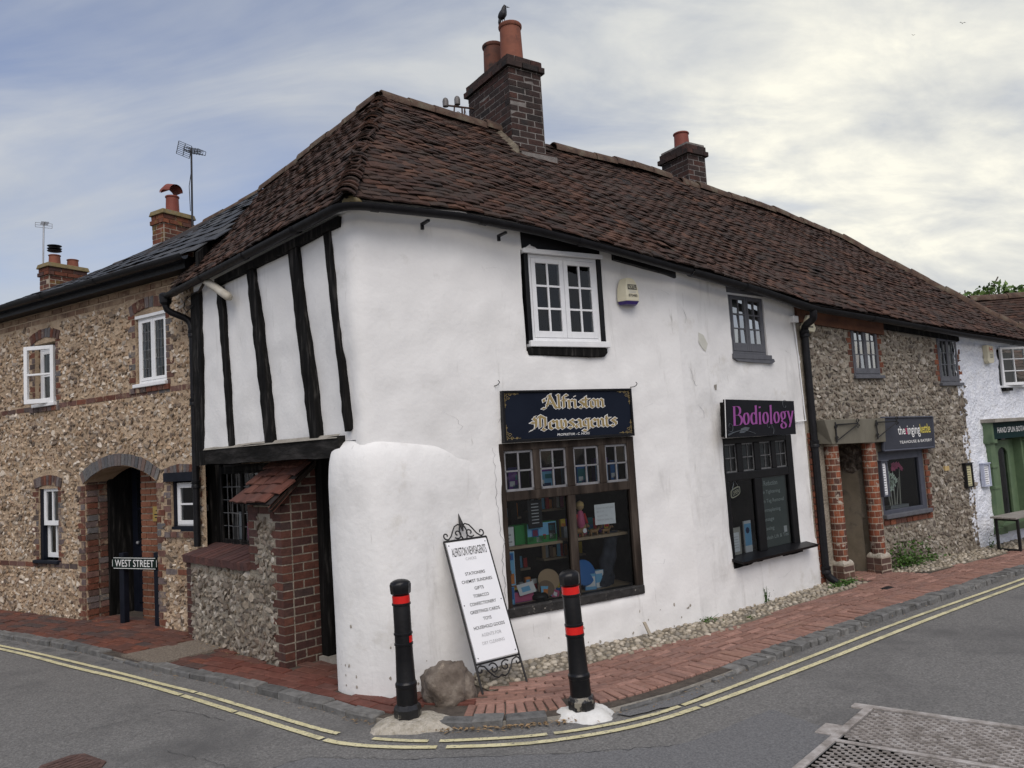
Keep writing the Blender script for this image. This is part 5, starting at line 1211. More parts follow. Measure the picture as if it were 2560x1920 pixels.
# upper white casement window
uw = window(shop, UP, .295, 1.055, 2.735, 3.525, -.005, whitepaint, pane, cas=2, cols=2, rows=3, fw=.028, cw=.045, bar=.018, back=dark, backo=.45, bottom=.06)
for a, b in ((.25, .292), (1.058, 1.102)): MB().box(UP, a, b, 2.70, 3.53, -.08, .012).build('side_board', blackpaint, uw, bevel=.004)
MB().box(UP, .235, 1.115, 3.528, 3.570, -.08, .035).build('drip_board', whitepaint, uw, bevel=.004); MB().box(UP, .25, 1.125, 2.675, 2.732, -.08, .045).build('sill', whitepaint, uw, bevel=.006)
MB().prism(UP, [(.225, 2.672), (.23, 2.60), (.55, 2.595), (.9, 2.585), (1.06, 2.59), (1.10, 2.625), (1.095, 2.672)], -.05, .03).build('sill_timber', timber, uw, bevel=.01)
hm = MB(); hm.prism(UP, [(.235, 3.572), (1.10, 3.572), (1.10, 3.66), (.235, 3.80)], -.1, .004); hm.build('head_board', blackpaint, uw)
sg = MB(); sg.prism(UP, [(1.25, 3.535), (1.5, 3.50), (1.9, 3.43), (2.02, 3.40), (2.02, 3.55), (1.25, 3.62)], -.02, .03); sg.build('eaves_gap', blackpaint, shop)  # black strip standing in for the dark gap beneath the gutter
# shop window
sw = MB(); f_ = UP
for q in ((-.115, -.07, .36, 1.83), (1.262, 1.345, .36, 1.83), (-.07, 1.262, 1.765, 1.83), (-.07, 1.262, 1.335, 1.415), (.56, .64, .44, 1.335), (.22, .29, 1.415, 1.765), (.57, .65, 1.415, 1.765), (.93, 1.005, 1.415, 1.765)): sw.box(f_, *q, -.05, .004)
swo = sw.build('shop_window', oldwood, shop, bevel=.006)
MB().box(f_, -.12, 1.34, .36, .442, -.12, .025).build('sill', mat('worn_black_sill', [(.012, .012, .012), (.04, .038, .036)], rough=.6, scale=16, bump=.5, bscale=40, blotch=[(24, (.26, .24, .21), .62, .68)]), swo, bevel=.01)
for (a, b) in ((-.07, .22), (.29, .57), (.65, .93), (1.005, 1.262)):
    m = MB(); 
    for q in ((a, a+.018, 1.415, 1.765), (b-.018, b, 1.415, 1.765), (a, b, 1.415, 1.435), (a, b, 1.745, 1.765), ((a+b)/2-.007, (a+b)/2+.007, 1.435, 1.745), (a, b, 1.583, 1.597)): m.box(f_, *q, -.030, -.010)
    lt_ = m.build('leaded_light', mat('grey_lead_frame', [(.13, .13, .135), (.24, .24, .25)], rough=.5, bump=.2) if 'grey_lead_frame' not in MATS else MATS['grey_lead_frame'], swo)
    for i in (0, 1):
        for j in (0, 1):
            p0, p1 = a+.018+(b-a-.036)*i/2, a+.018+(b-a-.036)*(i+1)/2; z0, z1 = 1.435+.155*j, 1.59+.155*j; t_ = RNG.normal(0, .002, 2)
            MB().quad(f_.P(p0, z0, -.020+t_[0]), f_.P(p1, z0, -.020+t_[1]), f_.P(p1, z1, -.020-t_[0]), f_.P(p0, z1, -.020-t_[1])).build('pane', pane_dim, swo)
for a, b in ((-.07, .56), (.64, 1.262)): MB().quad(f_.P(a, .442, -.025), f_.P(b, .442, -.025), f_.P(b, 1.335, -.025), f_.P(a, 1.335, -.025)).build('pane', pane, swo)
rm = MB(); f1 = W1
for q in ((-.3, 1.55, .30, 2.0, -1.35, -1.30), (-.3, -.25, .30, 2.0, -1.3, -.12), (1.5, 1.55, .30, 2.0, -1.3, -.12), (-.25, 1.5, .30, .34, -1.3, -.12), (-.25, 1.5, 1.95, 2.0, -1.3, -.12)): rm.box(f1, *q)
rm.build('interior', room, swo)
MB().box(f1, -.11, 1.33, .40, .44, -.60, -.125).build('display_board', shelfwood, swo); MB().box(f1, -.11, .555, .905, .93, -.34, -.125).build('shelf', shelfwood, swo); MB().box(f1, .645, 1.30, .905, .93, -.34, -.125).build('shelf', shelfwood, swo); MB().box(f1, -.11, 1.33, 1.37, 1.395, -.30, -.125).build('shelf', oldwood, swo)
for a in (.30, .95): MB().box(f1, a, a+.07, .44, 1.37, -.66, -.60).build('display_post', room, swo)

# ------------------------------------------------------------------ roofs
HBXYZ = (-1.2026, 5.8245, 3.75)
AP = MF.P(-.22, 5.64, -1.8)
HBP = np.array(HBXYZ)
uH, oH = MF.loc(HBP[0], HBP[1])
def m_eave(u):
    if u < -.5:
        k = (u-uH)/(-.5-uH); return MF.P(u, HBP[2]+(3.75-HBP[2])*k+.055, oH+(.14-oH)*k-.02)
    return MF.P(u, ez(u)+.055, eo(u)-.02)
def m_ridge(u): return MF.P(u, float(np.interp(u, RT[:, 0], RT[:, 1])), -1.8)
HIP = [(7.83, 1.0), (8.35, .805), (8.87, .59), (9.35, .375), (9.86, .13), (10.1, .0)]
def m_clip(a, b):
    def c(u, t):
        if not a <= u < b: return False
        if u < uH+(-.22-uH)*t+.03: return False
        return t <= 1.0 and t <= float(np.interp(u, [q[0] for q in HIP], [q[1] for q in HIP]))
    return c
def roof_base(parent, a, b, name='roof'):
    mb = MB(); uu = np.linspace(a, b, max(4, int((b-a)/.25)))
    for x, y in zip(uu[:-1], uu[1:]):
        for i in range(8):
            t0, t1 = i/8, (i+1)/8; tm = lambda u: float(np.interp(u, [q[0] for q in HIP], [q[1] for q in HIP]))
            def P(u, t): 
                t = min(t, tm(u)); u2 = max(u, uH+(-.22-uH)*t); E, R = m_eave(u2), m_ridge(u2); return E+(R-E)*t
            q = [P(x, t0), P(y, t0), P(y, t1), P(x, t1)]
            if np.linalg.norm(q[0]-q[3]) > 1e-3 or np.linalg.norm(q[1]-q[2]) > 1e-3: mb.quad(*q)
    for x, y in zip(uu[:-1], uu[1:]):       # rear slope
        if y <= 8 and x >= -.22: mb.quad(m_ridge(x), m_ridge(y), MF.P(y, 3.5, -3.8), MF.P(x, 3.5, -3.8))
    return mb.build(name, roofbase, parent)
r1 = roof_base(shop, uH, 2.03)
tile_roof(r1, 'tile', tile_m, m_eave, m_ridge, uH, 2.03, m_clip(uH, 2.03))
# side wing
TZ0, TZ1 = 3.80, HBP[2]+.055
uT, oT = T.loc(HBP[0], HBP[1]); uA, oA = T.loc(AP[0], AP[1])
def t_eave(u): k = (u-.80)/(uT-.80); return T.P(u, 3.735+(TZ1-3.735)*k, .41+(oT-.41)*k-.02)
def t_ridge(u): return T.P(u, float(np.interp(u, [-.6, .48, uA, 5], [5.28, 5.39, 5.64, 5.86])), oA)
def t_clip(u, t): return .80-.65*t <= u < uT+(uA-uT)*t-.03
tb = MB(); uu = np.linspace(.70, uT, 16)
for a, b in zip(uu[:-1], uu[1:]):
    A2, B2 = [min(.1+(x-.70)*1.12, uA) for x in (a, b)]; tb.quad(t_eave(a), t_eave(b), t_ridge(B2), t_ridge(A2)); 
    if a < uA: tb.quad(t_ridge(A2), t_ridge(B2), T.P(B2, 3.6, -2.4), T.P(A2, 3.6, -2.4))
r1b = tb.build('wing_roof', roofbase, shop)
tile_roof(r1b, 'tile', tile_m, t_eave, t_ridge, .12, uT, t_clip)
ridge_tiles(r1, 'ridge_tile', ridge_m, [m_ridge(u)+np.array([0, 0, .0+.018*math.sin(u*2.3)]) for u in np.linspace(-.25, 2.03, 12)], .10, .33)
ridge_tiles(r1b, 'ridge_tile', ridge_m, [t_ridge(u)+np.array([0, 0, .0]) for u in np.linspace(.15, uA, 10)], .095, .33)
# bonnet hip tiles
hp = resample(np.array([HBP+np.array([0, 0, .06]), AP+np.array([0, 0, .0])]), .088)
for i, q in enumerate(hp):
    d = (AP-HBP)/np.linalg.norm(AP-HBP); r = .105+.006*math.sin(i*1.7); j = RNG.normal(0, .003, 3); dn = np.array([0, 0, .045]); ar = 1.0
    mb = MB(); mb.tube([q-d*.01+j-dn*.9, q+d*.13+j-dn*1.5], [r, r*.86], 9, cap=False, arc=(-ar, ar), up=(0, 0, 1)); mb.tube([q-d*.01+j-dn*.9, q+d*.13+j-dn*1.5], [r-.013, r*.86-.013], 9, cap=False, arc=(-ar, ar), up=(0, 0, 1))
    mb.F += [(k, k+1, 18+k+1, 18+k) for k in range(8)]
    mb.build('bonnet_tile', tile_m, r1, smooth=True, angle=50, tint=float(RNG.uniform()))
MB().lathe(HBP+np.array([.03, .10, .05]), [(.02, -.04), (.075, -.03), (.08, .0), (.05, .035), (.01, .05)], 14).build('hip_mortar', lichen, r1, smooth=True)
# soffit, gutters
so = MB(); 
pts_w = [TJ.P(u, 3.765, 0) for u in np.linspace(1.15, 4.10, 10)]+[UP.P(u, 3.80, -.01) for u in np.linspace(-1.30, -.2, 8)]
pts_e = [t_eave(u)+np.array([0, 0, -.035]) for u in np.linspace(1.0, uT-.20, 10)]+[HBP*(1-k)+m_eave(-.3)*k+np.array([0, 0, .015]) for k in np.linspace(.12, .9, 8)]
for i in range(len(pts_w)-1): so.quad(pts_w[i], pts_w[i+1], pts_e[i+1], pts_e[i])
so.build('soffit', soffit_m, shop)
cg = [t_eave(u)+T.n*.05+np.array([0, 0, -.055]) for u in np.linspace(.80, uT-.14, 12)]
ce = [m_eave(u)+MF.n*.06+np.array([0, 0, -.055]) for u in np.linspace(uH+.20, 2.0, 14)]
bc = HBP+(T.n*.05+MF.n*.06)*.7
corner_g = [tuple((1-t)**2*cg[-1]+2*t*(1-t)*bc+t*t*ce[0]) for t in np.linspace(0, 1, 9)]
gp = [tuple(p) for p in cg[:-1]]+corner_g+[tuple(p) for p in ce[1:]]
gut = gutter(shop, gp, gutter_m, r=.047, seam=.95)
for u in (-.75, -.05):
    b = MB(); e = m_eave(u); b.box(Fr(e[:2], MF.u[:2]), -.012, .012, e[2]-.165, e[2]-.11, -.10, -.08); b.box(Fr(e[:2], MF.u[:2]), -.012, .012, e[2]-.13, e[2]-.11, -.08, .03); b.build('bracket', gutter_m, gut)
# swan-neck downpipe on the left end of the side wing
g0 = np.array(cg[0]); dp = [g0+np.array([0, 0, -.03]), g0+np.array([0, 0, -.16]), CT.P(6.33, 3.42, .07), CT.P(6.37, 3.30, .065), CT.P(6.36, .93, .065)]
downpipe(shop, dp, gutter_m, .037, collars=[CT.P(6.37, 3.26, .065), CT.P(6.362, 1.60, .065), CT.P(6.366, 2.5, .065)])
MB().lathe(g0+np.array([0, 0, -.02]), [(.03, -.1), (.06, -.06), (.068, .03), (.05, .05)], 14).build('gutter_outlet', gutter_m, gut)
# main chimney
ch1 = chimney(shop, MF, 1.26, 1.73, -1.50, -2.43, 5.02, 6.37, brick_d, mortar_dk, [(1.49, -1.74, .135, .52, pot_m), (1.49, -2.14, .13, .46, potdark)], cap=2, corb=.04)
MB().box(MF, 1.20, 1.80, 5.12, 5.20, -1.62, -1.42).build('drip_course', brick_d, ch1, bevel=.008); MB().prism(Fr(MF.P(1.27, 0, 0)[:2], MF.u[:2]), [(0, 4.86), (.50, 4.86), (.50, 5.14), (0, 5.14)], -1.55, -1.34).build('apron', mortar_dk, ch1)
fl_ = MB(); fl_.add([MF.P(1.22, 5.0, -1.30), MF.P(1.10, 5.12, -1.38), MF.P(1.10, 5.60, -1.85), MF.P(1.24, 5.66, -1.85), MF.P(1.24, 5.2, -1.36)], [(0, 1, 2, 3, 4)]); fl_.build('mortar_fillet', mat('weathered_fillet', [(.06, .05, .038), (.12, .10, .072), (.20, .175, .13)], scale=14, bump=1, bscale=40), ch1)
# rear walls
MB().box(MF, -.2, 2.03, 0, 3.5, -3.75, -3.65).build('rear_wall', plaster, shop)
MB().box(T, .6, .75, 2.0, 3.75, -2.4, -.05).build('party_wall', mortar_tan, shop)
# cracks and chips in the limewash
def w1_off(u, z):
    p = UP.P(u, z, 0); return (.015*fbm(p, 1.6)+.015*.35*fbm(p, 6.4)+bulge(u, z))*min(1, max(0, (2.026-u)/.30))
def w2_off(u, z):
    p = W2.P(u, z, 0); return (.016*fbm(p, 1.5)+.016*.35*fbm(p, 6.0)+.012*math.sin(1.3*u+z)+(.02 if z < .4 else .02*math.exp(-(z-.4)*3)))*min(1, max(0, u/.25))
crack_m = mat('crack_grey', [(.20, .20, .20), (.40, .40, .40)], rough=.9, bump=0, scale=20)
def crack(par, fr, off, pts, w=.004, seg=.03):
    p = resample(np.array(pts+[pts[-1]]), seg); V = []; n = len(p)
    for i, (u, z) in enumerate(p):
        u += RNG.normal(0, .006); k = w*(.4+.9*abs(noise.noise(Vector((i*.7, u*3, 0)))))*(1-.7*abs(2*i/n-1)); V += [fr.P(u-k, z, off(u, z)+.0035), fr.P(u+k, z, off(u, z)+.0035)]
    MB().add(V, [(2*i, 2*i+1, 2*i+3, 2*i+2) for i in range(n-1)]).build('crack', crack_m, par)
def chip(par, fr, off, pts, m):
    MB().add([fr.P(u+RNG.normal(0, .003), z+RNG.normal(0, .003), off(u, z)+.004) for u, z in pts], [tuple(range(len(pts)))]).build('chip', m, par)
crack(swall, UP, w1_off, [(-.175, 1.80), (-.165, 1.286), (-.149, 1.158), (-.161, 1.089), (-.127, 1.002), (-.163, .784), (-.14, .656), (-.16, .36), (-.141, .244), (-.127, .05)], .0045)
crack(swall, UP, w1_off, [(1.721, 3.253), (1.824, 3.278), (1.898, 3.252), (1.958, 3.215)], .003)
crack(swall, UP, w1_off, [(-.30, 2.02), (-.12, 2.015), (-.08, 2.06), (.02, 2.05)], .003)
for pts in ([(-.62, 2.12), (-.5, 2.06), (-.46, 1.99), (-.52, 1.93)], [(1.45, .62), (1.6, .60), (1.66, .66)], [(1.5, 2.1), (1.62, 2.14), (1.75, 2.12)], [(-.2, 3.35), (-.05, 3.38), (.08, 3.36)]): crack(swall, UP, w1_off, pts, .0025)
for _ in range(16):
    u = RNG.uniform(-.1, 1.95); z = abs(RNG.normal(.05, .10)); s_ = RNG.uniform(.005, .014); chip(swall, UP, w1_off, [(u+s_*math.cos(t)*RNG.uniform(.5, 1.3), z+s_*math.sin(t)*RNG.uniform(.5, 1.5)) for t in np.linspace(0, 6.28, 6, endpoint=False)], MATS['bared_plaster'])
# ------------------------------------------------------------------ white salon next door
salon = thing('salon_house', 'white rendered house with grey upper window and black shop window next to the corner shop', 'house', MF.P(3.1, 0, -.8))
so_ = [(.88, 1.56, 2.60, 3.34), (.575, 1.885, .43, 1.75)]
wg = wall_grid(W2, .0, 2.27, -.06, lambda u: ez(2.02+u)+.12, so_, res=.07, amp=.016, nscale=1.5, depth=.11, shape=lambda u, z: (.012*math.sin(1.3*u+z) if not any(a-.05 < u < b+.05 and c-.05 < z < d+.05 for a, b, c, d in so_) else 0)+(.02 if z < .4 else .02*math.exp(-(z-.4)*3)), fade=lambda u: min(1, max(0, u/.25)))
slw = wg.build('wall', plaster_dirty, salon, smooth=True, angle=50)
chip(slw, W2, w2_off, [(.316, 2.862), (.394, 2.84), (.45, 2.741), (.425, 2.66), (.36, 2.70), (.303, 2.761)], mat('old_cream_limewash', [(.52, .52, .45), (.60, .60, .54)], bump=.3))
chip(slw, W2, w2_off, [(.495, 2.317), (.551, 2.318), (.543, 2.261), (.505, 2.261)], cement)
for pts in ([(.10, 2.5), (.16, 2.44), (.15, 2.36), (.20, 2.30), (.24, 2.33)], [(.08, 3.1), (.14, 3.02), (.10, 2.92)], [(1.75, 2.75), (1.95, 2.73), (2.1, 2.66)], [(.2, 2.12), (.28, 2.05), (.3, 1.95)], [(.05, 1.2), (.2, 1.18), (.3, 1.2)], [(1.3, .22), (1.45, .2), (1.6, .25)]): crack(slw, W2, w2_off, pts, .004)
MB().box(W2, 2.20, 2.268, -.05, 3.25, -.3, -.004).build('wall_end', plaster, salon)
uw2 = window(salon, W2, .90, 1.55, 2.66, 3.33, -.01, greypaint, pane_sky, cas=2, cols=2, rows=3, fw=.03, cw=.035, bar=.015, back=curtain, backo=.07, bottom=.09)
MB().box(W2, .87, 1.60, 2.60, 2.655, -.08, .03).build('sill', greypaint, uw2, bevel=.006); MB().prism(W2, [(.88, 2.60), (.95, 2.575), (1.3, 2.565), (1.6, 2.56), (1.66, 2.585), (1.64, 2.615), (.88, 2.615)], -.05, .025).build('sill_timber', greypaint, uw2); MB().box(W2, .87, 1.57, 3.33, 3.44, -.06, .012).build('head_board', greypaint, uw2)
bw = MB()
for q in ((.575, .60, .50, 1.75), (1.765, 1.885, .50, 1.75), (.60, 1.765, 1.69, 1.75), (.60, 1.765, 1.30, 1.39), (1.09, 1.23, .52, 1.30), (.81, .91, 1.39, 1.69), (1.13, 1.24, 1.39, 1.69), (1.46, 1.55, 1.39, 1.69), (.60, .635, .52, 1.30)): bw.box(W2, *q, -.035, .006)
bwo = bw.build('shop_window', blackpaint, salon, bevel=.006)
MB().box(W2, .575, 1.90, .41, .50, -.1, .02).build('sill_timber', timber, bwo, bevel=.008)
sm = MB(); sm.add([W2.P(.55, .505, -.08), W2.P(2.0, .505, -.08), W2.P(2.0, .47, .15), W2.P(.55, .47, .15), W2.P(.55, .535, -.08), W2.P(2.0, .535, -.08), W2.P(2.0, .495, .155), W2.P(.55, .495, .155)], BOXF); sm.build('sill', blackpaint, bwo)
for a, b in ((.60, .81), (.91, 1.13), (1.24, 1.46), (1.55, 1.765)):
    m = MB()
    for q in ((a, a+.012, 1.39, 1.69), (b-.012, b, 1.39, 1.69), (a, b, 1.39, 1.405), (a, b, 1.675, 1.69), ((a+b)/2-.004, (a+b)/2+.004, 1.405, 1.675), (a, b, 1.536, 1.546)): m.box(W2, *q, -.024, -.010)
    m.build('leaded_light', lead, bwo)
    for i in (0, 1):
        for j in (0, 1): MB().quad(W2.P(a+(b-a)*i/2, 1.39+.15*j, -.017), W2.P(a+(b-a)*(i+1)/2, 1.39+.15*j, -.017), W2.P(a+(b-a)*(i+1)/2, 1.54+.15*j, -.017), W2.P(a+(b-a)*i/2, 1.54+.15*j, -.017)).build('pane', pane_dim, bwo)
for a, b in ((.635, 1.09), (1.23, 1.765)): MB().quad(W2.P(a, .52, -.018), W2.P(b, .52, -.018), W2.P(b, 1.30, -.018), W2.P(a, 1.30, -.018)).build('pane', pane, bwo)
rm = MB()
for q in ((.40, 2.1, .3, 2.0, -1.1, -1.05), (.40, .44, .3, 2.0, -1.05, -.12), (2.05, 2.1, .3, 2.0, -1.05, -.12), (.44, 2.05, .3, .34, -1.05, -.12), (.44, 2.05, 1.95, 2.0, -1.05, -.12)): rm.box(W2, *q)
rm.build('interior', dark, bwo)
bl = MB().box(W2, 1.22, 1.80, .50, 1.33, -.06, -.05).build('blind', frosted, bwo); MB().box(W2, .60, 1.78, 1.38, 1.70, -.07, -.06).build('blind', curtain_dk, bwo)
for i, s_ in enumerate(['Fat Reduction', 'Skin Tightening', 'Skin Tag Removal', 'Dermaplaning', 'Massage', 'Waxing', 'Eyelash Lift & Tint']):
    z = 1.205-i*.099; wd = {'Fat Reduction': .36, 'Skin Tightening': .40, 'Skin Tag Removal': .46, 'Dermaplaning': .38, 'Massage': .24, 'Waxing': .23, 'Eyelash Lift & Tint': .50}[s_]
    put_text(W2.P, s_, 1.19, 1.19+wd*1.02, z, z+.052, mat('frosted_lettering', [(.42, .46, .44)], rough=.6, bump=0) if 'frosted_lettering' not in MATS else MATS['frosted_lettering'], bwo, -.020)
MB().box(W2, .60, 1.77, .50, .53, -.45, -.10).build('display_board', P_['grey'], bwo)
r2 = roof_base(salon, 2.03, 4.22); tile_roof(r2, 'tile', tile_m, m_eave, m_ridge, 2.03, 4.22, m_clip(2.03, 4.22))
ridge_tiles(r2, 'ridge_tile', ridge_m, [m_ridge(u)+np.array([0, 0, .018*math.sin(u*2.3)]) for u in np.linspace(2.05, 4.22, 12)], .10, .33)
gutter(salon, [m_eave(u)+MF.n*.06+np.array([0, 0, -.055]) for u in np.linspace(2.0, 4.22, 14)], gutter_m, r=.058, seam=.9)
MB().box(MF, 2.03, 4.22, 0, 3.5, -3.75, -3.65).build('rear_wall', plaster, salon)
e0 = m_eave(4.16)+MF.n*.06+np.array([0, 0, -.09])
downpipe(salon, [e0, e0+np.array([0, 0, -.10]), W2.P(2.28, 3.02, .07), W2.P(2.285, 2.9, .06), W2.P(2.275, .10, .06), W2.P(2.34, -.0, .16)], gutter_m, .042, collars=[W2.P(2.284, 2.93, .06), W2.P(2.28, 1.62, .06), W2.P(2.276, .16, .06)])
cb = [W2.P(2.14, 3.12, .012), W2.P(2.17, 2.9, .012), W2.P(2.19, 2.5, .012), W2.P(2.21, 2.0, .012), W2.P(2.22, 1.9, .012), W2.P(2.0, 1.89, .012)]
MB().tube(cb, .008, 6).build('cable', whitepaint, salon); MB().box(W2, 2.09, 2.20, 3.06, 3.14, -.01, .05).build('cable_box', whitepaint, salon, bevel=.006)
# second chimney, behind the ridge
chimney(salon, Fr(MF.P(0, 0, 0)[:2], MF.u[:2]), 4.47, 4.83, -1.80, -2.32, 5.0, 5.98, brick_d, mortar_dk, [(4.65, -2.06, .11, .26, potred)], cap=2, corb=.04) if False else None

# ------------------------------------------------------------------ flint tea house
tea = thing('flint_tea_house', 'grey flint house with round brick porch columns and dark grey windows', 'house', MF.P(5.9, 0, -.8))
to_ = [(1.03, 1.57, 2.40, 3.10), (2.95, 3.43, 2.29, 2.96), (.50, 1.09, -.06, 1.60), (1.36, 2.34, .65, 1.46)]
ttop = lambda u: ez(4.22+u)+.10
wg = wall_grid(W3, .0, 3.50, -.06, ttop, to_, res=.25, amp=.002, depth=.12)
twall = wg.build('wall', mortar_grey, tea)
def tea_ok(u, z):
    if z > ttop(u)-.16 or u < .06: return False
    for a, b, c, d in to_:
        if a-.04 < u < b+.04 and c-.03 < z < d+.03: return False
    if .1 < u < 1.36 and z < 1.9: return False
    if 1.33 < u < 2.46 and .50 < z < .66: return False
    if 2.32 < u < 2.46 and .5 < z < 1.46: return False
    for a, b, c, d in to_[:2]:
        if (a-.10 < u < a or b < u < b+.10) and c+.05 < z < d-.1: return False
    if abs(u-2.85) < .05 and abs(z-1.15) < .04: return False
    return True
flints(twall, W3, .04, 3.47, -.01, 3.2, tea_ok, flint_g, course=.048, w=(.014, .046), h=(.012, .034), dep=(.02, .044))
pl = Pile()
for a, b, c, d in to_[:2]: quoin(pl, W3, a, -1, c+.06, d-.10, -.06, .006, .09, .05); quoin(pl, W3, b, 1, c+.06, d-.10, -.06, .006, .09, .05)
quoin(pl, W3, 2.345, 1, .54, 1.46, -.06, .02, .10, .06); brick_band(pl, W3, 1.34, 2.44, .53, -.06, .02, L=.12); brick_band(pl, W3, 1.34, 2.40, .60, -.06, .02, L=.16)
quoin(pl, W3, .02, 1, .0, 1.75, -.06, .02, .15, .09)
pl.put(twall, 'brick', brick_r)
MB().prism(W3, [(.0, ttop(0)-.22), (1.7, ttop(1.7)-.22), (1.7, ttop(1.7)-.02), (.0, ttop(0)-.02)], -.05, .035).build('eaves_plate', mat('rust_red_plate', [(.06, .026, .015), (.13, .055, .03)], scale=5, bump=.4), tea)
MB().prism(W3, [(1.7, ttop(1.7)-.14), (3.5, ttop(3.5)-.14), (3.5, ttop(3.5)-.02), (1.7, ttop(1.7)-.02)], -.05, .025).build('eaves_plate', timber, tea)
# porch with round brick columns
def column(u, o, r, z0, z1, name='column'):
    c = W3.P(u, 0, o); core = MB().lathe((c[0], c[1], 0), [(r*.985, z0), (r*.985, z1)], 16).build(name, mortar_br, tea)
    n = 8; z = z0; k = 0; vb = []
    for i in range(10):
        a = math.pi*2/n*.93; V = [];  rr = r*RNG.uniform(.99, 1.015)
        for zz in (0, 1):
            for q in (-.5, -.17, .17, .5): V.append((rr*math.sin(a*q), -rr*math.cos(a*q), zz+RNG.normal(0, .012)))
            V.append((0, 0, zz))
        F = [(q, q+1, q+6, q+5) for q in range(3)]+[(4, 3, 2, 1, 0), (5, 6, 7, 8, 9)]
        vb.append((np.array(V), F, (i+.5)/10))
    vi, mm = [], []
    while z < z1-.03:
        for i in range(n):
            b = 2*math.pi*(i+.5*(k % 2))/n; m = np.eye(4); m[:3, :3] = np.array(Matrix.Rotation(b, 3, 'Z')); m[:3, 2] *= .064; m[:3, 3] = (c[0], c[1], z); mm.append(m); vi.append(int(RNG.integers(10)))
        z += .076; k += 1
    pieces(core, 'brick', vb, vi, mm, brick_o)
    return core
COLS = [(.37, .05), (1.10, .05)]
for u, o in COLS:
    column(u, o, .084, .22, 1.60)
    pb = Pile(); q = MB().box(W3, u-.097, u+.097, -.05, .20, o-.097, o+.097).build('column_base', mortar_br, tea)
    fL = Fr(W3.P(u-.17, 0, o)[:2], -W3.n[:2]); 
    for k in range(3):
        z = -.04+k*.076
        brick_band(pb, W3, u-.10, u+.10, z, o+.03, o+.10, shift=.11*(k % 2))
        for a in (-.10, .0):
            for s_ in (-1, 1):
                c = W3.P(u+s_*.062, z+.033, o+a+.045); pb.m.append(M4(-W3.n*.09, np.array([0, 0, .066]), W3.u*.08, c)); pb.vi.append(int(RNG.integers(14)))
    pb.put(q, 'brick', mat('brown_base_brick', [(.7, .7, .7), (1.1, 1.1, 1.1)], scale=14, bump=.6, tint=[(.13, .07, .05), (.10, .06, .05), (.16, .09, .065)]) if 'brown_base_brick' not in MATS else MATS['brown_base_brick'])
    MB().lathe(W3.P(u, .19, o), [(.14, 0), (.125, .03), (.10, .05)], 4, rot=math.pi/4+math.atan2(W3.u[1], W3.u[0])).build('base_weathering', concrete_pad, tea)
ln = MB(); ln.add([W3.P(.14, 1.62, -.05), W3.P(1.34, 1.60, -.05), W3.P(1.34, 1.58, .14), W3.P(.26, 1.60, .16), W3.P(.06, 1.90, -.05), W3.P(1.34, 1.87, -.05), W3.P(1.34, 1.875, .16), W3.P(.12, 1.895, .18)], BOXF)
ln.build('porch_lintel', lintel_m, tea, bevel=.006)
pr = MB(); D_ = -.55
pr.quad(W3.P(.50, -.05, 0), W3.P(.50, 1.65, 0), W3.P(.50, 1.65, D_), W3.P(.50, -.05, D_)); pr.quad(W3.P(1.09, -.05, 0), W3.P(1.09, 1.65, 0), W3.P(1.09, 1.65, D_), W3.P(1.09, -.05, D_)); pr.quad(W3.P(.50, 1.62, 0), W3.P(1.09, 1.62, 0), W3.P(1.09, 1.62, D_), W3.P(.50, 1.62, D_)); pr.quad(W3.P(.50, -.05, D_), W3.P(1.09, -.05, D_), W3.P(1.09, 1.65, D_), W3.P(.50, 1.65, D_))
pr.build('porch_wall', render_m, tea)
hole = MB(); hole.lathe(W3.P(1.085, 1.40, -.22), [(.20, 0), (.16, .012)], 9, axis=tuple(-W3.u)); hole.build('fallen_render', mat('exposed_rubble', [(.02, .018, .016), (.10, .08, .065), (.28, .25, .21)], scale=14, bump=1, bscale=20, bdist=.05), tea)
for u0 in (.32, 1.12):      # scrolled iron sign brackets
    a = W3.P(u0, 1.83, .18); b = W3.P(u0+.40, 1.83, .20); c = W3.P(u0, 1.64, .18); m = MB()
    m.tube([a, b], .008, 6); m.tube([c+np.array([0, 0, -.02]), a+np.array([0, 0, .03])], .009, 6); m.tube([c, b+np.array([0, 0, -.01])], .007, 6)
    for q, s_ in ((b, 1), (b, -1), (a, -1), (c, 1)): m.tube([q+W3.u*.03*math.cos(t)*(1-t/12)*1.0+np.array([0, 0, s_*.03+.03*math.sin(t)*(1-t/12)]) for t in np.linspace(0, 7, 16)], .005, 5)
    m.build('sign_bracket', iron, tea)
for (a, b, c, d) in to_[:2]:
    w = window(tea, W3, a, b, c+.03, d, .012, greypaint, pane_sky if a < 2 else pane, cas=2, cols=2, rows=3, fw=.022, cw=.028, bar=.013, back=curtain_dk if a > 2 else dark, backo=.12, bottom=.07)
    MB().box(W3, a-.03, b+.04, c-.01, c+.03, -.05, .05).build('sill', greypaint, w, bevel=.005)
kw = MB()
for q in ((1.36, 1.40, .66, 1.46), (2.24, 2.34, .66, 1.46), (1.40, 2.24, 1.34, 1.46), (1.40, 2.24, .66, .71)): kw.box(W3, *q, -.07, .0)
kwo = kw.build('shop_window', bluegrey, tea, bevel=.006)
MB().box(W3, 1.34, 2.36, .61, .665, -.12, .06).build('sill', greypaint, kwo, bevel=.008)
MB().quad(W3.P(1.40, .71, -.03), W3.P(2.24, .71, -.03), W3.P(2.24, 1.34, -.03), W3.P(1.40, 1.34, -.03)).build('pane', pane, kwo)
rm = MB()
for q in ((1.3, 2.4, .6, 1.5, -.85, -.82), (1.3, 1.33, .6, 1.5, -.82, -.13), (2.37, 2.4, .6, 1.5, -.82, -.13), (1.33, 2.37, .6, .66, -.82, -.13), (1.33, 2.37, 1.47, 1.5, -.82, -.13)): rm.box(W3, *q)
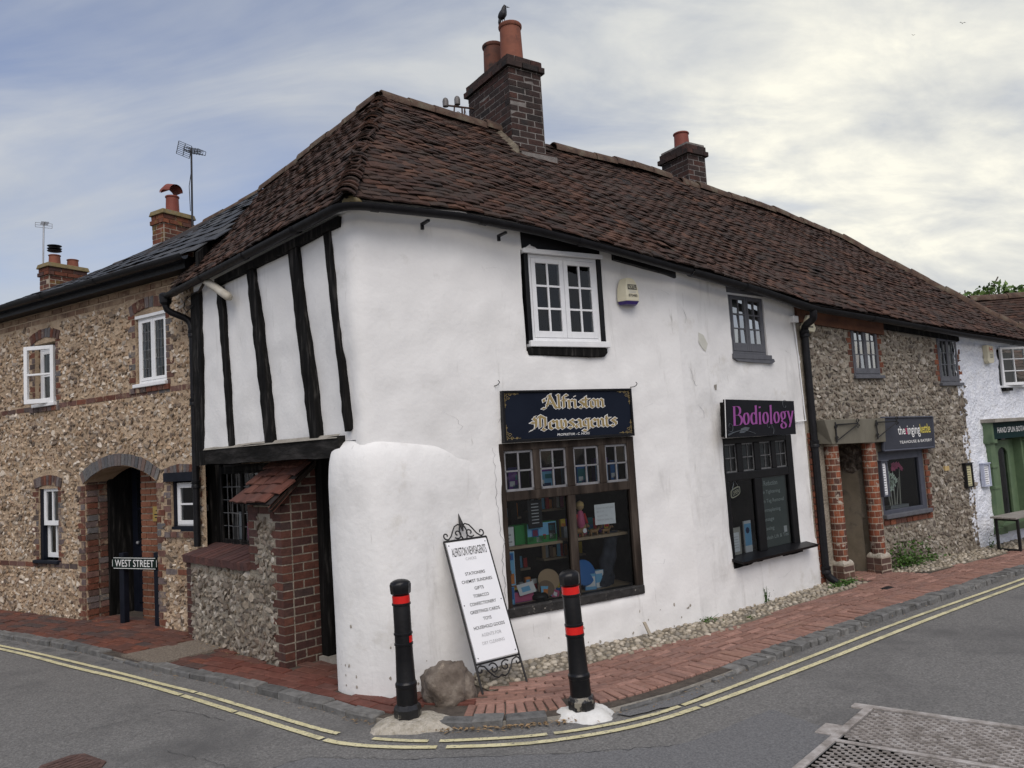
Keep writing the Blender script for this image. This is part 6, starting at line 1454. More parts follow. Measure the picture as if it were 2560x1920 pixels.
rm.build('interior', dark, kwo)
r3 = roof_base(tea, 4.22, 7.64); tile_roof(r3, 'tile', tile_m, m_eave, m_ridge, 4.22, 7.64, m_clip(4.22, 7.64))
ridge_tiles(r3, 'ridge_tile', ridge_m, [m_ridge(u)+np.array([0, 0, .018*math.sin(u*2.3)]) for u in np.linspace(4.25, 7.64, 16)], .10, .33)
gutter(tea, [m_eave(u)+MF.n*.06+np.array([0, 0, -.055]) for u in np.linspace(4.22, 7.64, 16)], gutter_m, r=.05, seam=1.1)
MB().box(MF, 4.22, 7.64, 0, 3.4, -3.75, -3.65).build('rear_wall', mortar_grey, tea)
chimney(tea, MF, 4.47, 4.83, -1.80, -2.32, 4.98, 5.98, brick_d, mortar_dk, [(4.65, -2.06, .11, .27, potred)], cap=2, corb=.04)

# ------------------------------------------------------------------ far white shop with the green front
bot = thing('white_shop_house', 'rough white painted house with sage green shopfront at the right edge', 'house', W4.P(1.5, 0, -1))
bo_ = [(1.18, 2.4, 2.26, 2.84), (.66, 1.62, .22, 1.50)]
wg = wall_grid(W4, -.06, 4.5, -.06, lambda u: ez(7.64+u)+.10, bo_, res=.05, amp=.020, nscale=7, depth=.12)
bwall = wg.build('wall', rwhite, bot, smooth=True)
MB().box(W4, -.07, .0, -.05, 3.0, -.4, -.02).build('wall_end', rwhite, bot)
gs = MB()
for q in ((.54, .68, .20, 1.47), (1.62, 1.78, .20, 1.47)): gs.box(W4, *q, -.05, .07)
gso = gs.build('shopfront', green_p, bot, bevel=.006)
for u in (.52, 1.60):
    for z0, z1, e in ((.14, .24, .03), (.78, .82, .012), (1.08, 1.11, .012), (1.43, 1.50, .025)): MB().box(W4, u-e+.02, u+.16+e, z0, z1, -.05, .07+e).build('moulding', green_p, gso, bevel=.004)
MB().box(W4, .54, 1.84, 1.49, 1.73, -.02, .10).build('fascia', teal, gso); MB().box(W4, .51, .56, 1.44, 1.74, -.02, .13).build('console', green_p, gso, bevel=.01); MB().prism(W4, [(.48, 1.73), (1.9, 1.73), (1.9, 1.775), (.48, 1.785)], -.02, .20).build('cornice', lead if False else cement, gso, bevel=.006)
gl = MB()
for q in ((.68, .74, .26, 1.46), (.95, 1.01, .26, 1.46), (1.30, 1.36, .26, 1.46), (.74, 1.30, 1.38, 1.46), (.74, 1.30, .26, .33)): gl.box(W4, *q, -.12, -.06)
gl.box(W4, 1.57, 1.62, .2, 1.5, -.20, .02); gl.box(W4, 1.36, 1.57, .26, 1.46, -.14, -.10)
glo = gl.build('window_frame', green_p, gso, bevel=.004)
for a, b in ((.74, .95), (1.01, 1.30)):
    MB().quad(W4.P(a, .33, -.09), W4.P(b, .33, -.09), W4.P(b, 1.38, -.09), W4.P(a, 1.38, -.09)).build('pane', pane, gso)
    c = (a+b)/2; ar = MB(); n = 9; r = (b-a)/2
    for i in range(n):
        t0, t1 = math.pi*i/n, math.pi*(i+1)/n; ar.prism(W4, [(c+r*math.cos(t0), 1.24+r*.8*math.sin(t0)), (c+r*math.cos(t1), 1.24+r*.8*math.sin(t1)), (c+r*math.cos(t1), 1.385), (c+r*math.cos(t0), 1.385)], -.085, -.065)
    ar.build('arched_head', green_p, gso)
MB().box(W4, .6, 1.64, .16, .26, -.3, .10).build('stall_riser', green_p, gso, bevel=.006)
rm = MB(); rm.box(W4, .6, 1.7, .2, 1.5, -.9, -.87); rm.box(W4, .6, .63, .2, 1.5, -.87, -.27); rm.box(W4, 1.66, 1.7, .2, 1.5, -.87, -.31); rm.box(W4, .63, 1.66, .2, .27, -.87, -.3); rm.box(W4, .63, 1.66, 1.47, 1.5, -.87, -.3)
rm.build('interior', mat('teal_grey_interior', [(.06, .075, .08), (.12, .14, .15)], scale=3, bump=0), gso)
wb_ = MB().box(W4, 1.18, 2.4, 2.24, 2.27, -.1, .05).build('window', whitepaint, bot)
MB().box(W4, 1.18, 2.4, 2.27, 2.83, -.35, -.33).build('interior', curtain_dk, wb_)
def open_cas(hu, ang, W_, z0, z1, side):
    h = W4.P(hu, 0, .02); d = np.array([math.cos(ang), math.sin(ang)]); f = Fr(h[:2], d); m = MB(); fw = .035
    for q in ((0, fw, z0, z1), (W_-fw, W_, z0, z1), (fw, W_-fw, z0, z0+fw+.01), (fw, W_-fw, z1-fw, z1), (W_/2-.008, W_/2+.008, z0+fw, z1-fw), (fw, W_-fw, z0+(z1-z0)*.36, z0+(z1-z0)*.36+.016), (fw, W_-fw, z0+(z1-z0)*.67, z0+(z1-z0)*.67+.016)): m.box(f, *q, -.018, .018)
    m.build('open_casement', whitepaint, wb_, bevel=.003)
    for i in range(2):
        for j in range(3):
            a, b = fw+(W_-2*fw)*i/2, fw+(W_-2*fw)*(i+1)/2; c, e = z0+fw+(z1-z0-2*fw)*j/3, z0+fw+(z1-z0-2*fw)*(j+1)/3
            MB().quad(f.P(a, c, 0), f.P(b, c, 0), f.P(b, e, 0), f.P(a, e, 0)).build('pane', pane, wb_)
ab = math.atan2(W4.u[1], W4.u[0])
open_cas(1.22, ab-rad(14), .52, 2.27, 2.85, 1); open_cas(2.36, ab+math.pi+rad(40), .50, 2.27, 2.85, -1)
MB().box(W4, 1.20, 1.42, 2.19, 2.235, -.05, .06).build('sill_stone', timber, bot)
r4 = roof_base(bot, 7.64, 10.1); tile_roof(r4, 'tile', tile_m, m_eave, m_ridge, 7.64, 10.1, m_clip(7.64, 10.1))
hl = [m_eave(u)+(m_ridge(u)-m_eave(u))*t+np.array([0, 0, .01]) for u, t in HIP]
ridge_tiles(r4, 'ridge_tile', ridge_m, [m_ridge(7.64)]+hl, .09, .30)
MB().add([hl[0], hl[-1], MF.P(10.1, 2.9, -3.7), MF.P(7.83, 3.4, -3.8)], [(0, 1, 2, 3)]).build('rear_slope', tile_m, r4, tint=.3)
gutter(bot, [m_eave(u)+MF.n*.06+np.array([0, 0, -.055]) for u in np.linspace(7.64, 10.4, 10)], gutter_m, r=.05, seam=1.1)
# ------------------------------------------------------------------ house behind at the far right
far = thing('house_behind', 'house with a long brown tiled roof behind the right-hand end of the row', 'house', (13, 16.4, 0))
fF = Fr((9.2, 13.6), (1, -.035))
MB().box(fF, 0, 9, 0, 2.3, -6, -.3).build('wall', brick_m, far, tint=.3)
fe = lambda u: fF.P(u, 2.15, 0); frr = lambda u: fF.P(u, 4.31+.012*u, -2.8)
fm = MB(); fm.quad(fe(0), fe(9), frr(9), frr(.6)); fm.quad(frr(.6), frr(9), fF.P(9, 2.2, -6), fF.P(.6, 2.2, -6)); fro = fm.build('roof', roofbase, far)
tile_roof(fro, 'tile', tile_m, fe, frr, 0, 9, lambda u, t: u > .6*t, gauge=.10, w=.17, wav=.01, rnd=.5)
ridge_tiles(fro, 'ridge_tile', ridge_m, [frr(u) for u in np.linspace(.6, 6, 10)], .11, .4)
# ------------------------------------------------------------------ trees beyond
def tree(c, h, rx, rz, seed, lab, n=6500):
    g = np.random.default_rng(seed); c = np.array(c, float)
    t = thing('tree', lab, 'tree', (c[0], c[1], 0), 'trees behind the far roofs')
    m = MB(); m.tube([c, c+[.1, 0, h*.3], c+[0, .1, h*.6]], [.22, .17, .08], 8)
    for i in range(6): a = i*1.05; s0 = c+[0, 0, h*(.35+.05*i)]; m.tube([s0, s0+np.array([math.cos(a)*rx*.5, math.sin(a)*rx*.5, h*.22])], [.07, .02], 6)
    m.build('trunk', bark, t, smooth=True)
    cl = [(g.normal(0, .45, 3)*np.array([rx, rx, rz])) for _ in range(26)]; V = []; F = []; T_ = []
    for i in range(n):
        k = cl[g.integers(len(cl))]; d = g.normal(0, 1, 3); d /= np.linalg.norm(d); p = c+[0, 0, h*.68]+k+d*g.uniform(.25, .62)*np.array([1, 1, .75])
        a = g.normal(0, 1, 3); a /= np.linalg.norm(a); b = np.cross(a, g.normal(0, 1, 3)); b /= np.linalg.norm(b); s = g.uniform(.06, .13)
        j = len(V); V += [p-a*s, p+b*s*.5, p+a*s, p-b*s*.5]; F.append((j, j+1, j+2, j+3)); T_ += [g.uniform()]*4
    me = new_mesh('crown', np.array(V)-wloc(t), F, np.array(T_)); me.materials.append(leaf_far); link('crown', me, t, kind='stuff')
for i, (c, h, rx, rz, lab) in enumerate([((15.0, 25, 0), 7.6, 2.2, .8, 'leftmost green tree top showing over the far brown roof'), ((18.0, 25.5, 0), 7.9, 2.2, .9, 'green tree top over the far brown roof, at the right frame edge')]): tree(c, h, rx, rz, 11+i, lab)
# ------------------------------------------------------------------ bollards
def bollard(c, lean, lab, padm, upper_full):
    c = np.array([c[0], c[1], 0.0]); t = thing('bollard', lab, 'bollard', c, 'black bollards at the corner kerb')
    ax = Vector(lean).normalized(); L = lambda prof, seg, name, m, par=t, rot=0, sm=True: MB().lathe(c, prof, seg, axis=ax, rot=rot).build(name, m, par, smooth=sm, angle=35)
    L([(.086, .0), (.094, .012), (.094, .065), (.086, .085), (.074, .095)], 8, 'foot', bollard_base, sm=False, rot=.2)
    L([(.072, .09), (.071, .205), (.075, .21), (.075, .232), (.069, .24), (.066, .25), (.0605, .44), (.0595, .785), (.055, .80), (.055, .83)], 28, 'shaft', bollard_m)
    for z in (.495, .565, .765): L([(.060, z-.010), (.0655, z-.006), (.0655, z+.006), (.060, z+.010)], 28, 'ring', bollard_m)
    L([(.056, .825), (.070, .838), (.072, .860), (.074, .895), (.068, .912), (.050, .925), (.02, .932), (.002, .933)], 8, 'cap', bollard_m, rot=.2)
    L([(.0612, .774), (.0612, .822), (.060, .823)], 28, 'band', redband)
    if upper_full: L([(.0632, .506), (.0632, .556)], 28, 'band', redband)
    else:
        m = MB(); y = ax.cross(Vector((1, 0, 0))).normalized()
        for a0, a1 in ((-.75, -.05),):
            n = 8; V = []
            for i in range(n+1):
                a = a0+(a1-a0)*i/n; d = Vector((math.cos(a), math.sin(a), 0))*.0634; V += [Vector(c)+ax*.508+d, Vector(c)+ax*.552+d]
            m.add(V, [(2*i, 2*i+2, 2*i+3, 2*i+1) for i in range(n)])
        m.build('band', redband, t)
    return t
bollard((-.848, 5.43), (-.012, 0, 1), 'black bollard with a torn lower red band, beside the boulder', concrete_pad, False)
bollard((.343, 5.385), (-.034, .0, 1), 'black bollard with two red bands, standing in white concrete before the shop window', white_pad, True)
def pad(name, c, rx, ry, h, m, lab, seed):
    g = np.random.default_rng(seed); V = []; F = []; n = 26; R_ = 6
    for r in range(R_+1):
        k = 1-r/R_*.72; z = [RZ-.01, RZ+.02, -.012, .0, .004, .006, .007][r]*1.0+(h if r > 2 else 0)
        for i in range(n):
            a = 2*math.pi*i/n; j = 1+.10*math.sin(3*a+seed)+.06*math.sin(7*a)+g.normal(0, .015); V.append((c[0]+rx*k*j*math.cos(a), c[1]+ry*k*j*math.sin(a), z+g.normal(0, .003)))
    for r in range(R_):
        for i in range(n): F.append((r*n+i, r*n+(i+1) % n, (r+1)*n+(i+1) % n, (r+1)*n+i))
    F.append(tuple(R_*n+i for i in range(n)))
    mb = MB().add(V, F); return solo(name, mb, m, lab, 'concrete base', smooth=True, angle=50)
pad('concrete_footing', (-.80, 5.41), .31, .19, .002, concrete_pad, 'rough buff concrete footing round the foot of the left bollard', 3)
pad('concrete_footing', (.36, 5.39), .22, .16, .004, white_pad, 'white painted concrete footing round the foot of the right bollard', 5)
# boulder
bv, bf_ = subdiv(*subdiv(*subdiv(*icos())))
V = []
for v in bv:
    p = np.array(v); s_ = 1+.16*fbm(p, 1.1)+.035*fbm(p, 4)
    q = p*(s_+.10*fbm(p, 2.3)+.04*fbm(p, 9))*np.array([.195, .16, .20]); q[2] = min(q[2], .175+.03*fbm(p, 2)); V.append(q+np.array([-.60, 5.80, .07]))
solo('boulder', MB().add(V, bf_), boulder_m, 'large brown boulder at the foot of the white buttress', 'rock', smooth=True)
# ------------------------------------------------------------------ leaning sign with scrollwork
def leaning_sign():
    bl, br = np.array([-.352, 5.823, 0.]), np.array([-.024, 6.060, 0.]); x = (br-bl); w = np.linalg.norm(x); x /= w; nb = np.array([x[1], -x[0], 0])
    topm = W1.P(-.50, 1.04, .13); base = (bl+br)/2; up = topm-base; up -= x*(up@x); up /= np.linalg.norm(up); nn = np.cross(x, up)
    if nn[1] > 0: nn = -nn
    O = bl; t = thing('leaning_sign', 'tall white price-list board in a scrolled black iron frame leaning on the white wall', 'sign', base)
    class A: pass
    P3 = lambda u, z, o=0: O+x*u+up*z+nn*o
    A.P = staticmethod(P3)
    b = MB()
    for u in (0, w): b.tube([P3(u, 0), P3(u, 1.17)], .008, 6)
    for z in (.21, 1.17): b.tube([P3(0, z), P3(w, z)], .008, 6)
    fr_ = b.build('frame', iron, t)
    def scroll(c, r, t0, t1, s=1, sx=1): return [P3(c[0]+sx*r*(1-.78*k)*math.cos(t0+(t1-t0)*k), c[1]+s*r*(1-.78*k)*math.sin(t0+(t1-t0)*k)) for k in np.linspace(0, 1, 20)]
    tm = MB(); cx = w/2
    for sx in (-1, 1):
        tm.tube([P3(cx+sx*(.015+.02*math.sin(k*math.pi)), 1.17+.12*k) for k in np.linspace(0, 1, 6)], .006, 5)
        pth = [(.0, 1.285), (.035, 1.30), (.07, 1.285), (.095, 1.25), (.12, 1.21), (.15, 1.185)]
        tm.tube([P3(cx+sx*a, b_) for a, b_ in pth], .006, 5); tm.tube(scroll((cx+sx*.165, 1.215), .034, -2.2, 3.6, 1, sx), .006, 5); tm.tube(scroll((cx+sx*.058, 1.222), .042, -2.4, 4.4, 1, -sx), .006, 5)
    tm.tube([P3(cx, 1.24), P3(cx, 1.30), P3(cx, 1.345), P3(cx, 1.395)], [.006, .018, .010, .001], 6)
    tm.build('top_scroll', iron, t)
    bm = MB()
    for sx in (-1, 1):
        bm.tube([P3(cx+sx*a, z) for a, z in ((.0, .10), (.03, .085), (.065, .10), (.10, .14), (.13, .185), (.16, .195))], .006, 5); bm.tube(scroll((cx+sx*.17, .165), .034, 2.2, -3.6, 1, sx), .006, 5); bm.tube(scroll((cx+sx*.055, .155), .045, 2.4, -4.4, 1, -sx), .006, 5)
    bm.build('bottom_scroll', iron, t)
    pnl = MB(); V = [P3(u, z, o) for o in (.004, .012) for u, z in ((.012, .225), (w-.012, .225), (w-.012, 1.155), (.012, 1.155))]; pnl.add(V, BOXF); pb = pnl.build('panel', panelwhite, t)
    k = w/.405; off = .0135
    rows = [('ALFRISTON NEWSAGENTS', .04, .365, 1.035, 1.105, letter_k), ('C.HICKS', .15, .25, .995, 1.018, letter_g), ('STATIONERS', .11, .295, .875, .900, letter_k), ('CHEMIST SUNDRIES', .06, .345, .815, .840, letter_k), ('GIFTS', .16, .245, .755, .780, letter_k), ('TOBACCO', .13, .275, .695, .720, letter_k), ('CONFECTIONERY', .08, .325, .635, .660, letter_k), ('GREETINGS CARDS', .065, .34, .575, .600, letter_k), ('TOYS', .165, .24, .515, .540, letter_k), ('HOUSEHOLD GOODS', .06, .345, .455, .480, letter_k), ('AGENTS FOR', .11, .295, .395, .420, letter_g), ('DRY CLEANING', .10, .305, .335, .360, letter_g)]
    for s_, a, b_, c, d, m in rows: put_text(P3, s_, a*k, b_*k, c, d, m, pb, off)
    for u in (.03, w-.03):
        for z in (.25, .65, 1.13): MB().lathe(P3(u, z, .012), [(.005, 0), (.004, .003)], 8, axis=tuple(nn)).build('screw', iron, pb)
leaning_sign()
# ------------------------------------------------------------------ shop signs
def newsagent_sign():
    t = thing('shop_sign', 'navy sign with gold black-letter name above the newsagent window', 'sign', W1.P(.6, 1.83, .03))
    U0, U1, Z0, Z1 = -.085, 1.325, 1.835, 2.285; P3 = lambda u, z, o=0: W1.P(u, z, o+.012)
    MB().box(W1, U0+.02, U1-.02, Z0+.02, Z1-.02, -.02, .045).build('panel', signboard, t)
    m = MB()
    for q in ((U0, U0+.022, Z0, Z1), (U1-.022, U1, Z0, Z1), (U0+.022, U1-.022, Z0, Z0+.025), (U0+.022, U1-.022, Z1-.02, Z1)): m.box(W1, *q, -.02, .060)
    m.build('frame', blackpaint, t, bevel=.004)
    o = .047-.012
    nib_word(P3, 'Alfriston', BL, .35, .99, 2.115, .078, rad(38), .26, (gold, letter_w), t, o, outline=.055)
    nib_word(P3, 'Newsagents', BL, .22, 1.11, 1.935, .078, rad(38), .26, (gold, letter_w), t, o, outline=.055)
    put_text(P3, 'PROPRIETOR - C. HICKS', .46, .81, 1.872, 1.893, letter_w, t, o, shear=.2)
    for sx, sz, cu, cz in ((1, -1, U0+.03, Z1-.03), (-1, -1, U1-.03, Z1-.03), (1, 1, U0+.03, Z0+.035), (-1, 1, U1-.03, Z0+.035)):
        m = MB()
        for k, (a, b) in enumerate(((.0, .0), (.05, .0), (.10, .0), (.0, .045), (.0, .09), (.03, .03))):
            r = (.020, .016, .011, .016, .011, .018)[k]
            m.tube([P3(cu+sx*(a+r*math.cos(q)*(1-q/9)), cz+sz*(b+r*math.sin(q)*(1-q/9)), o+.001) for q in np.linspace(0, 6.5, 14)], .0022, 4)
        m.tube([P3(cu, cz+sz*.12, o+.001), P3(cu, cz, o+.001), P3(cu+sx*.14, cz, o+.001)], .002, 4)
        m.build('corner_ornament', gold, t)
newsagent_sign()
for u, z, lab in ((-.14, 2.33, 'little iron hook above the left end of the navy sign'), (1.36, 2.30, 'little iron hook above the right end of the navy sign')):
    solo('wall_hook', MB().tube([W1.P(u, z, 0), W1.P(u+.01, z, .04), W1.P(u+.03, z+.01, .05), W1.P(u+.045, z+.03, .05), W1.P(u+.03, z+.045, .05)], .004, 5), iron, lab, 'hook')
def salon_sign():
    t = thing('shop_sign', 'black tilted sign with purple serif lettering over the salon window', 'sign', W2.P(1.15, 1.75, .05))
    P3 = lambda u, z, o=0: W2.P(u+(z-1.76)*.02, z, .16-(z-1.76)*.10+o)
    V = [P3(u, z, o) for o in (-.03, 0) for u, z in ((.42, 1.76), (1.74, 1.75), (1.85, 2.12), (.52, 2.155))]; V[2:4] = V[2:4]
    MB().add([P3(u, z, o) for o in (-.022, 0) for u, z in ((.42, 1.76), (1.73, 1.75), (1.80, 2.125), (.50, 2.155))], BOXF).build('panel', saloon, t)
    bk = MB(); bk.add([W2.P(.56, 1.77, -.02), W2.P(1.76, 1.77, -.02), W2.P(1.76, 1.77, .12), W2.P(.56, 1.77, .12), W2.P(.58, 2.13, -.02), W2.P(1.78, 2.10, -.02), W2.P(1.78, 2.10, .09), W2.P(.58, 2.13, .09)], BOXF); bk.build('sign_box', timber, t)
    MB().tube([P3(.42, 1.76, .002), P3(.50, 2.155, .002)], .004, 4).build('edge_trim', letter_w, t)
    nib_word(P3, 'Bodiology', SE, .58, 1.69, 1.88, .132, rad(8), .22, (letter_p,), t, .003, shear=.16)
    m = MB()
    def sp(cu, cz, r, a0, a1, n=18): MB().tube([P3(cu+r*(1-.75*k)*math.cos(a0+(a1-a0)*k), cz+r*(1-.75*k)*math.sin(a0+(a1-a0)*k), .002) for k in np.linspace(0, 1, n)], .003, 4).build('flourish', motif, t)
    sp(.52, 1.87, .06, -2.6, 4); sp(1.22, 1.86, .06, -.5, 5.5); sp(1.60, 2.08, .06, 1, 6); MB().tube([P3(u, 1.78+.11*(u-.45)**.5*.8, .002) for u in np.linspace(.46, .75, 10)], .004, 4).build('flourish', motif, t); MB().tube([P3(u, 1.775+.05*math.sin((u-.45)*6), .002) for u in np.linspace(.46, .95, 12)], .004, 4).build('flourish', motif, t); MB().tube([P3(1.28+.02*math.sin(k*3), 1.77+.09*k, .002) for k in np.linspace(0, 1, 8)], .003, 4).build('flourish', motif, t)
    MB().add([P3(u, z, .002) for u, z in ((.66, 1.80), (.74, 1.80), (.82, 1.825), (.86, 1.85), (.78, 1.86), (.70, 1.845))], [(0, 1, 2, 3, 4, 5)]).build('leaf_motif', motif, t)
salon_sign()
def kettle_sign():
    t = thing('shop_sign', 'charcoal framed sign with white and mustard lettering over the tea house window', 'sign', W3.P(1.95, 1.46, .05))
    P3 = lambda u, z, o=0: W3.P(u, z, .10-(z-1.46)*.06+o)
    MB().add([P3(u, z, o) for o in (-.03, 0) for u, z in ((1.33, 1.465), (2.45, 1.455), (2.52, 1.86), (1.38, 1.885))], BOXF).build('panel', kettle_m, t)
    m = MB()
    c4 = [(1.33, 1.465), (2.45, 1.455), (2.52, 1.86), (1.38, 1.885)]
    for a, b in zip(c4, c4[1:]+c4[:1]): m.tube([P3(*a, .006), P3(*b, .006)], .014, 4)
    m.build('frame', bluegrey, t)
    put_text(P3, 'the', 1.70, 1.86, 1.655, 1.765, letter_w, t, .003); put_text(P3, 's', 1.865, 1.905, 1.655, 1.735, letter_pk, t, .003); put_text(P3, 'inging', 1.91, 2.19, 1.61, 1.765, letter_w, t, .003); put_text(P3, 'kettle', 2.20, 2.43, 1.655, 1.775, letter_y, t, .003); put_text(P3, 'TEAHOUSE & EATERY', 1.70, 2.43, 1.54, 1.575, letter_w, t, .003)
kettle_sign()
put_text(W4.P, 'HAND SPUN BOTANICS', .72, 1.74, 1.575, 1.655, letter_w, gso, .103)
# street name sign
def street_sign():
    a, b = np.array([-4.755, 9.30]), np.array([-4.223, 9.043]); f = fr2(a, b); t = thing('street_name_sign', 'dark green street name plate on two navy posts before the cottage porch', 'street sign', (*((a+b)/2), 0))
    for u in (0, .592): MB().box(f, u-.04, u+.04, -.02, .80+(.03 if u else .02), -.035, .035).build('post', navy, t, bevel=.005)
    U0, U1, Z0, Z1 = -.145, .63, .635, .775; c = .025
    MB().prism(f, [(U0+c, Z0), (U1-c, Z0), (U1-c, Z0+c), (U1, Z0+c), (U1, Z1-c), (U1-c, Z1-c), (U1-c, Z1), (U0+c, Z1), (U0+c, Z1-c), (U0, Z1-c), (U0, Z0+c), (U0+c, Z0+c)], .037, .049).build('plate', streetgreen, t)
    m = MB(); o = .0505
    for q in ((U0+c+.004, U1-c-.004, Z0+.006, Z0+.012), (U0+c+.004, U1-c-.004, Z1-.012, Z1-.006), (U0+.006, U0+.012, Z0+c+.006, Z1-c-.006), (U1-.012, U1-.006, Z0+c+.006, Z1-c-.006)): m.box(f, *q, o-.001, o)
    m.build('border', letter_w, t); put_text(f.P, 'WEST STREET', U0+.055, U1-.055, Z0+.029, Z1-.029, letter_w, t, o)
street_sign()
# ------------------------------------------------------------------ alarm boxes, lamp, menu boards
def alarm_a():
    t = thing('alarm_box', 'cream bell-shaped alarm box with a purple base on the white wall', 'alarm box', W1.P(1.4, 3.1, 0)); s_ = []
    prof = [(3.125, .12, .085), (3.18, .121, .09), (3.25, .113, .086), (3.31, .095, .075), (3.345, .072, .06), (3.36, .03, .045)]
    V = []; F = []
    for z, hw, d in prof: V += [W1.P(1.40-hw, z, 0), W1.P(1.40-hw*.62, z, d), W1.P(1.40+hw*.62, z, d), W1.P(1.40+hw, z, 0)]
    for i in range(len(prof)-1):
        for a in range(3): F.append((4*i+a, 4*i+a+1, 4*i+5+a, 4*i+4+a))
    F += [(0, 3, 2, 1), (20, 21, 22, 23)]
    MB().add(V, F).build('cover', cream, t, bevel=.006)
    MB().add([W1.P(u, z, o) for z, k in ((3.125, 1), (3.095, .8)) for u, o in ((1.40-.12*k, 0), (1.40-.074*k, .085*k), (1.40+.074*k, .085*k), (1.40+.12*k, 0))], [(0, 3, 2, 1), (4, 5, 6, 7), (0, 1, 5, 4), (1, 2, 6, 5), (2, 3, 7, 6)]).build('lens', purple_pl, t)
    P3 = lambda u, z, o=0: W1.P(u, z, .0905-(max(z, 3.18)-3.18)*.055+o)
    MB().add([P3(u, z, .002) for u, z in ((1.345, 3.235), (1.455, 3.235), (1.45, 3.285), (1.345, 3.285))], [(0, 1, 2, 3)]).build('label_plate', letter_k, t); put_text(P3, 'NORTELL', 1.352, 1.448, 3.243, 3.277, cream, t, .0035); put_text(P3, '870485', 1.348, 1.452, 3.165, 3.192, letter_k, t, .003)
    for z in (3.205, 3.218): MB().add([P3(u, zz, .002) for u, zz in ((1.36, z), (1.44, z), (1.44, z+.004), (1.36, z+.004))], [(0, 1, 2, 3)]).build('lettering', letter_g, t)
alarm_a()
def alarm_b():
    t = thing('alarm_box', 'cream triangular alarm box under the gutter beside the black drainpipe', 'alarm box', W3.P(.16, 2.95, 0)); pol = [(.09, 2.96), (.25, 2.95), (.28, 3.0), (.205, 3.155), (.145, 3.155), (.06, 3.01)]
    MB().prism(W3, pol, 0, .07).build('cover', cream, t, bevel=.008); MB().box(W3, .115, .225, 3.005, 3.018, .0705, .072).build('lettering', letter_k, t)
    MB().add([W3.P(.17+.035*math.cos(a), 3.06+.035*math.sin(a), .072) for a in np.linspace(0, math.pi, 9)], [tuple(range(9))]).build('emblem', letter_g, t)
alarm_b()
def alarm_c():
    t = thing('alarm_box', 'slim cream alarm box with a red letter on the rough white wall', 'alarm box', W4.P(.85, 2.6, 0)); MB().prism(W4, [(.76, 2.63), (.79, 2.60), (.91, 2.605), (.935, 2.64), (.935, 2.86), (.76, 2.87)], 0, .07).build('cover', cream, t, bevel=.006)
    put_text(W4.P, 'H', .82, .90, 2.77, 2.84, P_['red'], t, .072)
    for z in (2.68, 2.70, 2.72): MB().box(W4, .82, .90, z, z+.008, .0705, .0715).build('lettering', letter_k, t)
alarm_c()
lf = thing('flood_lamp', 'weathered white tube lamp on a bracket under the side eaves', 'lamp', T.P(1.35, 3.7, 0))
MB().tube([T.P(1.68, 3.70, .36), T.P(1.72, 3.68, .40), T.P(2.22, 3.42, .40), T.P(2.25, 3.40, .39)], [.03, .04, .042, .03], 10).build('tube', mat('yellowed_plastic', [(.42, .38, .30), (.58, .55, .47)], rough=.5, bump=.1), lf, smooth=True)
MB().tube([T.P(1.40, 3.62, .33), T.P(1.52, 3.63, .36), T.P(1.70, 3.69, .38)], .014, 6).build('bracket', oldwood, lf); MB().tube([T.P(1.30, 3.50, .35), T.P(1.18, 3.44, .37), T.P(1.08, 3.50, .36), T.P(1.12, 3.58, .36), T.P(1.3, 3.62, .35), T.P(1.45, 3.62, .35)], .006, 5).build('cable', iron, lf)
def menu(fr, u0, u1, z0, z1, o, m, lab, pm=paper, dark_lines=letter_k):
    t = thing('menu_board', lab, 'menu board', fr.P((u0+u1)/2, z0, o)); e = .022
    b = MB()
    for q in ((u0, u0+e, z0, z1), (u1-e, u1, z0, z1), (u0+e, u1-e, z0, z0+e), (u0+e, u1-e, z1-e, z1)): b.box(fr, *q, o-.05, o)
    b.box(fr, u0-.01, u1+.01, z1, z1+.015, o-.05, o+.012); b.build('frame', m, t, bevel=.003); sh = MB().box(fr, u0+e, u1-e, z0+e, z1-e, o-.05, o-.02).build('sheet', pm, t)
    n = int((z1-z0)/.03)
    for i in range(1, n-1):
        z = z0+i*(z1-z0)/n; w = (u1-u0-2*e)*RNG.uniform(.4, .85); c = (u0+u1)/2; MB().box(fr, c-w/2, c+w/2, z, z+.007, o-.0198, o-.0190).build('lettering', dark_lines, sh)
menu(W3, 1.215, 1.345, .90, 1.34, .13, bluegrey, 'tall blue-grey menu case on the porch column beside the tea house window')
menu(W3, 3.26, 3.44, .85, 1.18, .055, iron, 'black framed menu case on the flint wall near its right corner', mat('yellowed_paper', [(.50, .47, .28)], bump=0))
menu(W4, .30, .49, .83, 1.15, .06, mat('pale_blue_frame', [(.42, .45, .55)], bump=0), 'pale framed notice case on the white wall left of the green shopfront')
solo('air_brick', MB().box(W3, 2.80, 2.90, 1.12, 1.18, -.02, .025), mat('buff_vent', [(.42, .30, .12), (.52, .40, .2)], bump=.2), 'small buff air brick set in the flint wall', 'air brick')
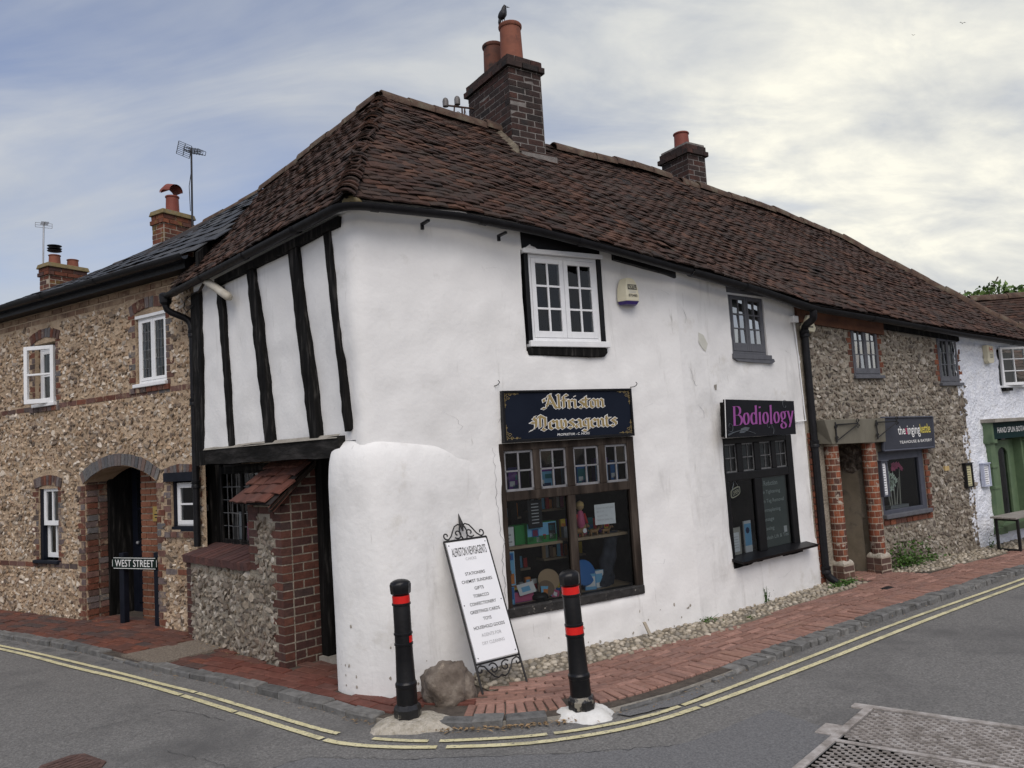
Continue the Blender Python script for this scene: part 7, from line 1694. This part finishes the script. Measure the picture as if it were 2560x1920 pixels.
# ------------------------------------------------------------------ window displays
def item(name, mb, m, lab, cat, group='newsagent window display', **k): return solo(name, mb, m, lab, cat, group, **k)
def pbox(fr, u, z, w, h, d, o, face, side, lab, name='toy_box', patches=(), rot=0):
    t = thing(name, lab, 'box', fr.P(u+w/2, z, o-d/2), 'newsagent window display')
    f2 = Fr(fr.P(u, 0, o)[:2], (fr.u[:2]*math.cos(rot)+fr.n[:2]*math.sin(rot)))
    MB().box(f2, 0, w, z, z+h, -d, 0).build('carton', side, t); MB().box(f2, .004, w-.004, z+.004, z+h-.004, 0, .0015).build('face', face, t)
    for a, b, c, e, mm_ in patches: MB().box(f2, a*w, b*w, z+c*h, z+e*h, .002, .003).build('print', mm_, t)
pbox(W1, .10, .93, .19, .17, .10, -.19, P_['green'], P_['green'], 'green toy carton at the back of the left shelf in the newsagent window')
pbox(W1, .20, .93, .31, .18, .09, -.145, P_['sky'], P_['green'], 'farm toy box with picture of a red barn on the left shelf', patches=((0, 1, 0, .35, P_['green']), (.15, .38, .30, .70, P_['blue']), (.18, .35, .36, .66, P_['red']), (.05, .2, .1, .3, P_['black']), (.3, .5, .05, .3, P_['white']), (.52, .62, .15, .4, P_['red']), (.72, .97, .08, .92, P_['black']), (.76, .93, .55, .8, P_['teal']), (.76, .93, .18, .4, P_['white'])))
pbox(W1, -.085, .93, .16, .17, .06, -.16, P_['white'], P_['grey'], 'pale craft kit pack at the left end of the left shelf', patches=((.15, .8, .55, .62, P_['grey']), (.2, .7, .38, .43, P_['grey']), (.3, .85, .2, .26, P_['grey'])))
pbox(W1, .66, .93, .10, .10, .05, -.25, P_['grey'], P_['grey'], 'little grey packet behind the doll on the right shelf', name='packet')
for i, (u, w_, h_, c_, s_, lab) in enumerate(((-.05, .09, .15, 'brown', 'purple', 'brown and purple puzzle box in the first top light'), (.06, .13, .22, 'purple', 'navy', 'tall purple box in the first top light'), (.30, .24, .20, 'sky', 'purple', 'blue ocean puzzle box in the second top light'), (.66, .12, .24, 'blue', 'sky', 'blue jigsaw box in the third top light'), (.79, .12, .20, 'teal', 'blue', 'teal jigsaw box in the third top light'), (1.01, .15, .25, 'sky', 'purple', 'pale blue jigsaw box in the fourth top light'), (1.17, .10, .22, 'blue', 'navy', 'dark blue box at the right end of the top lights'))):
    pbox(W1, u, 1.395, w_, h_, .06, -.16-.02*(i % 2), P_[c_], P_[s_], lab, name='jigsaw_box', patches=((0, 1, .82, .97, P_[s_]), (.1, .5, .25, .45, P_['white']), (.35, .8, .1, .3, P_['navy']), (.55, .9, .5, .7, P_['teal'])))
def packet_stock():
    g = np.random.default_rng(21); keys = ['green', 'blue', 'sky', 'purple', 'red', 'pink', 'white', 'grey', 'yellow', 'orange', 'navy', 'teal', 'tan', 'brown']
    nth = ['leftmost', 'second', 'third', 'fourth', 'fifth', 'sixth', 'seventh', 'eighth', 'ninth', 'tenth', 'eleventh', 'twelfth', 'thirteenth', 'fourteenth', 'fifteenth', 'sixteenth', 'seventeenth', 'eighteenth', 'nineteenth', 'twentieth']
    for z, us, dz, where in ((.93, np.arange(-.09, .50, .062), -.30, 'on the left newsagent shelf'), (.93, np.arange(.66, 1.20, .062), -.30, 'on the right newsagent shelf'), (.44, np.arange(-.05, 1.22, .066), -.36, 'at the back of the newsagent window board')):
        for i, u in enumerate(us):
            w_, h_, k = g.uniform(.04, .06), g.uniform(.07, .17), keys[int(g.integers(len(keys)))]; k2 = keys[int(g.integers(len(keys)))]; t = thing('stock_packet', 'small %s packet, %s %s' % (k.replace('sky', 'sky blue'), nth[i] if i == 0 else nth[i]+' from the left', where), 'packet', W1.P(u, z, dz), 'stock packets in the newsagent window')
            MB().box(W1, u, u+w_, z, z+h_, dz-.03, dz).build('sleeve', P_[k], t); MB().box(W1, u+.006, u+w_-.006, z+h_*g.uniform(.1, .45), z+h_*g.uniform(.55, .92), dz, dz+.0015).build('print', P_[k2], t)
packet_stock()
item('glass_bauble', MB().lathe(W1.P(.47, 1.66, -.11), [(.002, -.045), (.03, -.034), (.045, 0), (.03, .034), (.006, .045), (.006, .055)], 14), mat('green_glass_ball', [(.02, .05, .025)], rough=.08, bump=0, spec=.8), 'shiny dark green bauble hanging in the second top light', 'bauble', smooth=True)
bp_ = thing('board_poster', 'black hanging price board in the left half of the newsagent window', 'poster', W1.P(.26, 1.1, -.11)); MB().box(W1, .20, .345, 1.07, 1.315, -.115, -.108).build('board', letter_k, bp_)
for i in range(7): MB().box(W1, .235, .31, 1.11+i*.028, 1.118+i*.028, -.107, -.1065).build('lettering', letter_g, bp_)
nt_ = thing('window_notice', 'white printed paper notice taped inside the right pane of the newsagent window', 'notice', W1.P(1.0, 1.03, -.06)); sh = MB().add([W1.P(u, z, o) for o in (-.062, -.0605) for u, z in ((.885, 1.035), (1.12, 1.03), (1.12, 1.22), (.885, 1.22))], BOXF).build('sheet', paper, nt_)
for s_, z, w_ in (('PLEASE DO NOT LEAN', 1.175, .19), ('BICYCLES', 1.145, .08), ('AGAINST THIS', 1.105, .12), ('WINDOW THANK YOU', 1.068, .18)): put_text(W1.P, s_, .91, .91+w_, z, z+.016, letter_g, sh, -.0595)
dl = thing('doll', 'rag doll with pink dress and straw hair on the right shelf', 'doll', W1.P(.80, .93, -.17)); c = W1.P(.80, 0, -.17)
MB().lathe(c, [(.022, .935), (.024, .97), (.020, 1.0), (.034, 1.02), (.042, 1.06), (.034, 1.12), (.026, 1.16), (.010, 1.175)], 12).build('dress', P_['pink'], dl, smooth=True); MB().lathe(c, [(.005, 1.165), (.026, 1.185), (.032, 1.21), (.027, 1.235), (.005, 1.25)], 12).build('head', P_['tan'], dl, smooth=True); MB().lathe(c+np.array([.0, .008, .0]), [(.034, 1.19), (.039, 1.22), (.032, 1.246), (.004, 1.262)], 12).build('hair', mat('straw', [(.48, .33, .14)], bump=0), dl, smooth=True)
for s_ in (-1, 1): MB().tube([c+W1.u*s_*.04+np.array([0, 0, 1.14]), c+W1.u*s_*.07+np.array([0, 0, 1.05])], .012, 6).build('arm', P_['red'], dl); MB().tube([c+W1.u*s_*.018+np.array([0, 0, 1.0]), c+W1.u*s_*.018+np.array([0, 0, .935])], .011, 6).build('leg', P_['red'], dl)
def toydog(u, s, lab, rot=0):
    t = thing('toy_dog', lab, 'toy', W1.P(u, .93, -.15), 'toy dogs on the right shelf'); d = W1.u; n3 = W1.n; b = W1.P(u, .93, -.15); up = np.array([0, 0, 1.])
    body = MB(); body.tube([b-d*.05*s+up*.045*s, b-d*.03*s+up*.052*s, b+d*.03*s+up*.05*s, b+d*.055*s+up*.06*s, b+d*.075*s+up*.085*s, b+d*.10*s+up*.085*s, b+d*.12*s+up*.075*s], [.012*s, .022*s, .022*s, .018*s, .018*s, .017*s, .008*s], 8)
    for q in (-.04, .04):
        for e in (-.012, .012): body.tube([b+d*q*s+n3*e*s+up*.045*s, b+d*q*s+n3*e*s], [.010*s, .008*s], 6)
    body.tube([b-d*.05*s+up*.05*s, b-d*.08*s+up*.075*s], [.006*s, .003*s], 5); body.build('body', mat('tan_wood_toy', [(.22, .12, .05), (.32, .19, .09)], rough=.5, bump=.1) if 'tan_wood_toy' not in MATS else MATS['tan_wood_toy'], t, smooth=True)
    for e in (-.014, .014): MB().tube([b+d*.085*s+n3*e*s+up*.098*s, b+d*.08*s+n3*e*1.5*s+up*.075*s], [.007*s, .004*s], 5).build('ear', P_['brown'], t)
toydog(.74, 1.15, 'tan toy dog with a white tag at the left of the right shelf'); toydog(.92, .85, 'middle tan toy dog under the paper notice'); toydog(1.06, .75, 'rightmost tan toy dog under the paper notice')
item('price_tag', MB().lathe(W1.P(.80, .99, -.115), [(.022, 0), (.022, .002)], 14, axis=tuple(W1.n)), paper, 'oval white price tag hanging before the left toy dog', 'tag')
item('flying_disc', MB().lathe(W1.P(.80, .60, -.18), [(.115, 0), (.12, .008), (.115, .018), (.09, .022), (.001, .024)], 26, axis=tuple(W1.n*.95+np.array([0, 0, .25]))), P_['blue'], 'bright blue flying disc leaning on the window board', 'toy', smooth=True, angle=40)
item('brown_disc', MB().lathe(W1.P(.44, .58, -.22), [(.10, 0), (.10, .006)], 24, axis=tuple(W1.n*.9-W1.u*.3+np.array([0, 0, .4]))), P_['tan'], 'brown card disc leaning at the back of the window board', 'card disc'); item('brown_disc', MB().lathe(W1.P(.37, .52, -.16), [(.075, 0), (.075, .006)], 24, axis=tuple(W1.n*.8-W1.u*.3+np.array([0, 0, .5]))), P_['brown'], 'dark brown card disc in front of the paler one', 'card disc')
pbox(W1, -.085, .60, .13, .29, .03, -.125, P_['sky'], P_['white'], 'blister card with little orange foxes at the left of the window', name='toy_card', patches=((.1, .9, .05, .35, P_['orange']), (.2, .7, .3, .45, P_['brown']), (.1, .9, .75, .95, P_['blue']), (.5, .75, .78, .9, P_['red'])))
pbox(W1, -.08, .44, .10, .15, .03, -.115, P_['blue'], P_['sky'], 'blue card pack standing at bottom left of the window board', name='card_pack', patches=((.1, .9, .05, .3, P_['sky']),))
pbox(W1, .02, .44, .22, .09, .10, -.16, P_['pink'], P_['purple'], 'pink box lying on the window board', name='pink_box')
for a, (u, z, w_, h_, c_, rz, lab) in enumerate(((.08, .50, .17, .10, 'white', .12, 'white flat packet leaning on the pink box'), (.30, .47, .11, .09, 'sky', -.15, 'pale blue packet with an orange sticker'), (.40, .45, .08, .08, 'pink', -.5, 'small pink printed packet'), (.27, .445, .10, .05, 'grey', .1, 'grey slip of paper on the window board'))):
    ca, sa = math.cos(rz), math.sin(rz); m = MB(); m.add([W1.P(u+x*ca-y*sa, z+(x*sa+y*ca)*.9, -.125-y*.35+o) for o in (-.004, 0) for x, y in ((0, 0), (w_, 0), (w_, h_), (0, h_))], BOXF); t = thing('packet', lab, 'packet', W1.P(u, .44, -.13), 'newsagent window display'); m.build('sleeve', P_[c_], t); MB().add([W1.P(u+x*ca-y*sa, z+(x*sa+y*ca)*.9, -.123-y*.35) for x, y in ((.2*w_, .25*h_), (.7*w_, .25*h_), (.7*w_, .7*h_), (.2*w_, .7*h_))], [(0, 1, 2, 3)]).build('print', P_['orange' if a == 1 else 'sky' if a == 0 else 'white'], t)
item('black_pouch', MB().lathe(W1.P(.30, .44, -.17), [(.08, 0), (.085, .03), (.06, .055), (.01, .06)], 12), P_['black'], 'crumpled black pouch on the window board', 'pouch', smooth=True)
pbox(W1, .80, .44, .11, .15, .08, -.17, P_['sky'], P_['blue'], 'pale blue carton behind the flying disc', name='carton', rot=.3, patches=((.1, .9, .2, .8, P_['white']),)); pbox(W1, .91, .44, .12, .16, .05, -.19, P_['white'], P_['sky'], 'white and blue carton beside the dark bag', name='carton', patches=((.15, .85, .3, .8, P_['sky']),))
cl = MB(); V = []; F = []; n = 14
for i in range(9):
    k = i/8; z = .44+.50*k; hw = .10-.03*k+.015*math.sin(i*2); cu = 1.05+.13*k
    for q in range(n): a = 2*math.pi*q/n; V.append(W1.P(cu+hw*math.cos(a)*(1+.12*math.sin(5*a+i)), z+.015*math.sin(3*a), -.22+.05*math.sin(a)*(1+.25*math.sin(4*a+i))))
for i in range(8):
    for q in range(n): F.append((i*n+q, i*n+(q+1) % n, (i+1)*n+(q+1) % n, (i+1)*n+q))
F.append(tuple(8*n+q for q in range(n))); cl.add(V, F); item('folded_bag', cl, mat('dark_navy_cloth', [(.012, .015, .022), (.035, .04, .055)], rough=.8, scale=10, bump=.6, bscale=14, bdist=.04), 'dark creased cloth bag hanging at the right side of the window', 'bag', smooth=True)
for i, (u, z) in enumerate(((.05, 1.12), (.68, 1.16), (.12, .62), (.78, .68))):     # card racks in the depth of the shop
    t = thing('card_rack', ('card rack deep in the shop, upper left behind the pane', 'card rack deep in the shop, upper right behind the pane', 'card rack deep in the shop, lower left behind the pane', 'card rack deep in the shop, lower right behind the pane')[i], 'rack', W1.P(u+.2, z, -.85)); MB().box(W1, u-.05, u+.45, z-.02, z, -.9, -.75).build('shelf', shelfwood, t)
    for k in range(11): MB().box(W1, u-.04+k*.044, u-.002+k*.044, z, z+.09+.02*((k*3+i) % 4), -.80-.02*(k % 2), -.79-.02*(k % 2)).build('card', P_[['brown', 'red', 'tan', 'grey', 'yellow', 'white', 'orange', 'sky', 'brown', 'tan', 'pink'][(k*5+i*3) % 11]], t)
# salon window
op = thing('open_sign', 'oval black and cream OPEN sign hanging in the salon window', 'sign', W2.P(.78, 1.12, -.06)); P3 = lambda u, z, o=0: W2.P(u, z+.25*(u-.78), -.032+o)
def oval(rx, rz, o0, o1, m, nm):
    n = 24; V = [P3(.78+rx*(abs(math.cos(a))**.6)*math.copysign(1, math.cos(a)), 1.18+rz*(abs(math.sin(a))**.6)*math.copysign(1, math.sin(a)), o) for o in (o0, o1) for a in np.linspace(0, 2*math.pi, n, endpoint=False)]
    MB().add(V, [tuple(range(n)), tuple(range(n, 2*n))]+[(i, (i+1) % n, n+(i+1) % n, n+i) for i in range(n)]).build(nm, m, op)
oval(.085, .048, -.008, 0, cream, 'rim'); oval(.074, .038, 0, .002, letter_k, 'plate'); put_text(P3, 'OPEN', .722, .838, 1.158, 1.202, cream, op, .0035); MB().tube([P3(.72, 1.215, 0), P3(.775, 1.31, 0), P3(.84, 1.215, 0)], .003, 4).build('string', alum, op)
for u, w_, h_, lab, m1 in ((.66, .17, .28, 'pale wooden frame with a certificate at the left of the salon window', mat('pale_wood_frame', [(.42, .40, .35)], bump=0)), (.90, .13, .33, 'blue and white salon leaflet standing on the window board', P_['white'])):
    t = thing('picture_frame' if w_ > .15 else 'leaflet', lab, 'frame' if w_ > .15 else 'leaflet', W2.P(u, .53, -.15)); MB().box(W2, u, u+w_, .53, .53+h_, -.065, -.050).build('board', m1, t)
    if w_ > .15:
        MB().box(W2, u+.03, u+w_-.03, .56, .53+h_-.05, -.050, -.048).build('sheet', paper, t)
        for k in range(5): MB().box(W2, u+.045, u+w_-.05, .60+.028*k, .606+.028*k, -.048, -.0475).build('lettering', letter_g, t)
    else: MB().box(W2, u+.005, u+w_-.005, .60, .53+h_-.03, -.050, -.048).build('picture', P_['sky'], t); MB().lathe(W2.P(u+.06, .76, -.0475), [(.035, 0), (.03, .001)], 8, axis=tuple(W2.n)).build('print', P_['navy'], t)
item('window_sticker', MB().box(W2, 1.66, 1.72, .66, .73, -.049, -.048), P_['white'], 'small white sticker at the lower right of the salon window', 'sticker', None)
item('folded_towel', MB().lathe(W2.P(1.38, .53, -.18), [(.13, 0), (.12, .04), (.07, .075), (.01, .09)], 14), P_['white'], 'folded white towel on the salon window board', 'towel', None, smooth=True)
# tea house window: white orchids
orc = thing('orchid_trough', 'white flowers with bare twigs in a pale trough in the tea house window', 'flowers', W3.P(1.75, .70, -.1)); MB().box(W3, 1.60, 2.0, .71, .75, -.14, -.05).build('trough', P_['grey'], orc)
for i, (u, h_, lean) in enumerate(((1.66, .38, -.06), (1.76, .50, .02), (1.88, .46, .05), (1.80, .36, .10), (1.70, .55, -.02))):
    b = W3.P(u, .74, -.09); m = MB(); m.tube([b, b+W3.u*lean*.4+np.array([0, 0, h_*.5]), b+W3.u*lean+np.array([0, 0, h_])], [.011, .009, .004], 6); m.build('stem', mat('bleached_twig', [(.42, .42, .36)], bump=0) if 'bleached_twig' not in MATS else MATS['bleached_twig'], orc)
for i in range(22):
    q = W3.P(RNG.uniform(1.52, 1.76), RNG.uniform(.94, 1.16), RNG.uniform(-.12, -.05)); m = MB()
    for k in range(5):
        a = k*1.257+RNG.uniform(0, 1); e = W3.u*math.cos(a)+np.array([0, 0, math.sin(a)]); f_2 = np.cross(e, W3.n); m.add([q, q+e*.03+f_2*.016+W3.n*.006, q+e*.052, q+e*.03-f_2*.016+W3.n*.006], [(0, 1, 2, 3)])
    m.build('blossom', mat('white_petal', [(.60, .68, .58)], bump=0) if 'white_petal' not in MATS else MATS['white_petal'], orc)
pk = thing('pink_blossom', 'pink flower heads high in the tea house window', 'flowers', W3.P(1.9, 1.2, -.25))
for i in range(12):
    q = W3.P(RNG.uniform(1.72, 2.06), 1.19+RNG.uniform(0, .09), -.09+RNG.uniform(-.03, .03)); m = MB()
    for k in range(5):
        a = k*1.257; e = W3.u*math.cos(a)+np.array([0, 0, math.sin(a)]); f_2 = np.cross(e, W3.n); m.add([q, q+e*.022+f_2*.013, q+e*.036, q+e*.022-f_2*.013], [(0, 1, 2, 3)])
    m.build('blossom', P_['pink'], pk)
# pots in the green shop window
gp_ = thing('plant_pot', 'terracotta pot with a dark plant in the green shop window', 'plant pot', W4.P(1.16, .33, -.5)); MB().lathe(W4.P(1.16, .33, -.5), [(.07, 0), (.10, .16), (.11, .16), (.11, .20), (.09, .20)], 14).build('pot', pot_m, gp_, smooth=True, angle=40)
m = MB()
for i in range(60):
    q = W4.P(1.16, .55, -.5)+RNG.normal(0, .08, 3)*np.array([.8, .8, 1.6])+np.array([0, 0, .12]); a = RNG.normal(0, 1, 3); a /= np.linalg.norm(a); b = np.cross(a, RNG.normal(0, 1, 3)); b /= np.linalg.norm(b); m.add([q-a*.05, q+b*.02, q+a*.05, q-b*.02], [(0, 1, 2, 3)])
m.build('leaves', leaf_m, gp_, kind='stuff', tint=.2)
# bench by the green shop
bn = thing('bench', 'small slatted bench with square black legs below the green shop window', 'bench', W4.P(1.3, 0, .4))
for k in range(4): MB().box(W4, -.05, 1.35, .43, .455, .24+k*.085, .315+k*.085).build('slat', mat('grey_slat', [(.20, .185, .165), (.30, .28, .25)], scale=8, bump=.3, stretch=(.3, .3, 1)) if 'grey_slat' not in MATS else MATS['grey_slat'], bn, bevel=.004)
for u in (.02, 1.22):
    m = MB()
    for q in ((u, u+.03, 0, .43, .26, .29), (u, u+.03, 0, .43, .53, .56), (u, u+.03, 0, .025, .29, .53), (u, u+.03, .40, .43, .29, .53)): m.box(W4, *q)
    m.build('leg_frame', iron, bn)
# ------------------------------------------------------------------ plants and litter
def weed(fr, u, o, n, sp, h, seed, name, lab, cat='plant', wall=False, ls=.035):
    g = np.random.default_rng(seed); c = fr.P(u, 0, o); t = thing(name, lab, cat, c); V = []; F = []; T_ = []
    st = MB()
    for i in range(7): e = fr.u*g.normal(0, sp*.6)+np.array([0, 0, g.uniform(.3, .9)*h]); st.tube([c+fr.u*g.normal(0, sp*.2), c+e*.5+fr.n*.01, c+e], [.004, .003, .001], 4)
    st.build('stem', leaf_m, t, tint=.1)
    for i in range(n):
        r = abs(g.normal(0, .45)); p = c+fr.u*g.normal(0, sp*.5)+fr.n*abs(g.normal(0, .05))+np.array([0, 0, min(h, h*r)]); a = g.normal(0, 1, 3); a[2] *= .5; a /= np.linalg.norm(a); b = np.cross(a, fr.n+g.normal(0, .5, 3)); b /= np.linalg.norm(b); s_ = ls*g.uniform(.5, 1)
        j = len(V); V += [p-a*s_, p+b*s_*.5, p+a*s_, p-b*s_*.5]; F.append((j, j+1, j+2, j+3)); T_ += [g.uniform()]*4
    me = new_mesh('leaves', np.array(V)-wloc(t), F, np.array(T_)); me.materials.append(leaf_m); link('leaves', me, t, kind='stuff')
weed(W3, 1.72, .06, 420, .55, .30, 1, 'creeper_plant', 'green creeper sprawling at the foot of the flint tea house wall', ls=.034)
weed(W3, 1.55, .05, 60, .15, .5, 2, 'climbing_weed', 'thin green climber rising above the creeper on the flint wall', ls=.02)
weed(W2, 2.30, .20, 260, .30, .05, 3, 'grass_tuft', 'low green weeds at the foot of the black drainpipe', ls=.022); weed(W1, 2.05, .05, 60, .12, .05, 4, 'grass_tuft', 'tiny weeds at the crease between the two white walls', ls=.016); weed(W4, .22, .08, 50, .10, .20, 5, 'wall_weed', 'scraggy weed against the white wall corner past the flint wall', ls=.02); weed(W2, 1.05, .04, 26, .05, .20, 6, 'wall_weed', 'spindly dark weed growing against the salon wall', ls=.016)
weed(W2, .35, .30, 26, .06, .03, 7, 'grass_tuft', 'little moss tuft at the edge of the cobbles by the salon', ls=.014)
def litter():
    g = np.random.default_rng(4); V = []; F = []; T_ = []
    def bit(x, y, z, s):
        a = g.uniform(0, 6.28); dx, dy = math.cos(a)*s, math.sin(a)*s; w = s*g.uniform(.12, .45); nx, ny = -math.sin(a)*w, math.cos(a)*w; j = len(V); l = g.uniform(0, .008)
        V.extend([(x-dx, y-dy, z), (x+nx, y+ny, z+l), (x+dx, y+dy, z+l*.6), (x-nx, y-ny, z+l)]); F.append((j, j+1, j+2, j+3)); T_.extend([g.uniform()]*4)
    for k in range(0, len(KERB), 2):
        x, y = KERB[k]
        dens = 7 if -.5 < x < .45 else 1.2 if -3.6 < x < 2 else .3
        if -.75 < x < .30: dens = 6
        if -1.25 < x < -.98: dens = 5
        for _ in range(g.poisson(dens)):
            d = abs(g.normal(0, .035)); q = KERB[k]-KN[k]*(.01+d); bit(q[0], q[1], RZ+.010+abs(g.normal(0, .006)), g.uniform(.005, .034 if -.6 < x < .35 else .018))
    for _ in range(60): p = T.P(g.uniform(.7, 2.9), 0, .36+abs(g.normal(0, .06))); bit(p[0], p[1], .004, g.uniform(.005, .02))
    for _ in range(60): p = CT.P(g.uniform(2, 6), 0, abs(g.normal(0, .15))); bit(p[0], p[1], .004, g.uniform(.005, .015))
    me = new_mesh('dry_litter', np.array(V), F, np.array(T_)); me.materials.append(dead); o = link('dry_litter', me, None, label='dry stalks, leaves and grit gathered along the kerb', cat='litter', kind='stuff')
litter()
solo('paper_scrap', MB().slab([(-2.74, 7.62), (-2.66, 7.60), (-2.64, 7.66), (-2.72, 7.68)], .004, .010), paper, 'white scrap on the pavement by the flint bay', 'scrap')
solo('wood_stick', MB().add([W1.P(u, z, o) for o in (.10, .115) for u, z in ((1.28, 0), (1.31, 0), (1.25, .13), (1.22, .13))], BOXF), mat('pale_stick', [(.45, .40, .32)], bump=0), 'pale wooden splinter leaning at the foot of the white wall', 'stick')
# ------------------------------------------------------------------ aerials, insulators, birds
def yagi(base, top, boom_dir, grid, n, lab, m=steel_dk, mr=.016, loops=False):
    t = thing('aerial', lab, 'aerial', base); base, top = np.array(base), np.array(top); MB().tube([base, top], mr, 8).build('mast', m, t)
    d = np.array(boom_dir, float); d /= np.linalg.norm(d); s_ = np.cross(d, [0, 0, 1]); s_ /= np.linalg.norm(s_); u_ = np.cross(s_, d); c = top+np.array([0, 0, -.03]); b = MB(); b.tube([c-d*grid[2], c+d*grid[3]], .009, 5); bo = b.build('boom', m, t)
    g = MB(); gc = c-d*grid[2]; a, h = grid[0], grid[1]
    for k in np.linspace(-h, h, grid[4]): g.tube([gc-s_*a+u_*k, gc+s_*a+u_*k], .0045, 4)
    for k in (-1, 0, 1): g.tube([gc+s_*a*k-u_*h, gc+s_*a*k+u_*h], .006, 4)
    g.build('reflector', m, t)
    e = MB()
    for i in range(n):
        p = c+d*(-grid[2]+.08+(grid[3]+grid[2]-.08)*i/(n-1)); L = .085 if loops else .06
        if loops: e.tube([p-s_*L-u_*.03, p-s_*L+u_*.03, p+s_*L+u_*.03, p+s_*L-u_*.03, p-s_*L-u_*.03], .005, 4)
        else: e.tube([p-s_*L, p+s_*L], .004, 4)
    e.build('elements', m, t); return t
ta = yagi(CT.P(3.42, 5.30, -2.12), CT.P(3.45, 6.80, -2.12), (.80, -.35, -.28), (.13, .10, .16, .22, 8), 6, 'dark grid-backed TV aerial on the pole beside the hooded chimney', loops=True)
MB().tube([CT.P(3.45, 6.5, -2.12), CT.P(3.40, 6.2, -2.10), CT.P(3.40, 5.8, -2.11)], .006, 4).build('cable', steel_dk, ta)
yagi(CT.P(-.40, 5.0, -1.80), CT.P(-.33, 6.30, -1.80), (.55, -.8, -.12), (.13, .04, .0, .42, 3), 7, 'pale thin TV aerial on the pole beside the twin-pot chimney', m=alum)
ins = thing('insulator_rack', 'rusty iron rack of four grey insulators bolted to the main chimney', 'insulators', MF.P(1.25, 5.8, -2.3)); a0 = MF.P(1.25, 6.03, -2.30); lft = -MF.u*.98-MF.n*.08; lft /= np.linalg.norm(lft); up3 = np.array([0, 0, 1.])
m = MB(); m.tube([a0, a0+lft*.40+up3*-.02], .013, 6); m.tube([a0+lft*.16, a0+lft*.16+up3*-.10, a0+lft*.14+up3*-.18], .010, 6)
for k in (.12, .26): m.tube([a0+lft*k, a0+lft*(k+.02)-up3*.16, a0+lft*(k+.06)-up3*.20, a0+lft*(k+.10)-up3*.17], .009, 6)
m.build('arms', mat('rusty_iron', [(.05, .032, .026), (.10, .06, .045)], bump=.3), ins)
for p in (a0+lft*.22+up3*.03, a0+lft*.38-up3*.02, a0+lft*.22-up3*.17, a0+lft*.36-up3*.17): MB().lathe(p, [(.012, -.02), (.036, -.015), (.038, .05), (.030, .08), (.012, .095)], 12).build('insulator', insul, ins, smooth=True, angle=50)
m = MB(); m.tube([a0+lft*.12-up3*.02, a0+lft*.10-up3*.15, a0+lft*.16-up3*.2], .003, 4); m.tube([a0+lft*.30-up3*.2, a0+lft*.27-up3*.34, a0+lft*.24-up3*.36], .003, 4); m.tube([a0+lft*.20-up3*.2, a0+lft*.20-up3*.4], .005, 4); m.build('wire', iron, ins)
# bird on the taller pot
def jackdaw():
    pz = 6.37-.0; c = MF.P(1.475, 6.96, -1.85); t = thing('bird', 'black bird perched on the rim of the tall chimney pot', 'bird', c); r_ = np.array(_R); up = np.array([0, 0, 1.]); f = np.array([.5, -.86, 0])
    pts = [c-r_*.045+up*.06, c-r_*.04+up*.075, c-r_*.02+up*.10, c+up*.135, c+r_*.012+up*.17, c+r_*.018+up*.205, c+r_*.032+up*.225, c+r_*.045+up*.222]
    b = MB(); b.tube(pts, [.012, .032, .048, .050, .038, .030, .030, .014], 12)
    b.build('body', blackbird, t, smooth=True); MB().tube([c+r_*.05+up*.222, c+r_*.088+up*.214], [.010, .001], 6).build('beak', blackbird, t); MB().tube([c-r_*.035+up*.08, c-r_*.05+up*.02, c-r_*.055-up*.01], [.022, .018, .008], 8).build('tail', blackbird, t, smooth=True)
    w = MB(); w.tube([c+f*.035+r_*.0+up*.16, c+f*.045-r_*.02+up*.11, c+f*.03-r_*.045+up*.05], [.018, .03, .006], 8); w.build('wing', blackbird, t, smooth=True)
    for e in (-.012, .014): MB().tube([c+r_*e+up*.09, c+r_*e+up*.0], .005, 5).build('leg', blackbird, t)
jackdaw()
for px, py, D_, lab in ((.78, -.0, 60, 'tiny dark bird flying high at the upper right'), (.6, 0, 70, 'second tiny bird flying lower left of the other at the upper right')):
    x, y = ((2406-1280)/1922, (960-58)/1922) if px > .7 else ((2283-1280)/1922, (960-88)/1922); c = CAM+(_Fn+_Rn*x+_Un*y)*D_; s_ = .30 if px > .7 else .22
    m = MB(); m.add([c, c+_Rn*s_*.5+_Un*s_*.30, c+_Rn*s_+_Un*s_*.12, c+_Rn*s_*.45+_Un*s_*.12, c-_Rn*s_*.4+_Un*s_*.36, c-_Rn*s_*.8+_Un*s_*.2, c-_Rn*s_*.35+_Un*s_*.14], [(0, 3, 2, 1), (0, 4, 5, 6)]); m.tube([c-_Un*s_*.12+_Fn*.05, c, c+_Un*s_*.12], [.01, s_*.12, .01], 6)
    solo('bird', m, blackbird, lab, 'bird')
